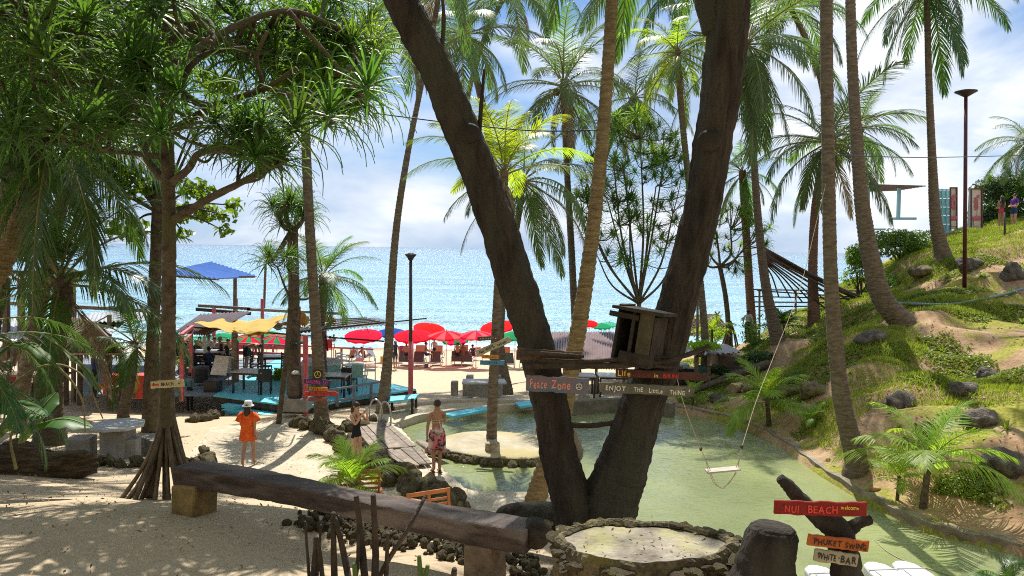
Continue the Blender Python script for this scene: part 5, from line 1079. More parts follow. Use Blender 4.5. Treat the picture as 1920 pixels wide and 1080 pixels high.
# blue roofed shelter
bs = thing('blue_roof_shelter', 'shelter with a blue corrugated roof on a bare post', 'shelter', P(440, 640, 36))
corr('roof_sheet', P(300, 512, 34), P(408, 522, 34), P(482, 518, 38), P(396, 491, 38), 12, .05, M_blsheet, bs); 
corr('roof_sheet', P(480, 519, 38), P(410, 523, 34.2), P(300, 514, 34.2), P(330, 492, 40), 3, .02, M_blsheet, bs) if False else None
beam(P(385, 520, 36), P(478, 519, 36.5), .09, M_wood, bs); beam(P(300, 516, 34.5), P(410, 524, 34.5), .09, M_wood, bs); post(440, 521, 640, 36, .14, M_wood, 441, bs); post(443, 560, 640, 35.8, .08, M_gwood, 444, bs); post(310, 515, 640, 35, .12, M_wood, None, bs)
# grey low roofs at the left
lb = thing('grey_roof_bar', 'long low bar roof of grey sheets behind the thatched hut', 'shelter', P(150, 700, 27))
corr('roof_sheet', P(-60, 640, 25), P(210, 625, 25), P(250, 590, 32), P(-60, 596, 32), 30, .03, M_gsheet, lb); corr('roof_sheet', P(160, 604, 27), P(330, 600, 27), P(320, 584, 32), P(170, 586, 32), 20, .03, M_gsheet, lb)
for x in (12, 40, 68, 138, 205, 300): post(x, 510 if x < 140 else 590, 760, 27, .18 if x < 100 else .12, M_wood, None, lb)
beam(P(-40, 522, 27), P(150, 520, 27), .12, M_wood, lb); beam(P(20, 569, 26), P(300, 584, 26), .12, M_wood, lb); corr('roof_sheet', P(-60, 522, 26), P(140, 520, 26), P(160, 508, 30), P(-40, 508, 30), 14, .03, M_bsheet, lb)
# slatted bar counter at the left
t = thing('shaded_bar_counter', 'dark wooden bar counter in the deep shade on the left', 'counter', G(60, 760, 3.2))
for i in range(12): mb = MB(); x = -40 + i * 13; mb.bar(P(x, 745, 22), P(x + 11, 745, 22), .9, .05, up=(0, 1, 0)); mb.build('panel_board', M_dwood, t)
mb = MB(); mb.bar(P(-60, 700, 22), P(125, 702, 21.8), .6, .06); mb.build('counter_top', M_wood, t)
for i in range(6): p_ = P(-30 + i * 24, 696 - (i % 3) * 3, 21.9); mb = MB(); mb.lathe([(.05, 0), (.05, .16), (.02, .22), (.02, .3)], p_, 8); tag(mb.build('bottle', flat('bottle_glass', (.05, .12, .06), .15), smooth=True), 'small bottle standing on the shaded bar counter', 'bottle', 'bottles on the shaded counter')
# thatched hut
ht = thing('thatched_hut', 'small thatched hut with a woven gable end on the left', 'hut', G(180, 745, 3))
apf, apb = P(178, 606, 21), P(120, 594, 26); elf, erf = P(112, 664, 21.3), P(236, 664, 20.8); elb, erb = elf + (apb - apf), erf + (apb - apf)
def thatch(name, a, b_, c_, d_, n_, par, seed=0):
    "a-b ridge, d-c eaves: overlapping courses of palm strips"
    r = random.Random(seed); mb = MB(); a, b_, c_, d_ = map(Vector, (a, b_, c_, d_)); nr = (b_ - a).cross(d_ - a).normalized(); nr = nr if nr.z > 0 else -nr
    for j in range(7):
        for i in range(n_):
            u = (i + r.random()) / n_; v0 = j / 7; v1 = v0 + r.uniform(.16, .26) ; w_ = .7 / n_; h0 = nr * (.03 + r.random() * .03); h1 = nr * (.05 + r.random() * .06)
            e = lambda uu, vv: a.lerp(b_, uu) + (d_.lerp(c_, uu) - a.lerp(b_, uu)) * vv
            mb.add([e(u - w_, v0) + h0, e(u + w_, v0) + h0, e(u + w_ * .7 + r.uniform(-.01, .01), v1) + h1, e(u - w_ * .7, v1) + h1], [(0, 1, 2, 3)])
    o = mb.build(name, M_thatch, par, kind='stuff'); mb = MB(); mb.slab(a, b_, c_, d_, .06); mb.build(name + '_base', M_thatch, par); return o
thatch('thatch', apf, apb, elb, elf, 46, ht, 1); thatch('thatch', apf, apb, erb, erf, 46, ht, 2)
for a, b_ in ((apf, elf), (apf, erf), (elf, erf)): beam(a + Vector((0, -.08, .02)), b_ + Vector((0, -.08, .02)), .06, M_gwood, ht)
beam(apf + Vector((0, -.05, 0)), apf + Vector((.45, -.05, .25)), .03, M_gwood, ht); beam(apf + Vector((0, -.05, 0)), apf + Vector((-.3, -.05, .25)), .03, M_gwood, ht)
for i in range(1, 9):
    u = i / 9; lo = elf.lerp(erf, u); hi_ = apf.lerp(elf, abs(1 - 2 * u)) if u < .5 else apf.lerp(erf, abs(1 - 2 * u)); 
    for s in (-.22, .22):
        a = lo + Vector((0, -.04, 0)); b_ = a.lerp(hi_, .85) + Vector((s * (1 - abs(1 - 2 * u)), -.04, 0)); beam(a, b_, .025, M_gwood, ht)
mb = MB(); mb.add([elf, erf, apf], [(0, 1, 2)]); mb.add([elf + Vector((0, .03, 0)), erf + Vector((0, .03, 0)), apf + Vector((0, .03, 0))], [(2, 1, 0)]); mb.build('gable_mat', M_thatch, ht)
mb = MB(); r = random.Random(9)
for i in range(160): p_ = elf.lerp(erf, r.random()) + Vector((0, -.1 + r.random() * .2, 0)); l = r.uniform(.12, .32); mb.add([p_, p_ + Vector((.03, 0, 0)), p_ + Vector((.03 + r.uniform(-.05, .05), 0, -l))], [(0, 1, 2)])
mb.build('fringe', M_thatch, ht, kind='stuff')
for x in (124, 150, 205, 228): post(x, 660, 760, 21.5 + (x % 3) * .5, .11, M_dwood, None, ht)
# things under and beside the hut
def binbox(name, lab, cat, x, y0, y1, wpx, d, m_, dep=.5, bevel=.02):
    a = P(x, y1, d); b_ = P(x, y0, d); mb = MB(); w_ = S(wpx, d) / 2; mb.prism([(a.x - w_, a.y), (a.x + w_, a.y), (a.x + w_, a.y + dep), (a.x - w_, a.y + dep)], a.z, b_.z); return tag(mb.build(name, m_, bevel=bevel), lab, cat)
binbox('red_bin', 'big red plastic tub behind the mottled trunk', 'tub', 261, 704, 748, 30, 21.6, M_red); binbox('red_crate', 'red plastic box beside the small wooden table', 'box', 210, 704, 740, 36, 22.5, M_red); binbox('red_panel_box', 'red box at the far left edge of the bar', 'box', 3, 705, 728, 18, 22, M_red)
binbox('white_worktop', 'pale table top between the hut and the red tub', 'worktop', 205, 728, 731, 46, 21.2, M_wood); binbox('black_cooler', 'square dark cooler box at the corner of the bar floor', 'cooler box', 394, 715, 737, 26, 25.2, M_black)
mb = MB(); p_ = P(377, 716, 26.5); mb.lathe([(.24, 0), (.28, .5), (.30, .52), (.25, .56)], p_, 14); tag(mb.build('rubbish_bin', flat('grey_bin', (.09, .10, .11)), smooth=True), 'round grey bin beside the black cooler', 'bin')
for i in range(5): p_ = P(182 + i * 6, 726 - (i % 2) * 4, 21.1); mb = MB(); mb.ell(p_, (.07, .07, .07), n=8); tag(mb.build('coconut', flat('orange_fruit', (.55, .2, .04)), smooth=True), 'orange fruit on the pale table beside the hut', 'fruit', 'orange fruit on the pale table')
t = thing('menu_board', 'white folding menu board standing on the bar floor', 'board', P(417, 722, 26)); 
mb = MB(); mb.slab(P(394, 702, 25.8), P(424, 704, 25.8), P(430, 668, 26.3), P(404, 666, 26.3), .03); mb.build('panel', M_white, t); mb = MB(); mb.slab(P(424, 700, 26.6), P(440, 700, 26.6), P(438, 670, 26.4), P(430, 668, 26.4), .03); mb.build('panel', M_white, t)
for x in (407, 428): mb = MB(); mb.bar(P(x, 704, 25.9), P(x, 722, 25.8), .03); mb.build('leg', M_metal, t)
# furniture
def table(label, c, w_, dpt, h, mt, ml, rz=0, round_=False, grp='tables on the deck'):
    t = thing('bar_table', label, 'table', c, grp, rz); mb = MB()
    if round_: mb.lathe([(w_ / 2, h - .03), (w_ / 2, h)], (0, 0, 0), 20)
    else: mb.box((0, 0, h - .02), (w_, dpt, .04))
    mb.build('tabletop', mt, t, local=True, bevel=.006)
    if round_: mb = MB(); mb.lathe([(.3, 0), (.08, .1), (.10, h - .04)], (0, 0, 0), 12); mb.build('pedestal', ml, t, local=True, smooth=True)
    else:
        for x in (-1, 1):
            for y in (-1, 1): mb = MB(); mb.box((x * (w_ / 2 - .06), y * (dpt / 2 - .06), (h - .04) / 2), (.06, .06, h - .04)); mb.build('leg', ml, t, local=True)
        mb = MB(); mb.box((0, 0, h - .08), (w_ - .12, dpt - .12, .08)); mb.build('apron', ml, t, local=True)
    return t
def chair(label, c, m_, rz, grp, slats=3, h=.9, arms=False):
    t = thing('bar_chair', label, 'chair', c, grp, rz)
    def b(nm, cc, size): mb = MB(); mb.box(cc, size); mb.build(nm, m_, t, local=True, bevel=.006)
    b('seat', (0, 0, .44), (.42, .42, .03))
    for x in (-.19, .19): b('leg', (x, -.19, .22), (.035, .035, .44)); b('leg', (x, .19, h / 2), (.035, .035, h))
    if slats:
        for k in range(slats): b('back_slat', (0, .19, .56 + k * (h - .56) / slats), (.38, .02, .07))
    else: b('backrest', (0, .19, .68), (.40, .025, .42))
    if arms:
        for x in (-.22, .22): b('armrest', (x, 0, .64), (.03, .40, .03)); b('arm_post', (x, -.18, .54), (.03, .03, .2))
    return t
M_top = flat('pale_table_top', (.42, .42, .40), .35)
def at(x, y, z=DZ): return G(x, y, z)
table('black-legged table with a pale top nearest the deck edge', at(473, 735), 1.15, .8, .76, M_top, M_black, radians(-10)); table('black table with a pale top behind the peace signs', at(628, 742), .95, .7, .74, M_top, M_black, radians(-5)); table('dark table farther back between the slatted chairs', at(520, 702), 1.2, .8, .75, M_top, M_dwood, .1)
table('long dining table crowded by seated guests', at(392, 692), 2.2, .9, .75, M_top, M_dwood, .1); table('round pale blue table beside the white metal chairs', at(663, 722), .8, .8, .76, flat('pale_blue_top', (.40, .55, .68), .3), flat('mint_paint', (.35, .58, .50)), 0, True)
cg_ = 'chairs on the bar deck'
chair('black plastic chair at the right of the front table', at(496, 738), M_black, radians(200), cg_, 0, .85, True); chair('black plastic chair at the table behind the peace signs', at(655, 735), M_black, radians(160), cg_, 0, .85); chair('black plastic chair left of the table behind the peace signs', at(602, 735), M_black, radians(60), cg_, 0, .85)
for lab, x, y, rz in (('dark slatted chair pushed back from the dining group', 482, 703, 120), ('dark slatted chair beside the bending man', 470, 692, 70), ('dark slatted chair at the left of the farther table', 497, 708, 90), ('tall-backed slatted chair right of the farther table', 537, 706, 200), ('slatted chair half hidden by the leaning screw pine', 548, 700, 250)):
    chair(lab, at(x, y), M_dwood, radians(rz), cg_, 5, 1.0)
for i, (x, y, rz) in enumerate(((352, 703, 20), (372, 706, 180), (400, 706, 180), (424, 703, 170), (350, 690, 10), (380, 686, 0), (412, 685, 0))):
    chair('dark chair of a seated guest at the long dining table', at(x, y), M_dwood, radians(rz + 180), 'chairs round the long dining table', 3, .8)
for lab, x, y, rz in (('white metal armchair right of the round blue table', 694, 716, -80), ('white metal armchair left of the round blue table', 637, 716, 80), ('mint green chair in front of the round blue table', 674, 728, 170), ('white metal armchair farther left near the bathers', 642, 696, 60)):
    chair(lab, at(x, y), flat('mint_paint', (.35, .58, .50)) if 'mint' in lab else M_white, radians(rz), 'pale chairs by the round table', 0 if 'mint' in lab else 2, .88, True)
t = thing('round_bar', 'curved mint-green bar counter with white rim', 'bar counter', at(598, 722)); mb = MB(); mb.lathe([(.78, 0), (.80, .75)], at(598, 718), 22); mb.build('counter_wall', flat('mint_paint', (.35, .58, .50)), t); mb = MB(); mb.lathe([(.86, .75), (.88, .83), (.6, .84)], at(598, 718), 22); mb.build('rim', M_white, t)
chair('red plastic armchair with yellow cushion behind the mint bar', P(616, 672, 33), M_red, radians(180), cg_, 0, .9, True)
# barrel on concrete base
t = thing('barrel_pedestal', 'dark wooden barrel on a concrete block beside the pink post', 'barrel', G(554, 768, 3.4)); p_ = P(554, 745, 22.6); mb = MB(); mb.lathe([(.22, 0), (.21, .35), (.17, .68), (.19, .70)], p_, 14); mb.build('barrel', mat('barrel_wood', (.14, .11, .09), (.07, .055, .045), 5, .8, .4), t, smooth=True)
mb = MB(); mb.box(p_ + Vector((0, 0, -.2)), (.85, .6, .4)); mb.build('block', M_conc, t, bevel=.02); mb = MB(); mb.ell(p_ + Vector((0, 0, .76)), (.12, .12, .07)); mb.build('shell', M_white, t, smooth=True)
shrub('potted plant with lime-green leaves behind the front table', at(523, 712) , (.55, .3, .22), 260, .16, L_young, 3, 'potted_plant', None, .6, 4, 'plant')
# signs on the palm
M_sq = flat('black_board', (.03, .028, .022))
o = sign('square black board with a yellow peace emblem on the palm trunk', 596, 702, 18, 18, 20.62, M_sq, (), seed=11, name='peace_board', t=.03); peace(o, 0, 0, S(6, 20.62), P_yel, -.02)
sign('dark board with magenta letters reading Beautiful Day on the palm', 595, 716, 50, 10, 20.6, mat('navy_board', (.07, .05, .13), (.04, .03, .08)), (('BEAUTIFUL', .08, .2, .6, P_mag, .56), ('DAY', .72, .15, .6, P_mag, .2)), 4, seed=12, t=.03)
def scrib(o, w_, h, m_, y, n_=8, seed=0):
    r = random.Random(seed); mb = MB()
    for i in range(n_):
        x = -w_ / 2 + w_ * (.1 + .8 * i / n_); pts = [(x + r.uniform(0, .08) * w_, y - .004, r.uniform(-.28, .28) * h) for _ in range(3)]; mb.tube(pts, h * .06, 4)
    mb.build('faded_writing', m_, o, local=True, kind='stuff')
o = sign('small orange board with faded dark writing on the palm', 597, 729, 34, 7, 20.6, mat('bright_orange_board', (.6, .26, .04), (.45, .18, .03)), (), 2, seed=13, t=.03); scrib(o, S(34, 20.6), S(7, 20.6), P_blk, -.018, seed=1)
o = sign('red arrow board with faded writing pointing right on the palm', 600, 738, 56, 9, 20.58, mat('coral_board', (.5, .06, .04), (.36, .04, .03)), (), -1, point=8, seed=14, t=.03); scrib(o, S(56, 20.6), S(9, 20.6), P_dred, -.018, seed=2)
sign('short faded red board lowest on the peace sign palm', 595, 749, 34, 7, 20.6, mat('faded_red_board', (.30, .09, .07), (.2, .06, .05)), (), 1, seed=15, t=.03)
dI = 19.55
o = sign('brown board pointing left near the top of the island palm', 918, 634, 46, 7, dI, B_brn, (), -3, taper=-.2, seed=16, t=.03); scrib(o, S(46, dI), S(7, dI), P_wht, -.018, seed=3)
o = sign('long pale arrow board slanting up on the island palm', 924, 650, 66, 12, dI - .05, B_pale, (('Nui', .08, .25, .45, P_blk, .14), ('WHITE-', .27, .25, .5, P_blk, .3), ('caSun', .62, .25, .45, P_blk, .28)), -24, point=6, seed=17, t=.03)
o = sign('small orange board under the slanting arrow on the island palm', 919, 669, 32, 7, dI, mat('bright_orange_board', (.6, .26, .04)), (), 2, seed=18, t=.03); scrib(o, S(32, dI), S(7, dI), P_blk, -.018, seed=4)
o = sign('blue board lowest on the island palm', 923, 680, 46, 9, dI, mat('blue_board', (.10, .24, .38), (.06, .16, .28)), (), 0, seed=19, t=.03); scrib(o, S(30, dI), S(7, dI), P_blk, -.018, 5, seed=5)
o = sign('black board nailed to the tall trunk over the barrel', 556, 643, 36, 5, 23.2, M_sq, (), 0, seed=20, t=.03); scrib(o, S(36, 23), S(5, 23), P_wht, -.018, seed=6); sign('tiny dark board under the black board over the barrel', 550, 652, 16, 9, 23.2, M_sq, (), 0, seed=21, t=.03)
o = sign('cream board with a red arrow reading Beach on the screw pine trunk', 314, 720, 64, 14, SD - .25, mat('cream_board', (.62, .52, .30), (.48, .40, .22)), (('BEACH', .32, .3, .42, P_blk, .38), ('+', .82, .3, .42, P_blk)), -4, seed=22)
mb = MB(); w_ = S(64, SD); mb.bar((-w_ * .42, -.014, 0), (-w_ * .24, -.014, 0), w_ * .04, .004, up=(0, 1, 0)); mb.add([(-w_ * .46, -.014, 0), (-w_ * .38, -.014, -w_ * .035), (-w_ * .38, -.014, w_ * .035)], [(0, 1, 2)]); mb.build('arrow', P_red, o, local=True)

# ------------------------------------------------------------------ lamp posts and poles
def lamp(label, x, y0, y1, d, r_, head, name='lamp_post', m_=M_metal, m2=None, ysplit=None):
    a = P(x, y1, d); b_ = P(x, y0, d); a.z = min(a.z, Hs(a.x, a.y)); t = thing(name, label, 'lamp post', a)
    mb = MB(); mb.tube([a + Vector((0, 0, -.3)), a.lerp(b_, .5), b_], [r_, r_ * .9, r_ * .8], 10); mb.build('pole', m_, t, smooth=True)
    if ysplit: s_ = P(x, ysplit, d); mb = MB(); mb.tube([a + Vector((0, 0, -.25)), s_], r_ * 1.25, 10); mb.build('painted_sleeve', m2, t, smooth=True)
    if head: mb = MB(); mb.lathe([(r_ * 1.2, 0), (head * .6, .08), (head, .16), (head * 1.02, .19), (head * .5, .21)], b_ - Vector((0, 0, .06)), 18); mb.build('lamp_head', M_metal, t, smooth=True); mb = MB(); mb.lathe([(head * .5, .205), (head * .55, .23)], b_ - Vector((0, 0, .06)), 14); mb.build('solar_panel', M_black, t)
    return t
lamp('slim lamp post with a pink sleeve and flat head by the deck corner', 770, 484, 757, 24.5, .065, .19, m2=M_pink, ysplit=640)
lamp('tall dark red lamp post with saucer head on the slope', 1811, 178, 500, 26.5, .07, .36, m_=mat('dark_red_pole', (.09, .02, .02), (.05, .012, .012), 5, .5, .1))
lamp('thin grey lamp post with a flat head right of the forked tree', 1308, 506, 690, 30, .06, .22, m_=M_gwood)
lamp('short dark garden stake on the bright lawn', 1884, 398, 463, 33, .05, 0, 'garden_post')
bpy.data.objects['garden_post']['category'] = 'post'

# ------------------------------------------------------------------ beach parasols and loungers
UC = {'red': (.88, .012, .09), 'pink': (.85, .16, .20), 'green': (.02, .38, .16), 'blue': (.02, .12, .50), 'teal': (.10, .55, .40)}
def parasol(label, x, y, wpx, d, cols, tilt=12, taz=-90, base_z=None, grp='parasols along the beach'):
    top = P(x, y - 7, d); r_ = S(wpx, d) / 2 * 1.08; z0 = base_z if base_z is not None else Hs(top.x, top.y); t = thing('beach_parasol', label, 'parasol', (top.x, top.y, z0), grp); n_ = 12
    ax_ = Vector((cos(radians(taz)), sin(radians(taz)), 0)); R = Matrix.Rotation(radians(tilt), 3, Vector((0, 0, 1)).cross(ax_)); h = .22 * r_ + .06
    for ci, c in enumerate(cols):
        mb = MB()
        for k in range(n_):
            if k % len(cols) != ci: continue
            A0 = 2 * pi * k / n_; A1 = 2 * pi * (k + 1) / n_; am = (A0 + A1) / 2
            def pt(a, f): return Vector((cos(a) * r_ * f, sin(a) * r_ * f, -h * f ** 1.5))
            g_ = [Vector((0, 0, 0)), pt(A0, .5), pt(am, .5) - Vector((0, 0, .02)), pt(A1, .5), pt(A0, 1), pt(am, .965) + Vector((0, 0, -.01)), pt(A1, 1), pt(A0, 1) - Vector((0, 0, .07)), pt(am, .965) - Vector((0, 0, .16)), pt(A1, 1) - Vector((0, 0, .07))]
            mb.add([top + R @ v for v in g_], [(0, 1, 2), (0, 2, 3), (1, 4, 5, 2), (2, 5, 6, 3), (4, 7, 8, 5), (5, 8, 9, 6)])
        mb.build('canopy', cloth('parasol_' + c, UC[c], .58), t)
    mb = MB(); mb.tube([(top.x, top.y, z0 - .3), (top.x, top.y, z0 + 1.2), tuple(top + R @ Vector((0, 0, .08)))], .028, 6); mb.build('pole', M_white, t)
    mb = MB(); mb.bar((0, 0, 0), (0, 0, .01), .01)
    for k in range(0, n_, 2):
        mb = MB(); a = 2 * pi * k / n_; mb.tube([top + R @ Vector((0, 0, -.03)), top + R @ (Vector((cos(a) * r_ * .97, sin(a) * r_ * .97, -h - .02)))], .01, 4); mb.build('rib', M_metal, t)
    return t
for a in (('scarlet parasol farthest left in the open row', 681, 627, 66, 46, ('red',), 14), ('scarlet parasol right in front of the lamp post sleeve', 775, 627, 68, 46, ('red',), 12), ('tilted scarlet parasol rising behind the lamp post', 806, 615, 56, 50, ('red',), 16, -60), ('faded pink-red parasol over the standing woman', 837, 627, 64, 45.5, ('pink', 'red'), 6), ('faded red parasol left of the island palm', 893, 627, 62, 45.5, ('pink', 'red'), 5),
          ('small red and green striped parasol in the middle of the row', 853, 636, 48, 47, ('red', 'green'), 14), ('red parasol farthest back between the two palms', 932, 611, 62, 50, ('red',), 16, -120), ('green parasol touching the left forked trunk', 966, 629, 52, 46, ('green',), 8), ('deep blue parasol half hidden by the dark leaning palm', 733, 623, 50, 49, ('blue',), 10), ('scarlet parasol tip seen right of the ringed palm', 1105, 608, 30, 52, ('red',), 14),
          ('green parasol above the brown metal roof', 1128, 613, 34, 54, ('green',), 8), ('pale green parasol above the brown metal roof at right', 1143, 610, 30, 55, ('teal',), 8), ('big green parasol behind the dining guests', 412, 633, 70, 44, ('green',), 10), ('red and green striped parasol behind the pink railing, left one', 467, 636, 66, 43, ('red', 'green'), 16), ('red and green striped parasol behind the pink railing, right one', 519, 636, 66, 43, ('red', 'green'), 16), ('pale teal parasol behind the two pink posts', 368, 638, 62, 44, ('teal',), 10), ('teal parasol at the far left of the bar', 325, 636, 44, 44, ('teal', 'green'), 10), ('green parasol peeking out beside the yellow awning', 500, 628, 50, 50, ('green',), 8), ('small green parasol beyond the pink railing end', 553, 636, 44, 46, ('green', 'red'), 8)):
    parasol(*a)
M_lgr = flat('grey_mesh', (.10, .10, .10), .7); M_lor = flat('orange_cushion', (.52, .20, .11), .8)
def lounger(label, x, y, z, m_, rz=0):
    c = G(x, y, z); c.z = Hs(c.x, c.y); t = thing('sun_lounger', label, 'sun lounger', c, 'sun loungers on the beach', rz)
    def b(nm, cc, size, R=None, mm=m_): mb = MB(); mb.box(cc, size, R); mb.build(nm, mm, t, local=True)
    b('mattress', (0, .6, .34), (.62, 1.3, .07)); R_ = Matrix.Rotation(radians(-28), 3, 'X'); b('backrest', (0, -.18, .62), (.62, .07, .68), R_)
    for x_ in (-.32, .32): b('side_rail', (x_, .4, .29), (.04, 1.7, .04), None, M_white); b('leg', (x_, -.3, .14), (.04, .05, .3), None, M_white); b('leg', (x_, 1.1, .14), (.04, .05, .3), None, M_white); b('armrest', (x_, .05, .52), (.05, .45, .03), None, M_white)
    return t
for a in (('grey sun lounger right beside the walking figure', 758, 688, 1.05, M_lgr), ('grey sun lounger just right of the lamp post', 786, 688, 1.05, M_lgr), ('grey sun lounger in the middle of the front row', 817, 688, 1.05, M_lgr), ('grey sun lounger fourth in the front row', 856, 687, 1.05, M_lgr), ('sun lounger with a white towel over its dark back', 876, 687, 1.05, M_lgr), ('orange cushioned lounger behind the second grey one', 788, 670, .8, M_lor), ('orange cushioned lounger behind the third grey one', 822, 669, .8, M_lor), ('orange cushioned lounger with two sitters', 870, 668, .8, M_lor), ('orange cushioned lounger turned away near the island palm', 893, 674, .85, M_lor, .5),
          ('orange cushioned lounger right of the island palm', 948, 672, .85, M_lor), ('dark sun lounger left of the forked tree', 952, 690, 1.05, M_lgr, .3), ('black lounger with the pink towel woman', 985, 690, 1.05, M_lgr, -.2), ('pale lounger under the leftmost scarlet parasol', 662, 678, .95, flat('pale_mattress', (.40, .52, .62)), .9), ('patterned lounger behind the leftmost scarlet parasol', 690, 676, .95, flat('pale_mattress', (.40, .52, .62)), 1.2), ('red cushioned lounger left of the lamp post', 757, 672, .85, flat('red_cushion', (.4, .04, .08)))):
    lounger(*a)
binbox('yellow_cooler', 'yellow box standing on the sand left of the dark palm', 'box', 717, 668, 680, 8, 45, flat('yellow_plastic', (.6, .36, .05)), .3); binbox('black_bag', 'black bag on the sand between the loungers', 'bag', 799, 682, 690, 7, 44, M_black, .3)
binbox('pink_towel', 'pink towel lying on the sand by the left lounger', 'towel', 673, 673, 677, 14, 45, flat('pink_towel', (.6, .3, .33)), .6)
# ------------------------------------------------------------------ brown roofs on the far shore
br = thing('brown_roof_shelter', 'open shelter with a brown corrugated roof behind the ringed palm', 'shelter', G(1120, 740, 3.4))
corr('roof_sheet', P(1030, 684, 27), P(1178, 694, 27), P(1172, 622, 34), P(1034, 622, 34), 30, .035, mat('brown_pink_sheet', (.27, .19, .185), (.19, .13, .13), 3, .4, .1, spec=.7), br)
for x, y1, d in ((1038, 742, 27.2), (1118, 745, 26.8), (1170, 745, 27), (1050, 700, 33.5), (1160, 700, 33.5)): post(x, 684 if d < 30 else 626, y1, d, .1, M_wood, None, br)
for lab, x, y, w_ in (('white topped table under the brown corrugated roof', 1088, 742, 1.0), ('dark bar table at the right under the brown corrugated roof', 1152, 742, 1.2)): table(lab, G(x, y, 3.5), w_, .8, .75, M_top if 'white' in lab else flat('wht', (.6, .62, .64)), M_black, grp=None)
binbox('black_drum_box', 'black box below the white topped table', 'box', 1060, 722, 742, 22, 26, M_black)
sr = thing('small_roof_shelter', 'little open shelter with a brown ribbed roof right of the forked tree', 'shelter', G(1325, 740, 3.4))
corr('roof_sheet', P(1276, 668, 27.5), P(1392, 660, 27.5), P(1362, 645, 31), P(1270, 648, 31), 12, .04, mat('brown_pink_sheet', (.27, .19, .185)), sr)
for x, y1, d in ((1305, 715, 27.8), (1329, 720, 27.6), (1370, 700, 30)): post(x, 662, y1, d, .12, M_wood, None, sr)
binbox('dark_counter', 'dark counter with pale tops under the little ribbed roof', 'counter', 1290, 692, 722, 60, 28.5, M_black); binbox('blue_panel_top', 'pale blue folded sheet on the dark counter', 'sheet', 1282, 684, 691, 22, 28.4, flat('pale_blue_top', (.40, .55, .68))); binbox('green_box', 'green painted box at the end of the dark counter', 'box', 1316, 688, 715, 18, 28.3, flat('green_paint', (.08, .22, .18)))
binbox('concrete_block_wall', 'brown rendered block wall at the foot of the slope', 'wall', 1372, 668, 700, 54, 29.5, mat('brown_render', (.20, .15, .10), (.13, .10, .07), 3, .9, .4), 1.0)
mb = MB(); a = P(1372, 730, 25); mb.tube([a, a + Vector((.55, .5, 0))], [.20, .20], 14, .03, R1); tag(mb.build('cut_log', mat('cut_log', (.30, .22, .12), (.12, .09, .05)), smooth=False), 'short cut log with a pale end lying below the slope', 'log')
for p0, p1, lab in (((1290, 745), (1440, 690), 'fallen trunk lying along the foot of the slope'), ((1350, 722), (1405, 690), 'second fallen branch lying under the brown wall')):
    a, b_ = GT(*p0), GT(*p1); mb = MB(); mb.tube([a + Vector((0, 0, .12)), a.lerp(b_, .5) + Vector((0, 0, .2)), b_ + Vector((0, 0, .15))], [.09, .13, .16], 10, .08, R1); tag(mb.build('fallen_trunk', M_pbark, smooth=True), lab, 'log')
# round thatched shelter
rh = thing('thatched_parasol_hut', 'pale thatched shelter by the water behind the lamp post', 'hut', P(1318, 645, 42)); mb = MB(); r = random.Random(3); ap = P(1322, 588, 42)
th_a, th_b = P(1296, 592, 42), P(1345, 590, 42)
thatch('thatch', th_a, th_b, P(1372, 628, 41), P(1268, 630, 41), 40, rh, 6); thatch('thatch', th_a, th_b, P(1358, 622, 46), P(1290, 622, 46), 20, rh, 7)
for a, b_ in ((P(1340, 594, 41.8), P(1374, 626, 41)), (P(1343, 592, 42), P(1350, 584, 42)), (P(1347, 592, 42), P(1340, 584, 42))): beam(a, b_, .07, M_gwood, rh)
for x in (1280, 1320, 1362): post(x, 620, 650, 41.3, .12, M_wood, None, rh)

# ------------------------------------------------------------------ fan of poles on the headland
fp = thing('pole_fan', 'fan of dark bamboo poles spreading down from a palm trunk', 'pole structure', P(1530, 600, 34)); apx = P(1434, 466, 31.5)
M_bam = mat('dark_bamboo', (.12, .085, .07), (.06, .045, .038), 5, .7, .3)
for i, (x, y, d) in enumerate(((1650, 572, 33), (1636, 566, 33.5), (1622, 566, 34), (1604, 560, 34.3), (1610, 572, 33), (1590, 575, 33), (1570, 580, 33), (1552, 583, 33), (1530, 576, 33.5), (1504, 566, 34), (1482, 558, 34.5), (1460, 556, 35))):
    for k in range(2 if i < 5 else 1):
        b_ = P(x + k * 5, y + k * 3, d); mb = MB(); m_ = apx.lerp(b_, .5) - Vector((0, 0, .12)); mb.tube(catmull([apx + Vector((0, 0, -.06 * i)), m_, b_], 5), .05 if i < 6 else .035, 6, .05, R1); mb.build('bamboo_pole', M_bam, fp, smooth=True)
for a, b_ in (((1412, 543, 35), (1640, 546, 34)), ((1420, 545, 35), (1645, 560, 34)), ((1412, 556, 35), (1620, 560, 34)), ((1414, 566, 35), (1600, 568, 34)), ((1416, 575, 35), (1560, 574, 34))): mb = MB(); mb.tube([P(*a), P(*b_)], .035, 6); mb.build('rail', M_bam, fp)
for x, y1 in ((1424, 640), (1492, 588), (1560, 590), (1620, 585)): mb = MB(); mb.tube([P(x, 545, 34.5), P(x, y1, 34.5)], .05, 6); mb.build('upright', M_gwood, fp)

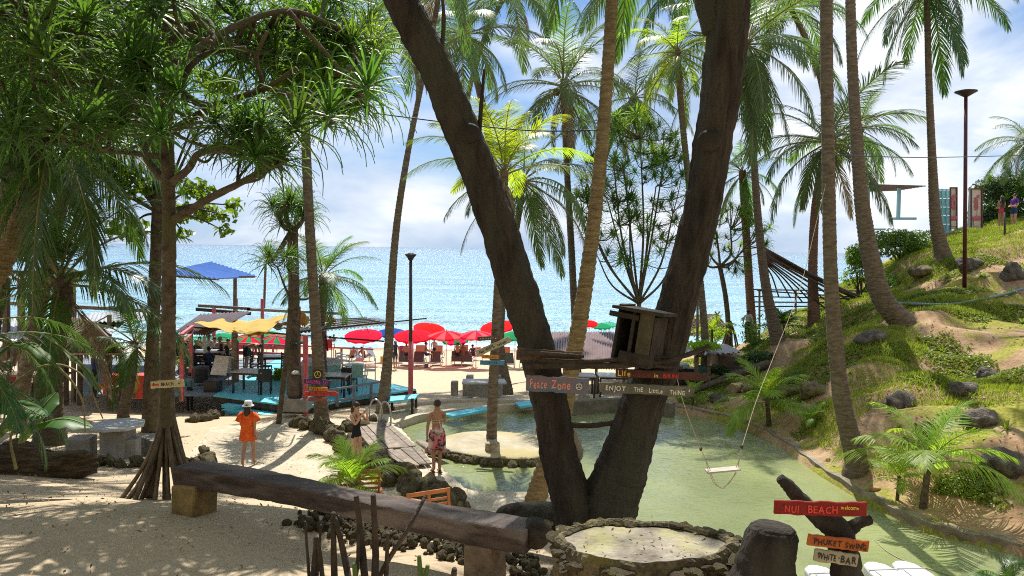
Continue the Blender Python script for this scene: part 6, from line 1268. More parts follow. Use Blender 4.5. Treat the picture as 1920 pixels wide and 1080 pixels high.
# ------------------------------------------------------------------ top of the slope
pt = thing('viewing_platform', 'concrete viewing platform on short legs at the top of the slope', 'platform', P(1830, 440, 38))
mb = MB(); mb.slab(P(1748, 437, 38), P(1905, 431, 37), P(1960, 424, 40), P(1740, 430, 43), .16); mb.build('platform_slab', M_conc, pt)
for x, y, h in ((1778, 435, 450), (1802, 436, 452), (1752, 436, 446)): mb = MB(); mb.bar(P(x, y, 38.1), P(x, h, 38.1), .25, .25, up=(0, 1, 0)); mb.build('leg', M_conc, pt)
M_pblue = mat('pale_blue_paint', (.30, .58, .66), (.24, .48, .58), 3, .5, .1); M_brnp = flat('brown_frame', (.13, .055, .045)); M_cream = flat('cream_panel', (.70, .64, .56))
t = thing('blue_window_screen', 'pale blue screen of square panes at the top of the slope', 'screen', P(1769, 430, 38.6))
for i in range(3):
    for j in range(5): mb = MB(); mb.box(P(1763 + i * 8, 364 + j * 16, 38.6), (.16, .02, .40)); mb.build('pane', flat('aqua_pane', (.28, .60, .72), .2), t)
for i in range(4): mb = MB(); mb.bar(P(1759 + i * 8, 354, 38.55), P(1759 + i * 8, 434, 38.55), .05, .05, up=(0, 1, 0)); mb.build('mullion', M_pblue, t)
for j in range(6): mb = MB(); mb.bar(P(1758, 355 + j * 16, 38.52), P(1784, 355 + j * 16, 38.52), .05, .04, up=(0, 1, 0)); mb.build('transom', M_pblue, t)
for lab, x0, x1, y0, y1, d in (('narrow panel painted with a pink orchid, left of the lamp post', 1782, 1794, 352, 430, 38.2), ('wide cream panel painted with a pink orchid, right of the lamp post', 1821, 1841, 354, 428, 38.2)):
    t = thing('orchid_panel', lab, 'panel', P((x0 + x1) / 2, y1, d)); mb = MB(); mb.slab(P(x0, y1, d), P(x1, y1, d), P(x1, y0, d), P(x0, y0, d), .05); mb.build('panel', M_cream, t)
    for x in (x0, x1): mb = MB(); mb.bar(P(x, y0 - 1, d - .04), P(x, y1, d - .04), .06, .06, up=(0, 1, 0)); mb.build('frame', M_brnp, t)
    mb = MB(); mb.bar(P(x0, y0, d - .04), P(x1, y0, d - .04), .06, .06); mb.build('frame', M_brnp, t)
    mx_ = (x0 + x1) / 2; r = random.Random(int(x0)); P_fl = paint('orchid', (.55, .12, .22)); mb = MB(); mb.tube([P(mx_, 414, d - .06), P(mx_ + 1, 395, d - .06), P(mx_ + 2, 375, d - .06)], .012, 4); mb.build('painted_stem', paint('stem', (.12, .10, .05)), t)
    mb = MB(); [mb.ell(P(mx_ + r.uniform(-4, 4), r.uniform(366, 392), d - .055), (.06, .012, .06), n=6) for _ in range(16)]; mb.build('painted_blossoms', P_fl, t, kind='stuff')
    mb = MB(); [mb.ell(P(mx_ + r.uniform(-5.5, 6), r.uniform(406, 412), d - .06), (.07, .015, .06), n=6) for _ in range(16)]; mb.build('painted_flowers', P_fl, t, kind='stuff')
    mb = MB(); mb.slab(P(mx_ - 5, 424, d - .06), P(mx_ + 5, 424, d - .06), P(mx_ + 5, 414, d - .06), P(mx_ - 5, 414, d - .06), .012); mb.build('painted_pot', flat('cream_pot', (.6, .55, .42)), t)
binbox('grey_blue_door', 'narrow grey-blue upright panel between the orchid panels', 'panel', 1817, 354, 429, 6, 38.6, mat('grey_blue_paint', (.30, .38, .42)), .06)
pg = thing('pergola', 'brown slatted pergola roof on a pale post at the headland', 'pergola', P(1685, 430, 44))
a, b_, c_, d_ = P(1640, 349, 42), P(1733, 349, 42), P(1690, 343, 46), P(1600, 343, 46)
for i in range(9): u = i / 8; mb = MB(); mb.bar(P(1630, 346 + 14 * u * .9, 42 + .3 * i), P(1735 - 52 * u, 349 + 8 * u, 42 + .3 * i), .14, .05); mb.build('roof_slat', M_brnp if i % 2 else M_wood, pg)
mb = MB(); mb.bar(P(1686, 350, 43), P(1684, 412, 43), .16, .16, up=(0, 1, 0)); mb.build('post', M_pblue, pg); mb = MB(); mb.bar(P(1628, 350, 43), P(1628, 440, 43), .14, .14, up=(0, 1, 0)); mb.build('post', M_pblue, pg)
mb = MB(); mb.bar(P(1674, 410, 43), P(1717, 410, 43), .2, .14); mb.build('rail', M_pblue, pg); mb = MB(); mb.bar(P(1628, 430, 43), P(1660, 430, 43), .1, .1); mb.build('rail', M_pblue, pg)

# hose on the slope
pts = [GT(x, y, 15, 50) + Vector((0, 0, .06)) for x, y in ((1608, 578), (1650, 570), (1700, 573), (1745, 575), (1790, 574), (1835, 566), (1880, 556), (1925, 543))]
mb = MB(); mb.tube(catmull(pts, 6), .05, 8); tag(mb.build('hose', flat('grey_green_hose', (.16, .24, .24), .4), smooth=True), 'long grey-green hose lying across the slope', 'hose')
# rocks on the slope
for i, (lab, x, y, wx, d, s) in enumerate((('angular pale rock in the middle of the slope', 1692, 765, 70, None, (.50, .40, .33)), ('big rounded dark boulder at the right edge above the bank', 1893, 885, 84, None, (.50, .42, .36)), ('grey boulder under the dark red lamp post', 1822, 500, 52, None, (.55, .45, .30)), ('dark hollow-looking rock on the right edge', 1903, 520, 40, None, (.45, .40, .42)), ('upper small rock in the shade of the slope', 1855, 708, 34, None, (.28, .25, .22)), ('round rock between the two shaded ones on the slope', 1812, 738, 50, None, (.38, .32, .26)),
                                        ('dark rock behind the largest young palm', 1838, 800, 60, None, (.42, .36, .34)), ('dark outcrop beside the hose', 1640, 640, 44, None, (.5, .4, .26)), ('brown outcrop under the lawn edge', 1735, 512, 60, None, (.65, .5, .30)), ('dark rocks behind the green bush', 1725, 470, 50, None, (.8, .5, .36)), ('flat dark rock under the far young palm', 1350, 752, 40, None, (.4, .3, .2)), ('shaded rock at the far bend of the bank', 1480, 745, 60, None, (.6, .4, .32)), ('shaded rock left of the thick straight palm', 1530, 740, 44, None, (.45, .35, .28)), ('low rock beside the foot of the slope', 1420, 735, 60, None, (.6, .4, .3)))):
    p_ = GT(x, y, 10, 50); rock(lab, p_ + Vector((0, .1, s[2] * .22)), tuple(v_ * .9 for v_ in s), i + 1, M_rock if i not in (8, 11, 12, 13) else M_brock, grp='rocks on the slope', rough=.4)
rock('small driftwood chunk on the orange bank', GT(1640, 920) + Vector((0, 0, .03)), (.14, .08, .06), 40, mat('driftwood', (.4, .25, .14)), 'driftwood', cat='wood')
for i, (x, y) in enumerate(((8, 670), (30, 655))): rock('rounded stone visible between the posts at the left edge', P(x, y, 33), (.6, .5, .45), 50 + i, grp='stones at the far left')

# ------------------------------------------------------------------ shrubs
for i, (lab, x, y, d, r_, cnt, sz, lm) in enumerate((('dense bright bush at the lip of the headland', 1690, 500, 35.5, (1.9, 1.3, .95), 3600, .17, L_bush), ('loose lime-green bush left of the swept palm', 1612, 548, 33.5, (1.25, 1.0, 1.15), 1900, .16, L_broad), ('dark towering bush at the top right behind the couple', 1885, 428, 42, (2.3, 1.6, 1.6), 5200, .24, L_dark), ('sparse green bush in front of the fan of poles', 1545, 600, 34, (1.0, .8, .5), 700, .14, L_bush),
       ('green bush right behind the hose', 1660, 560, 33, (1.0, .7, .7), 1100, .16, L_bush), ('leafy undergrowth beside the man in white', 1437, 668, 32, (1.1, .8, .45), 1500, .14, L_bush), ('low shrub covering the brown rendered wall', 1415, 690, 28.5, (.9, .6, .35), 1100, .12, L_dark), ('pale leafy creeper on top of the little ribbed roof', 1310, 664, 27.6, (1.0, .8, .28), 700, .16, L_young), ('dark spiky shrub beside the little shelter', 1350, 706, 27.5, (.4, .35, .3), 500, .14, L_dark), ('yellow-green shrub between the palm and the thatched shelter', 1338, 646, 38, (1.0, .8, .6), 900, .16, L_young),
       ('flowering shrub by the railing near the man in white', 1412, 648, 33, (.8, .6, .7), 600, .12, L_bush), ('low bush at the far right of the platform', 1850, 434, 40.5, (1.3, .8, .8), 1500, .2, L_dark), ('round low bush behind the dark shrub on the bank', 1480, 728, 24, (.55, .4, .3), 700, .09, L_bush))):
    shrub(lab, P(x, y, d), r_, cnt, sz, lm, 20 + i)
rng = random.Random(77)
for k in range(12): o = link('leaf_rosette', RO['dark'][k % 4], bpy.data.objects['shrub.002'], P(1850 + rng.uniform(0, 80), rng.uniform(320, 410), 40.6) - bpy.data.objects['shrub.002'].location, (rng.uniform(-.6, .6), rng.uniform(-.6, .6), rng.uniform(0, 6)), (.9,) * 3)
t = thing('almond_tree', 'dense dark broad-leaved tree filling the upper left corner behind the screw pine', 'tree', (-14.5, 16.5, Hs(-14.5, 16.5)))  # added to cut sky light on the left; crown runs out of view
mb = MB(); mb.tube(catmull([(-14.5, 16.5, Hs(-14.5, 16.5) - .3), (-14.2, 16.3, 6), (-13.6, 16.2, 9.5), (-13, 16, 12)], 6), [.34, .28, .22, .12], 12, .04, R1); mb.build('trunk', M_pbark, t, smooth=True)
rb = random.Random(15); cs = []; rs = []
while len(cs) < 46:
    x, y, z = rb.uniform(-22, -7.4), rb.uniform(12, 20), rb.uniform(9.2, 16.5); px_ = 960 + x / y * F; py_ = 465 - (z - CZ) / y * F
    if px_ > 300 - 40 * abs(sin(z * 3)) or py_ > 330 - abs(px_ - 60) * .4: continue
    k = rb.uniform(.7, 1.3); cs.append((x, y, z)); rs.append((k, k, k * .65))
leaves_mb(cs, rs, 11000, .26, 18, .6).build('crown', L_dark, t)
mb = MB()
for c_ in cs[::2]: mb.tube(catmull([(-13.4, 16.1, 10), Vector((-13.4, 16.1, 10)).lerp(Vector(c_), .5) + Vector((0, 0, .3)), c_], 5), [.10, .02], 6)
mb.build('branch', M_pbark, t, smooth=True)
# big leaves bottom left
bgl = thing('broad_leaf_plant', 'plant with huge glossy paddle leaves at the left edge', 'plant', P(20, 850, 11)); L_big = leafmat('paddle_leaf', (.05, .12, .025), (.10, .22, .02), .35, .45, spec=.3)
def paddle(a, m_, b_, w_, sag=.1):
    c_ = catmull([P(*a), P(*m_), P(*b_)], 5); vs = []; k = len(c_)
    for i, p_ in enumerate(c_):
        u = i / (k - 1); t_ = (c_[min(i + 1, k - 1)] - c_[max(i - 1, 0)]).normalized(); s_ = t_.cross(Vector((0, 0, 1))).normalized(); wd = w_ * sin(pi * (u * .93 + .04)) ** .7; wv = .02 * sin(i * 2.5)
        vs += [p_ - s_ * wd + Vector((0, 0, -.25 * wd + wv)), p_ - s_ * wd * .5 + Vector((0, 0, .04 * wd)), p_ + Vector((0, 0, -.02)), p_ + s_ * wd * .5 + Vector((0, 0, .04 * wd)), p_ + s_ * wd + Vector((0, 0, -.25 * wd - wv))]
    mb = MB(); mb.add(vs, [(5 * i + j, 5 * i + j + 1, 5 * i + j + 6, 5 * i + j + 5) for i in range(k - 1) for j in range(4)]); mb.build('leaf', L_big, bgl, smooth=True)
    mb = MB(); mb.tube(c_, [.018, .006], 5); mb.build('midrib', M_stalk, bgl)
paddle((-60, 770, 9), (20, 755, 9), (82, 782, 8.8), .28); paddle((60, 800, 9.6), (120, 785, 9.6), (172, 800, 9.6), .24); paddle((40, 830, 9.6), (75, 770, 9.6), (105, 735, 9.8), .22); paddle((-30, 830, 9), (10, 800, 9), (30, 760, 9), .2); paddle((-40, 690, 9), (40, 640, 9), (110, 690, 8.6), .10); paddle((100, 640, 9), (160, 690, 9), (192, 740, 9), .07)
for pts in (((-60, 620, 9), (40, 650, 9), (110, 690, 9), (152, 745, 9), (160, 810, 9)), ((-40, 780, 9.4), (70, 690, 9.4), (150, 700, 9.4), (193, 785, 9.4)), ((30, 880, 9.4), (20, 820, 9.4), (40, 780, 9.4))):
    mb = MB(); mb.tube(catmull([P(*p_) for p_ in pts], 6), [.022, .008], 6); mb.build('stalk', M_stalk, bgl)
for i in range(9):
    s = 1.6; o = link('frond', fronds(L_palmd.name, L_palmd, 4 + i % 2, i % 3, 46), bgl, P(-30 + rng.uniform(-40, 60), rng.uniform(600, 700), 9.5) - bgl.location, (rng.uniform(-.4, .4), 0, rng.uniform(-1.6, 1.2)), (s, s, s))

# ------------------------------------------------------------------ ground cover on the slope
def vnoise(x, y, s, seed=0):
    o = 0
    for k in range(5): a = .7 + k * 1.9 + seed; o = o + np.sin(x * s * (1 + k * .55) * cos(a) + y * s * (1 + k * .55) * sin(a) + a * 3) / (1 + k * .4)
    return o
rg = np.random.RandomState(12); Nn = 900000
X = rg.uniform(4, 30, Nn); Y = 9 + 33 * rg.uniform(0, 1, Nn) ** 1.25
mask = (hillw(X + 1.2 * (Y > 17), Y) > .55) & (sdf(X, Y, POND) > .25); X, Y = X[mask], Y[mask]
vis = np.abs(X / Y) < .74; X, Y = X[vis], Y[vis]
nv_ = vnoise(X, Y, 1.1); Z0 = H(X, Y); keep = (nv_ + rg.normal(0, .22, len(X))) > .3 + .9 * (Z0 < 4.6) * (vnoise(X, Y, .5, 4) > -.4) * (Y < 20) + .5 * np.clip((Z0 - 3.4) / -1.0 + 1, 0, 1) * (Y < 18); X, Y = X[keep], Y[keep]; Z = H(X, Y); X, Y, Z = X[:210000], Y[:210000], Z[:210000]
def scatter(name, X, Y, Z, size, up, lm, asp, label=None):
    n_ = len(X); c_ = np.stack([X, Y, Z + size * up * .5 + rg.uniform(0, .05, n_)], 1); nn = rg.normal(size=(n_, 3)) * .55 + np.array([0, -.25, 1]); nn /= np.linalg.norm(nn, axis=1)[:, None]
    if up > .6: nn = rg.normal(size=(n_, 3)); nn[:, 2] *= .15; nn /= np.linalg.norm(nn, axis=1)[:, None]
    u = np.tile([0., 0, 1.], (n_, 1)) + rg.normal(size=(n_, 3)) * .4 if up > .6 else rg.normal(size=(n_, 3)); u -= nn * (u * nn).sum(1)[:, None]; u /= np.linalg.norm(u, axis=1)[:, None]; v = np.cross(nn, u)
    s = size * rg.uniform(.5, 1.3, (n_, 1)); vs = np.stack([c_ - u * s * .5, c_ + v * s * asp * .5, c_ + u * s * .5, c_ - v * s * asp * .5], 1).reshape(-1, 3)
    me = bpy.data.meshes.new(name); me.vertices.add(len(vs)); me.vertices.foreach_set('co', vs.ravel()); me.loops.add(4 * n_); me.loops.foreach_set('vertex_index', np.arange(4 * n_)); me.polygons.add(n_); me.polygons.foreach_set('loop_start', np.arange(n_) * 4); me.update(calc_edges=True); me.validate(); me.materials.append(lm)
    o = link(name, me); tag(o, label, 'ground cover', kind='stuff'); return o
L_gc = leafmat('ground_cover_leaf', (.14, .195, .02), (.36, .46, .03), .42, .5, .5); L_gr = leafmat('grass_blade', (.16, .21, .02), (.38, .46, .04), .45, .5, .5); L_weed = leafmat('weed_leaf', (.14, .23, .03), (.38, .55, .04), .45, .4)
rw = random.Random(41)
wp = thing('weeds', 'small leafy weeds dotted over the slope', 'ground cover', (0, 0, 0)); wp['kind'] = 'stuff'
WM = [rosette_mesh('weed', [L_weed], 16, 1, 60 + i, .16, .6) for i in range(3)]
for k in range(150):
    x, y = rw.uniform(5, 22), rw.uniform(12, 36)
    if float(hillw(x, y)) > .4 and float(sdf(x, y, POND)) > .3: s_ = rw.uniform(.12, .34); link('weed', WM[k % 3], wp, (x, y, Hs(x, y) + .02), (0, 0, rw.uniform(0, 6)), (s_, s_, s_))
L_lit = leafmat('dry_leaf', (.26, .17, .08), (.2, .12, .05), .15, .8, .5)
scatter('ground_cover', X, Y, Z, .085, .4, L_gc, .75, 'low green creeper leaves spread over the slope')
X = rg.uniform(4, 30, 500000); Y = 9 + 34 * rg.uniform(0, 1, 500000) ** 1.2; mask = (hillw(X, Y) > .7) & (sdf(X, Y, POND) > .5) & (np.abs(X / Y) < .74); X, Y = X[mask], Y[mask]
k = (vnoise(X, Y, .6, 2) > .6) | ((Y > 30) & (X > 14)); X, Y = X[k][:110000], Y[k][:110000]; scatter('grass', X, Y, H(X, Y), .15, .9, L_gr, .13, 'short grass growing in patches on the slope')
X = rg.uniform(2, 28, 40000); Y = rg.uniform(9, 40, 40000); mask = (hillw(X, Y) > .3) & (sdf(X, Y, POND) > .2); X, Y = X[mask][:6000], Y[mask][:6000]; scatter('leaf_litter', X, Y, H(X, Y), .10, .1, L_lit, .5, 'dry leaves strewn on the slope')
X = rg.uniform(-9, 1, 2600); Y = rg.uniform(5.2, 20, 2600); k = sdf(X, Y, POND) > .1; X, Y = X[k], Y[k]; aa = rg.uniform(0, 6.28, 60); rr_ = rg.uniform(0, .5, 60) ** .7; scatter('slab_litter', ct.x + rr_ * np.cos(aa), ct.y + KY * rr_ * np.sin(aa), np.full(60, ct.z + .01), .035, .05, L_lit, .4, 'small dry leaves lying on the round slab')
X = X; scatter('fallen_leaves', X, Y, H(X, Y), .05, .05, L_lit, .4, 'scattered dry leaf bits on the sand and path')
# ------------------------------------------------------------------ people
def skinm(n, c): return mat('skin_' + n, c, tuple(x * .85 for x in c), 6, .55, .05, spec=.4)
SK = {'light': skinm('light', (.52, .30, .20)), 'tan': skinm('tan', (.36, .19, .115)), 'brown': skinm('brown', (.20, .11, .07))}
def fab(n, c, c2=None): return mat('fabric_' + n, c, c2 or tuple(x * .75 for x in c), 8, .85, .2, dist=.01)
# joints in metres for a body 1.70 tall, facing -Y
BASE = dict(pel=(0, 0, .93), wai=(0, 0, 1.08), che=(0, 0, 1.28), nb=(0, .01, 1.43), nk=(0, .0, 1.50), hb=(0, -.015, 1.56), hm=(0, -.012, 1.62), ht=(0, 0, 1.675),
            sL=(-.165, .01, 1.40), eL=(-.20, .03, 1.12), wL=(-.205, -.03, .87), pL=(-.205, -.05, .80), sR=(.165, .01, 1.40), eR=(.20, .03, 1.12), wR=(.205, -.03, .87), pR=(.205, -.05, .80),
            hL=(-.085, 0, .90), kL=(-.09, -.02, .50), aL=(-.09, .02, .09), tL=(-.10, -.13, .035), hR=(.085, 0, .90), kR=(.09, -.02, .50), aR=(.09, .02, .09), tR=(.10, -.13, .035))
SEG = [('pel', 'wai', 'hips'), ('wai', 'che', 'torso'), ('che', 'nb', 'torso'), ('nb', 'nk', 'neck'), ('nk', 'hb', 'head'), ('hb', 'hm', 'head'), ('hm', 'ht', 'head')]
for s in 'LR':
    SEG += [('nb', 's' + s, 'torso'), ('s' + s, 'e' + s, 'uparm'), ('e' + s, 'w' + s, 'loarm'), ('w' + s, 'p' + s, 'hand'), ('pel', 'h' + s, 'hips'), ('h' + s, 'k' + s, 'thigh'), ('k' + s, 'a' + s, 'shin'), ('a' + s, 't' + s, 'foot')]
RAD = dict(pel=(.135, .105), wai=(.115, .085), che=(.145, .10), nb=(.075, .07), nk=(.052, .052), hb=(.062, .075), hm=(.078, .092), ht=(.055, .065), s=(.058, .055), e=(.040, .040), w=(.027, .024), p=(.034, .02), h=(.095, .09), k=(.055, .055), a=(.038, .04), t=(.038, .028))
POSES = {'stand': {}, 
         'walk': dict(kL=(-.09, -.12, .50), aL=(-.09, -.16, .09), tL=(-.10, -.31, .04), kR=(.09, .03, .50), aR=(.09, .20, .13), tR=(.10, .08, .04), eL=(-.21, .10, 1.14), wL=(-.20, .10, .90), pL=(-.2, .1, .83), eR=(.21, -.04, 1.12), wR=(.20, -.18, .94), pR=(.2, -.22, .89)),
         'sarong': dict(aL=(-.06, .02, .09), kL=(-.07, 0, .50), tL=(-.10, -.12, .035), aR=(.07, .0, .09), kR=(.075, -.02, .5), tR=(.10, -.13, .035), eL=(-.19, -.10, 1.15), wL=(-.10, -.26, 1.22), pL=(-.06, -.30, 1.26), eR=(.22, .0, 1.12), wR=(.235, -.02, .86), pR=(.225, -.03, .78)),
         'phone': dict(eL=(-.20, -.20, 1.22), wL=(-.07, -.30, 1.46), pL=(-.035, -.33, 1.52), eR=(.20, -.20, 1.22), wR=(.07, -.30, 1.46), pR=(.035, -.33, 1.52)),
         'hold': dict(eL=(-.20, -.02, 1.12), wL=(-.10, -.24, 1.08), pL=(-.06, -.29, 1.07), eR=(.20, -.02, 1.12), wR=(.10, -.24, 1.08), pR=(.06, -.29, 1.07)),
         'bend': dict(pel=(0, 0, .90), wai=(0, -.10, 1.02), che=(0, -.30, 1.08), nb=(0, -.44, 1.06), nk=(0, -.50, 1.05), hb=(0, -.56, 1.03), hm=(0, -.62, 1.02), ht=(0, -.67, 1.0), sL=(-.16, -.42, 1.05), eL=(-.18, -.46, .80), wL=(-.14, -.55, .60), pL=(-.12, -.57, .53), sR=(.16, -.42, 1.05), eR=(.18, -.46, .80), wR=(.14, -.55, .60), pR=(.12, -.57, .53)),
         'sit': dict(pel=(0, 0, .12), wai=(0, .02, .27), che=(0, .02, .47), nb=(0, .0, .62), nk=(0, -.01, .69), hb=(0, -.03, .75), hm=(0, -.03, .81), ht=(0, -.02, .865), sL=(-.165, 0, .59), eL=(-.21, -.08, .35), wL=(-.13, -.30, .33), pL=(-.10, -.36, .33), sR=(.165, 0, .59), eR=(.21, -.08, .35), wR=(.13, -.30, .33), pR=(.1, -.36, .33),
                     hL=(-.085, -.02, .11), kL=(-.11, -.42, .13), aL=(-.11, -.42, -.30), tL=(-.12, -.55, -.36), hR=(.085, -.02, .11), kR=(.11, -.42, .13), aR=(.11, -.42, -.30), tR=(.12, -.55, -.36)),
         'loll': dict(pel=(0, 0, .12), wai=(0, .08, .25), che=(0, .20, .40), nb=(0, .28, .52), nk=(0, .30, .58), hb=(0, .30, .64), hm=(0, .30, .70), ht=(0, .31, .75), sL=(-.165, .26, .50), eL=(-.23, .30, .28), wL=(-.2, .12, .16), pL=(-.2, .06, .16), sR=(.165, .26, .50), eR=(.23, .3, .28), wR=(.2, .12, .16), pR=(.2, .06, .16),
                      hL=(-.085, -.02, .11), kL=(-.11, -.36, .30), aL=(-.11, -.66, .08), tL=(-.12, -.78, .12), hR=(.085, -.02, .11), kR=(.11, -.40, .16), aR=(.11, -.80, .08), tR=(.12, -.90, .14))}
BODY = {}
def body_mesh(pose, slim=1.0, fingers=False):
    key = (pose, slim, fingers)
    if key in BODY: return BODY[key]
    J = dict(BASE); J.update(POSES[pose]); names = list(J); idx = {n: i for i, n in enumerate(names)}
    me = bpy.data.meshes.new('sk'); me.from_pydata([J[n] for n in names], [(idx[a], idx[b_]) for a, b_, _ in SEG], []); o = bpy.data.objects.new('sk', me); sc.collection.objects.link(o)
    md = o.modifiers.new('skin', 'SKIN'); md.use_smooth_shade = True
    for n in names:
        r_ = RAD.get(n) or RAD[n[0]]; sv = me.skin_vertices[0].data[idx[n]]; k = slim if n[0] in 'pwcsh' and n not in ('hb', 'hm', 'ht') else 1
        sv.radius = (r_[0] * k, r_[1] * k); sv.use_root = (n == 'pel')
    sb = o.modifiers.new('sub', 'SUBSURF'); sb.levels = 2; sb.render_levels = 2
    dg = bpy.context.evaluated_depsgraph_get(); ev = o.evaluated_get(dg); m2 = ev.to_mesh(); V = [tuple(v.co) for v in m2.vertices]; Fc = [tuple(p.vertices) for p in m2.polygons]; ev.to_mesh_clear(); bpy.data.objects.remove(o)
    # region of every face: the nearest bone
    A_ = np.array([J[a] for a, _, _ in SEG]); B_ = np.array([J[b_] for _, b_, _ in SEG]); V_ = np.array(V); C_ = np.array([V_[list(f)].mean(0) for f in Fc]); d = B_ - A_
    t = np.clip(((C_[:, None] - A_) * d).sum(-1) / (d * d).sum(-1), 0, 1); D = np.linalg.norm(C_[:, None] - (A_ + t[..., None] * d), axis=-1); reg = [SEG[i][2] for i in D.argmin(1)]; tt = t[np.arange(len(Fc)), D.argmin(1)]
    mb = MB(); mb.v = V; mb.f = Fc; mb.m = [0] * len(Fc)
    # face and hands
    hd = Vector(J['hm']); hdir = Vector((0, -1, 0)); n0 = len(mb.f)
    mb.ell(hd + Vector((0, -.098, -.018)), (.013, .020, .024), n=8); mb.ell(hd + Vector((0, -.088, -.052)), (.024, .010, .008), n=8)
    for s in (-1, 1): mb.ell(hd + Vector((s * .080, .005, -.01)), (.012, .022, .032), n=8)
    n1 = len(mb.f)
    for s in (-1, 1): mb.ell(hd + Vector((s * .030, -.082, .008)), (.013, .009, .008), n=8)
    n2 = len(mb.f)
    for s in 'LR':
        p_ = Vector(J['p' + s]); w_ = Vector(J['w' + s]); dr = (p_ - w_).normalized(); sd_ = dr.cross(Vector((0, 1, 0) if abs(dr.y) < .7 else (0, 0, 1))).normalized(); nn = dr.cross(sd_)
        for k in range(4):
            b0 = p_ + sd_ * (k - 1.5) * .017; l = (.07, .08, .075, .06)[k]; mb.tube([b0 - dr * .01, b0 + dr * l * .55, b0 + dr * l * .85 + nn * .012, b0 + dr * l + nn * .03], [.0095, .009, .008, .006], 6)
        th = p_ - sd_ * .03 - dr * .02; mb.tube([th, th - sd_ * .02 + dr * .03, th - sd_ * .018 + dr * .055 + nn * .01], [.012, .010, .007], 6)
    reg += ['head'] * (n1 - n0) + ['eye'] * (n2 - n1) + ['hand'] * (len(mb.f) - n2); tt = list(tt) + [1] * (len(mb.f) - n0)
    BODY[key] = (mb.v, mb.f, reg, tt, J); return BODY[key]
def person(label, pos, rz, pose='stand', h=1.7, skin='tan', wear={}, hair=(.02, .015, .012), hat=None, longhair=False, slim=1.0, extra=None, grp=None, hairstyle=None, shoes=None):
    """wear: region -> material (hips, torso, uparm, loarm, thigh, shin, foot); ('thigh',.5) covers part of it"""
    v, f, reg, tt, J = body_mesh(pose, slim); s = h / 1.72; t = thing('person', label, 'person', pos, grp, rz); t.scale = (s, s, s)
    mats = [SK[skin], flat('eye_dark', (.02, .015, .012))]; ids = []
    for r_, u in zip(reg, tt):
        w_ = wear.get(r_); m_ = None
        if w_ is not None:
            if isinstance(w_, tuple): m_ = w_[1] if u < w_[0] else None
            else: m_ = w_
        if m_ is None: ids.append(1 if r_ == 'eye' else 0)
        else:
            if m_ not in mats: mats.append(m_)
            ids.append(mats.index(m_))
    mb = MB(); mb.v = v; mb.f = f; mb.m = ids; me = mb.mesh('body', mats, True); o = link('body', me, t)
    hm = Vector(J['hm']); hy = flat('hair_%d' % int(hair[0] * 1000), hair, .5, var=.6)
    mb = MB(); mb.ell(hm + Vector((0, .016, .018)), (.088, .098, .088), n=14)
    if longhair: mb.tube(catmull([hm + Vector((0, .05, .02)), hm + Vector((0, .10, -.08)), hm + Vector((0, .09, -.22)), hm + Vector((0, .08, -.34))], 4), [.07, .085, .075, .03], 10, .06, R1)
    if hairstyle == 'bun': mb.ell(hm + Vector((0, .07, .085)), (.045, .045, .04), n=10)
    if hairstyle == 'tail': mb.tube(catmull([hm + Vector((0, .08, .04)), hm + Vector((0, .13, -.04)), hm + Vector((0, .11, -.2))], 4), [.03, .035, .012], 8)
    mb.build('hair', hy, t, smooth=True, local=True)
    if hat:
        mb = MB(); c_ = hm + Vector((0, .01, .03)); mb.lathe([(.155, -.045), (.150, -.03), (.105, .0), (.100, .06), (.085, .095), (.03, .108)], c_, 18); mb.build('hat', fab('hat_%d' % int(hat[0] * 100), hat), t, smooth=True, local=True)
    if shoes:
        for s_ in 'LR': a, b_ = Vector(J['a' + s_]), Vector(J['t' + s_]); mb = MB(); m_ = (a + b_) / 2; mb.box((m_.x, m_.y, min(a.z, b_.z) - .02), (.09, abs(a.y - b_.y) + .12, .03)); mb.build('sandal', shoes, t, local=True, bevel=.01)
    if extra: extra(t, J)
    return t
R_ = radians
# woman in orange
F_or = mat('fabric_orange_pattern', (.75, .13, .01), (.50, .05, .01), 14, .85, .5, dist=.02)
def ex_or(t, J):
    mb = MB(); mb.lathe([(.235, .70), (.225, .78), (.20, .95), (.185, 1.1), (.19, 1.25), (.18, 1.38), (.10, 1.45)], (0, .0, 0), 20, sy=.72)
    v = [list(p) for p in mb.v]
    for p in v: a = atan2(p[1], p[0]); k = 1 + .05 * sin(a * 9) * max(0, (1.1 - p[2]) / .4); p[0] *= k; p[1] *= k
    mb.v = v; mb.build('dress', F_or, t, smooth=True, local=True)
    for s in (-1, 1): mb = MB(); mb.tube([(s * .15, .01, 1.42), (s * .20, .02, 1.30), (s * .235, .02, 1.20)], [.075, .09, .105], 12); mb.build('sleeve', F_or, t, smooth=True, local=True)
p0 = G(466, 878, 3.42); p0.z = Hs(p0.x, p0.y)
person('woman in a loose orange dress and white bucket hat walking away on the path', p0, R_(180), 'walk', 1.50, 'tan', {'hips': F_or, 'torso': F_or, 'uparm': (.4, F_or), 'thigh': (.35, F_or)}, hat=(.72, .74, .76), extra=ex_or, longhair=True, shoes=flat('pale_sandal', (.45, .38, .3)))
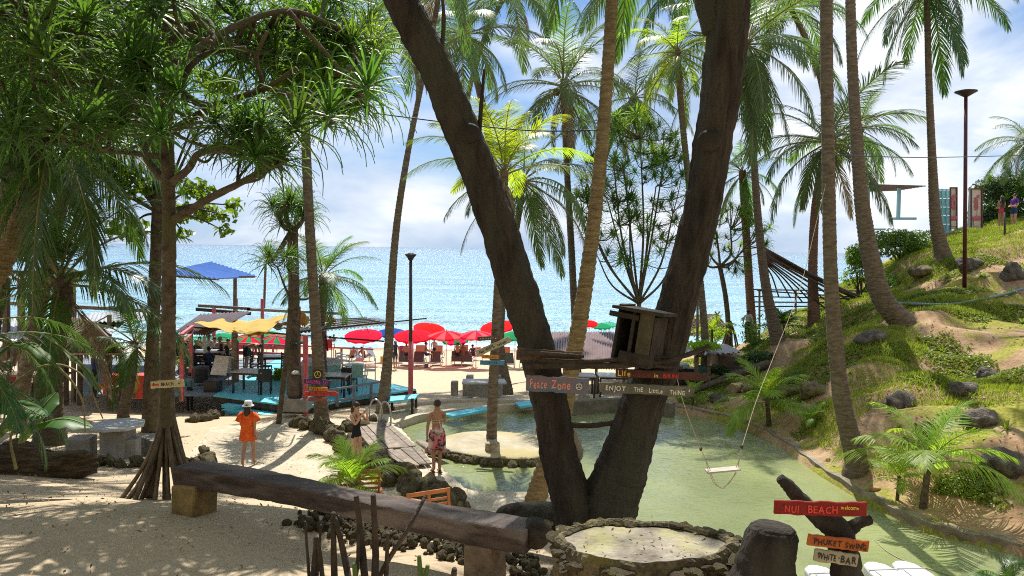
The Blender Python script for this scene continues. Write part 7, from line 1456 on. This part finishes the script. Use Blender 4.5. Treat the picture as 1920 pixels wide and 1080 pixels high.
# woman in the sarong
F_sar = mat('fabric_flower_print', (.60, .16, .18), (.04, .035, .04), 11, .85, .3, dist=.01, c3=(.62, .58, .5), lo=.47, hi=.53); F_bik = fab('pale_bikini', (.62, .50, .40))
def ex_sar(t, J):
    mb = MB(); mb.lathe([(.19, .52), (.205, .60), (.205, .75), (.20, .90), (.165, 1.02), (.150, 1.05)], (0, .0, 0), 22, sy=.74); v = [list(p) for p in mb.v]
    for p in v:
        a = atan2(p[1], p[0]); k = 1 + .04 * sin(a * 7) * max(0, (1.0 - p[2]) / .4); p[0] *= k; p[1] *= k
        if p[2] < .65: p[2] += .07 * sin(a + .6)
    mb.v = v; mb.build('sarong', F_sar, t, smooth=True, local=True)
    mb = MB(); mb.tube(catmull([(.20, -.02, .62), (.25, -.01, .55), (.27, 0, .47)], 4), [.03, .035, .02], 8, .1, R1); mb.build('sarong_knot', F_sar, t, smooth=True, local=True)
    for z in (1.26, 1.20): mb = MB(); mb.tube([(.145 * cos(a / 8 * pi + pi) * 1.02, -.105 * sin(a / 8 * pi + pi) * 1.02, z) for a in range(9)], .010, 5); mb.build('bikini_strap', F_bik, t, local=True)
    mb = MB(); mb.tube(catmull([(-.02, .112, 1.25), (-.05, .115, 1.15), (-.05, .12, 1.02)], 4), .012, 5); mb.build('bikini_tie', F_bik, t, local=True)
    mb = MB(); mb.tube([(.232, -.02, .90), (.236, -.02, .87)], .033, 10, cap=False); mb.build('bracelet', flat('gold', (.6, .42, .12), .3, .8), t, local=True)
person('woman with bare back in a flowered sarong standing at the pool edge', G(819, 886, 3.43), R_(196), 'sarong', 1.69, 'tan', {'torso': None, 'hips': F_sar}, hair=(.045, .025, .015), hairstyle='bun', extra=ex_sar, slim=1.0, shoes=flat('dark_sandal', (.10, .04, .03)))
# woman with the phone
F_blk = fab('black_swimsuit', (.012, .012, .016))
def ex_ph(t, J):
    mb = MB(); mb.box((0, -.37, 1.57), (.075, .012, .15), Matrix.Rotation(.15, 3, 'X')); mb.build('phone', flat('pale_phone', (.5, .5, .5), .3), t, local=True, bevel=.004)
    for s in (-1, 1): mb = MB(); mb.tube(catmull([(s * .05, -.10, 1.34), (s * .07, -.07, 1.42), (s * .06, .03, 1.44), (s * .05, .09, 1.34)], 4), .010, 5); mb.build('strap', F_blk, t, local=True)
p0 = G(668, 882, 3.4); p0.z = Hs(p0.x, p0.y)
person('woman in a black swimsuit holding up a phone beside the walkway', p0, R_(52), 'phone', 1.62, 'light', {'hips': F_blk, 'torso': None}, longhair=True, extra=ex_ph, slim=.9, hair=(.03, .018, .014))
def swim(t_):
    "black swimsuit panel over the torso"
    b_ = [c for c in t_.children if c.name.startswith('body')][0]; me = b_.data; k = len(me.materials); me.materials.append(F_blk)
    for p in me.polygons:
        if .86 < p.center.z < 1.30 and abs(p.center.x) < .155 and p.center.y > -.16: p.material_index = k
swim([o for o in bpy.data.objects if o.get('label', '').startswith('woman in a black swimsuit holding')][0])
# others near the bar
F_teal = fab('teal_jacket', (.10, .22, .24)); F_dk = fab('dark', (.02, .022, .028)); F_navy = fab('navy', (.02, .06, .18)); F_w = fab('white_shirt', (.58, .57, .60)); F_pur = fab('purple_shirt', (.12, .04, .38)); F_gr = fab('grey_top', (.06, .06, .06)); F_pk = fab('pink_shorts', (.50, .06, .10)); F_rd = fab('red_shirt', (.45, .05, .04)); F_bl = fab('blue_shirt', (.08, .16, .32)); F_lt = fab('pale_shirt', (.5, .46, .42))
full = lambda a, b_, k=1: {'torso': a, 'hips': b_, 'uparm': a, 'loarm': a if k == 1 else None, 'thigh': b_, 'shin': b_, 'foot': F_dk}
p0 = G(356, 772, 3.0); p0.z = Hs(p0.x, p0.y); d_ = p0.y
def on(x, y): p_ = GT(x, y, 10, 60); return p_
a = on(356, 772); person('person in a teal hooded jacket and black trousers by the low step', a, R_(170), 'hold', S(75, a.y) / 1.0, 'brown', full(F_teal, F_dk))
a = P(178, 748, 23.5); person('person in a dark blue jacket standing at the thatched hut', Vector((a.x, a.y, a.z)), R_(140), 'hold', 1.55, 'brown', full(F_navy, F_dk), hat=(.08, .08, .09))
a = on(1401, 644); person('man in a long white shirt and dark shorts walking toward the sea', a, R_(176), 'walk', S(64, a.y), 'brown', {'torso': F_w, 'hips': F_dk, 'uparm': F_w, 'loarm': F_w, 'thigh': (.75, F_dk)})
a = P(1876, 428, 37.6); person('woman with long dark hair, grey top and pink shorts at the top of the slope', a, R_(190), 'hold', 1.64, 'tan', {'torso': F_gr, 'hips': F_pk, 'thigh': (.25, F_pk)}, longhair=True)
a = P(1900, 427, 37.2); person('man in a purple shirt and navy shorts looking at his hands on the slope', a, R_(-75), 'hold', 1.70, 'light', {'torso': F_pur, 'hips': F_navy, 'uparm': (.6, F_pur), 'thigh': (.5, F_navy)}, slim=1.15)
a = on(741, 693); person('person in a dark dress walking behind the dark leaning palm', a, R_(200), 'walk', 1.72, 'tan', {'torso': F_dk, 'hips': F_dk, 'thigh': (.7, F_gr)}, longhair=True)
a = on(814, 681); person('woman in a black swimsuit and straw hat standing between the loungers', a, R_(185), 'stand', 1.66, 'light', {'hips': F_blk}, hat=(.55, .42, .25), slim=.95)
def sitter(lab, x, y, d=None, z=None, rz=180, pose='sit', skin='tan', wear={}, grp=None, h=1.7, **kw):
    p_ = P(x, y, d) if d else on(x, y); p_ = Vector(p_)
    return person(lab, p_, R_(rz), pose, h, skin, wear, grp=grp, **kw)
for lab, x, y, d, kw in (('woman with a ponytail sitting on the grey lounger left of the lamp post', 762, 668, 45.5, dict(rz=190, hairstyle='tail', wear={'hips': F_dk})), ('shirtless man leaning forward on an orange lounger', 798, 668, 46, dict(rz=110, skin='tan', wear={'hips': F_navy, 'thigh': (.5, F_navy)})), ('first of two sitters on the orange lounger in the middle', 858, 668, 46.3, dict(rz=180, wear={'hips': F_dk})), ('second of two sitters, partly hidden by the lounger back', 868, 669, 46.5, dict(rz=180, skin='brown')),
                      ('bather sitting up on the pale lounger under the leftmost scarlet parasol', 660, 672, 46, dict(rz=210, pose='loll', skin='tan', wear={'hips': F_dk})), ('bather lying back on the patterned lounger', 683, 672, 46.5, dict(rz=160, pose='loll', skin='brown', wear={'hips': F_dk})), ('woman with red hair and a pink wrap beside the black lounger', 971, 676, 44.5, dict(rz=120, skin='light', hair=(.35, .05, .03), wear={'torso': fab('pink_wrap', (.62, .28, .32)), 'hips': fab('pink_wrap', (.6, .25, .3)), 'uparm': fab('pink_wrap', (.6, .25, .3))})), ('bather in dark clothes reclining left of the island palm', 888, 668, 46, dict(rz=170, pose='loll', wear={'torso': fab('purple', (.08, .03, .12)), 'hips': F_dk}))):
    sitter(lab, x, y, d, **kw)
gd = 'guests dining at the bar'
for lab, x, y, d, kw in (('guest in a pale shirt sitting tallest at the far side of the dining table', 392, 672, 32, dict(rz=0, wear={'torso': F_lt, 'uparm': F_lt, 'hips': F_dk, 'thigh': F_dk})), ('guest in dark blue seen from behind at the near side of the table', 391, 700, 28.5, dict(rz=180, wear={'torso': F_navy, 'uparm': F_navy, 'hips': F_dk, 'thigh': F_dk, 'loarm': F_navy})), ('guest in a red shirt sitting between the pink posts', 347, 690, 29.5, dict(rz=90, wear={'torso': F_rd, 'uparm': F_rd, 'hips': F_dk, 'thigh': F_dk})),
                      ('bare-shouldered guest at the middle of the table', 415, 692, 30, dict(rz=200, wear={'torso': fab('rust', (.40, .14, .06)), 'hips': F_dk, 'thigh': F_dk})), ('guest in a sun hat at the right end of the table', 413, 678, 32, dict(rz=10, hat=(.12, .09, .06), wear={'torso': fab('orange_top', (.5, .2, .08)), 'hips': F_dk})), ('dark-haired guest turned sideways by the menu board', 425, 697, 29, dict(rz=230, skin='brown', wear={'torso': F_lt, 'hips': F_dk, 'thigh': F_dk})), ('guest leaning over the table next to the second pink post', 368, 683, 31, dict(rz=30, skin='brown', wear={'torso': F_dk, 'uparm': F_dk, 'hips': F_dk})),
                      ('guest at the far left partly behind the screw pine trunk', 330, 690, 29, dict(rz=60, wear={'torso': F_dk, 'uparm': F_dk, 'hips': F_dk})), ('guest in coral at the back of the bar', 375, 675, 33, dict(rz=0, wear={'torso': fab('coral', (.6, .15, .1)), 'hips': F_dk})), ('guest in dark clothes near the grey bin', 362, 700, 28, dict(rz=120, wear={'torso': F_dk, 'uparm': F_dk, 'loarm': F_dk, 'hips': F_dk, 'thigh': F_dk})), ('guest in a mustard top at the far right end of the table', 428, 680, 32, dict(rz=20, wear={'torso': fab('mustard', (.5, .32, .06)), 'hips': F_dk})), ('guest in light blue next to the pink post', 352, 684, 31, dict(rz=40, wear={'torso': F_bl, 'uparm': F_bl, 'hips': F_dk})), ('guest in white at the middle of the far side', 403, 676, 32.5, dict(rz=0, wear={'torso': F_w, 'uparm': F_w, 'hips': F_dk})), ('guest with bare shoulders at the far left of the table', 338, 680, 32, dict(rz=20, skin='light', wear={'torso': F_pk, 'hips': F_dk})), ('guest in a pale top at the back, under the dark slatted roof', 355, 674, 33.5, dict(rz=-20, wear={'torso': F_lt, 'hips': F_dk})), ('small guest with light brown hair by the menu board', 434, 696, 30, dict(rz=180, skin='light', hair=(.12, .06, .03), h=1.4, wear={'torso': F_rd, 'hips': F_dk}))):
    sitter(lab, x, y - 7, d, grp=gd, longhair=('bare' in lab or 'dark-haired' in lab), **kw)
a = G(462, 696, DZ); person('shirtless man bending down over the chairs on the deck', a, R_(90), 'bend', 1.72, 'tan', {'hips': F_dk, 'thigh': (.7, F_dk)})
for x, y in ((990, 640), (1003, 637)): pass
for lab, x, y in (('dark-haired swimmer in the shallows, nearer the red cloth', 619, 641), ('second swimmer a little farther right in the shallows', 626, 638)):
    a = G(x, y, .1); person(lab, a - Vector((0, 0, 1.15)), R_(180), 'stand', 1.7, 'brown', {'hips': F_dk})
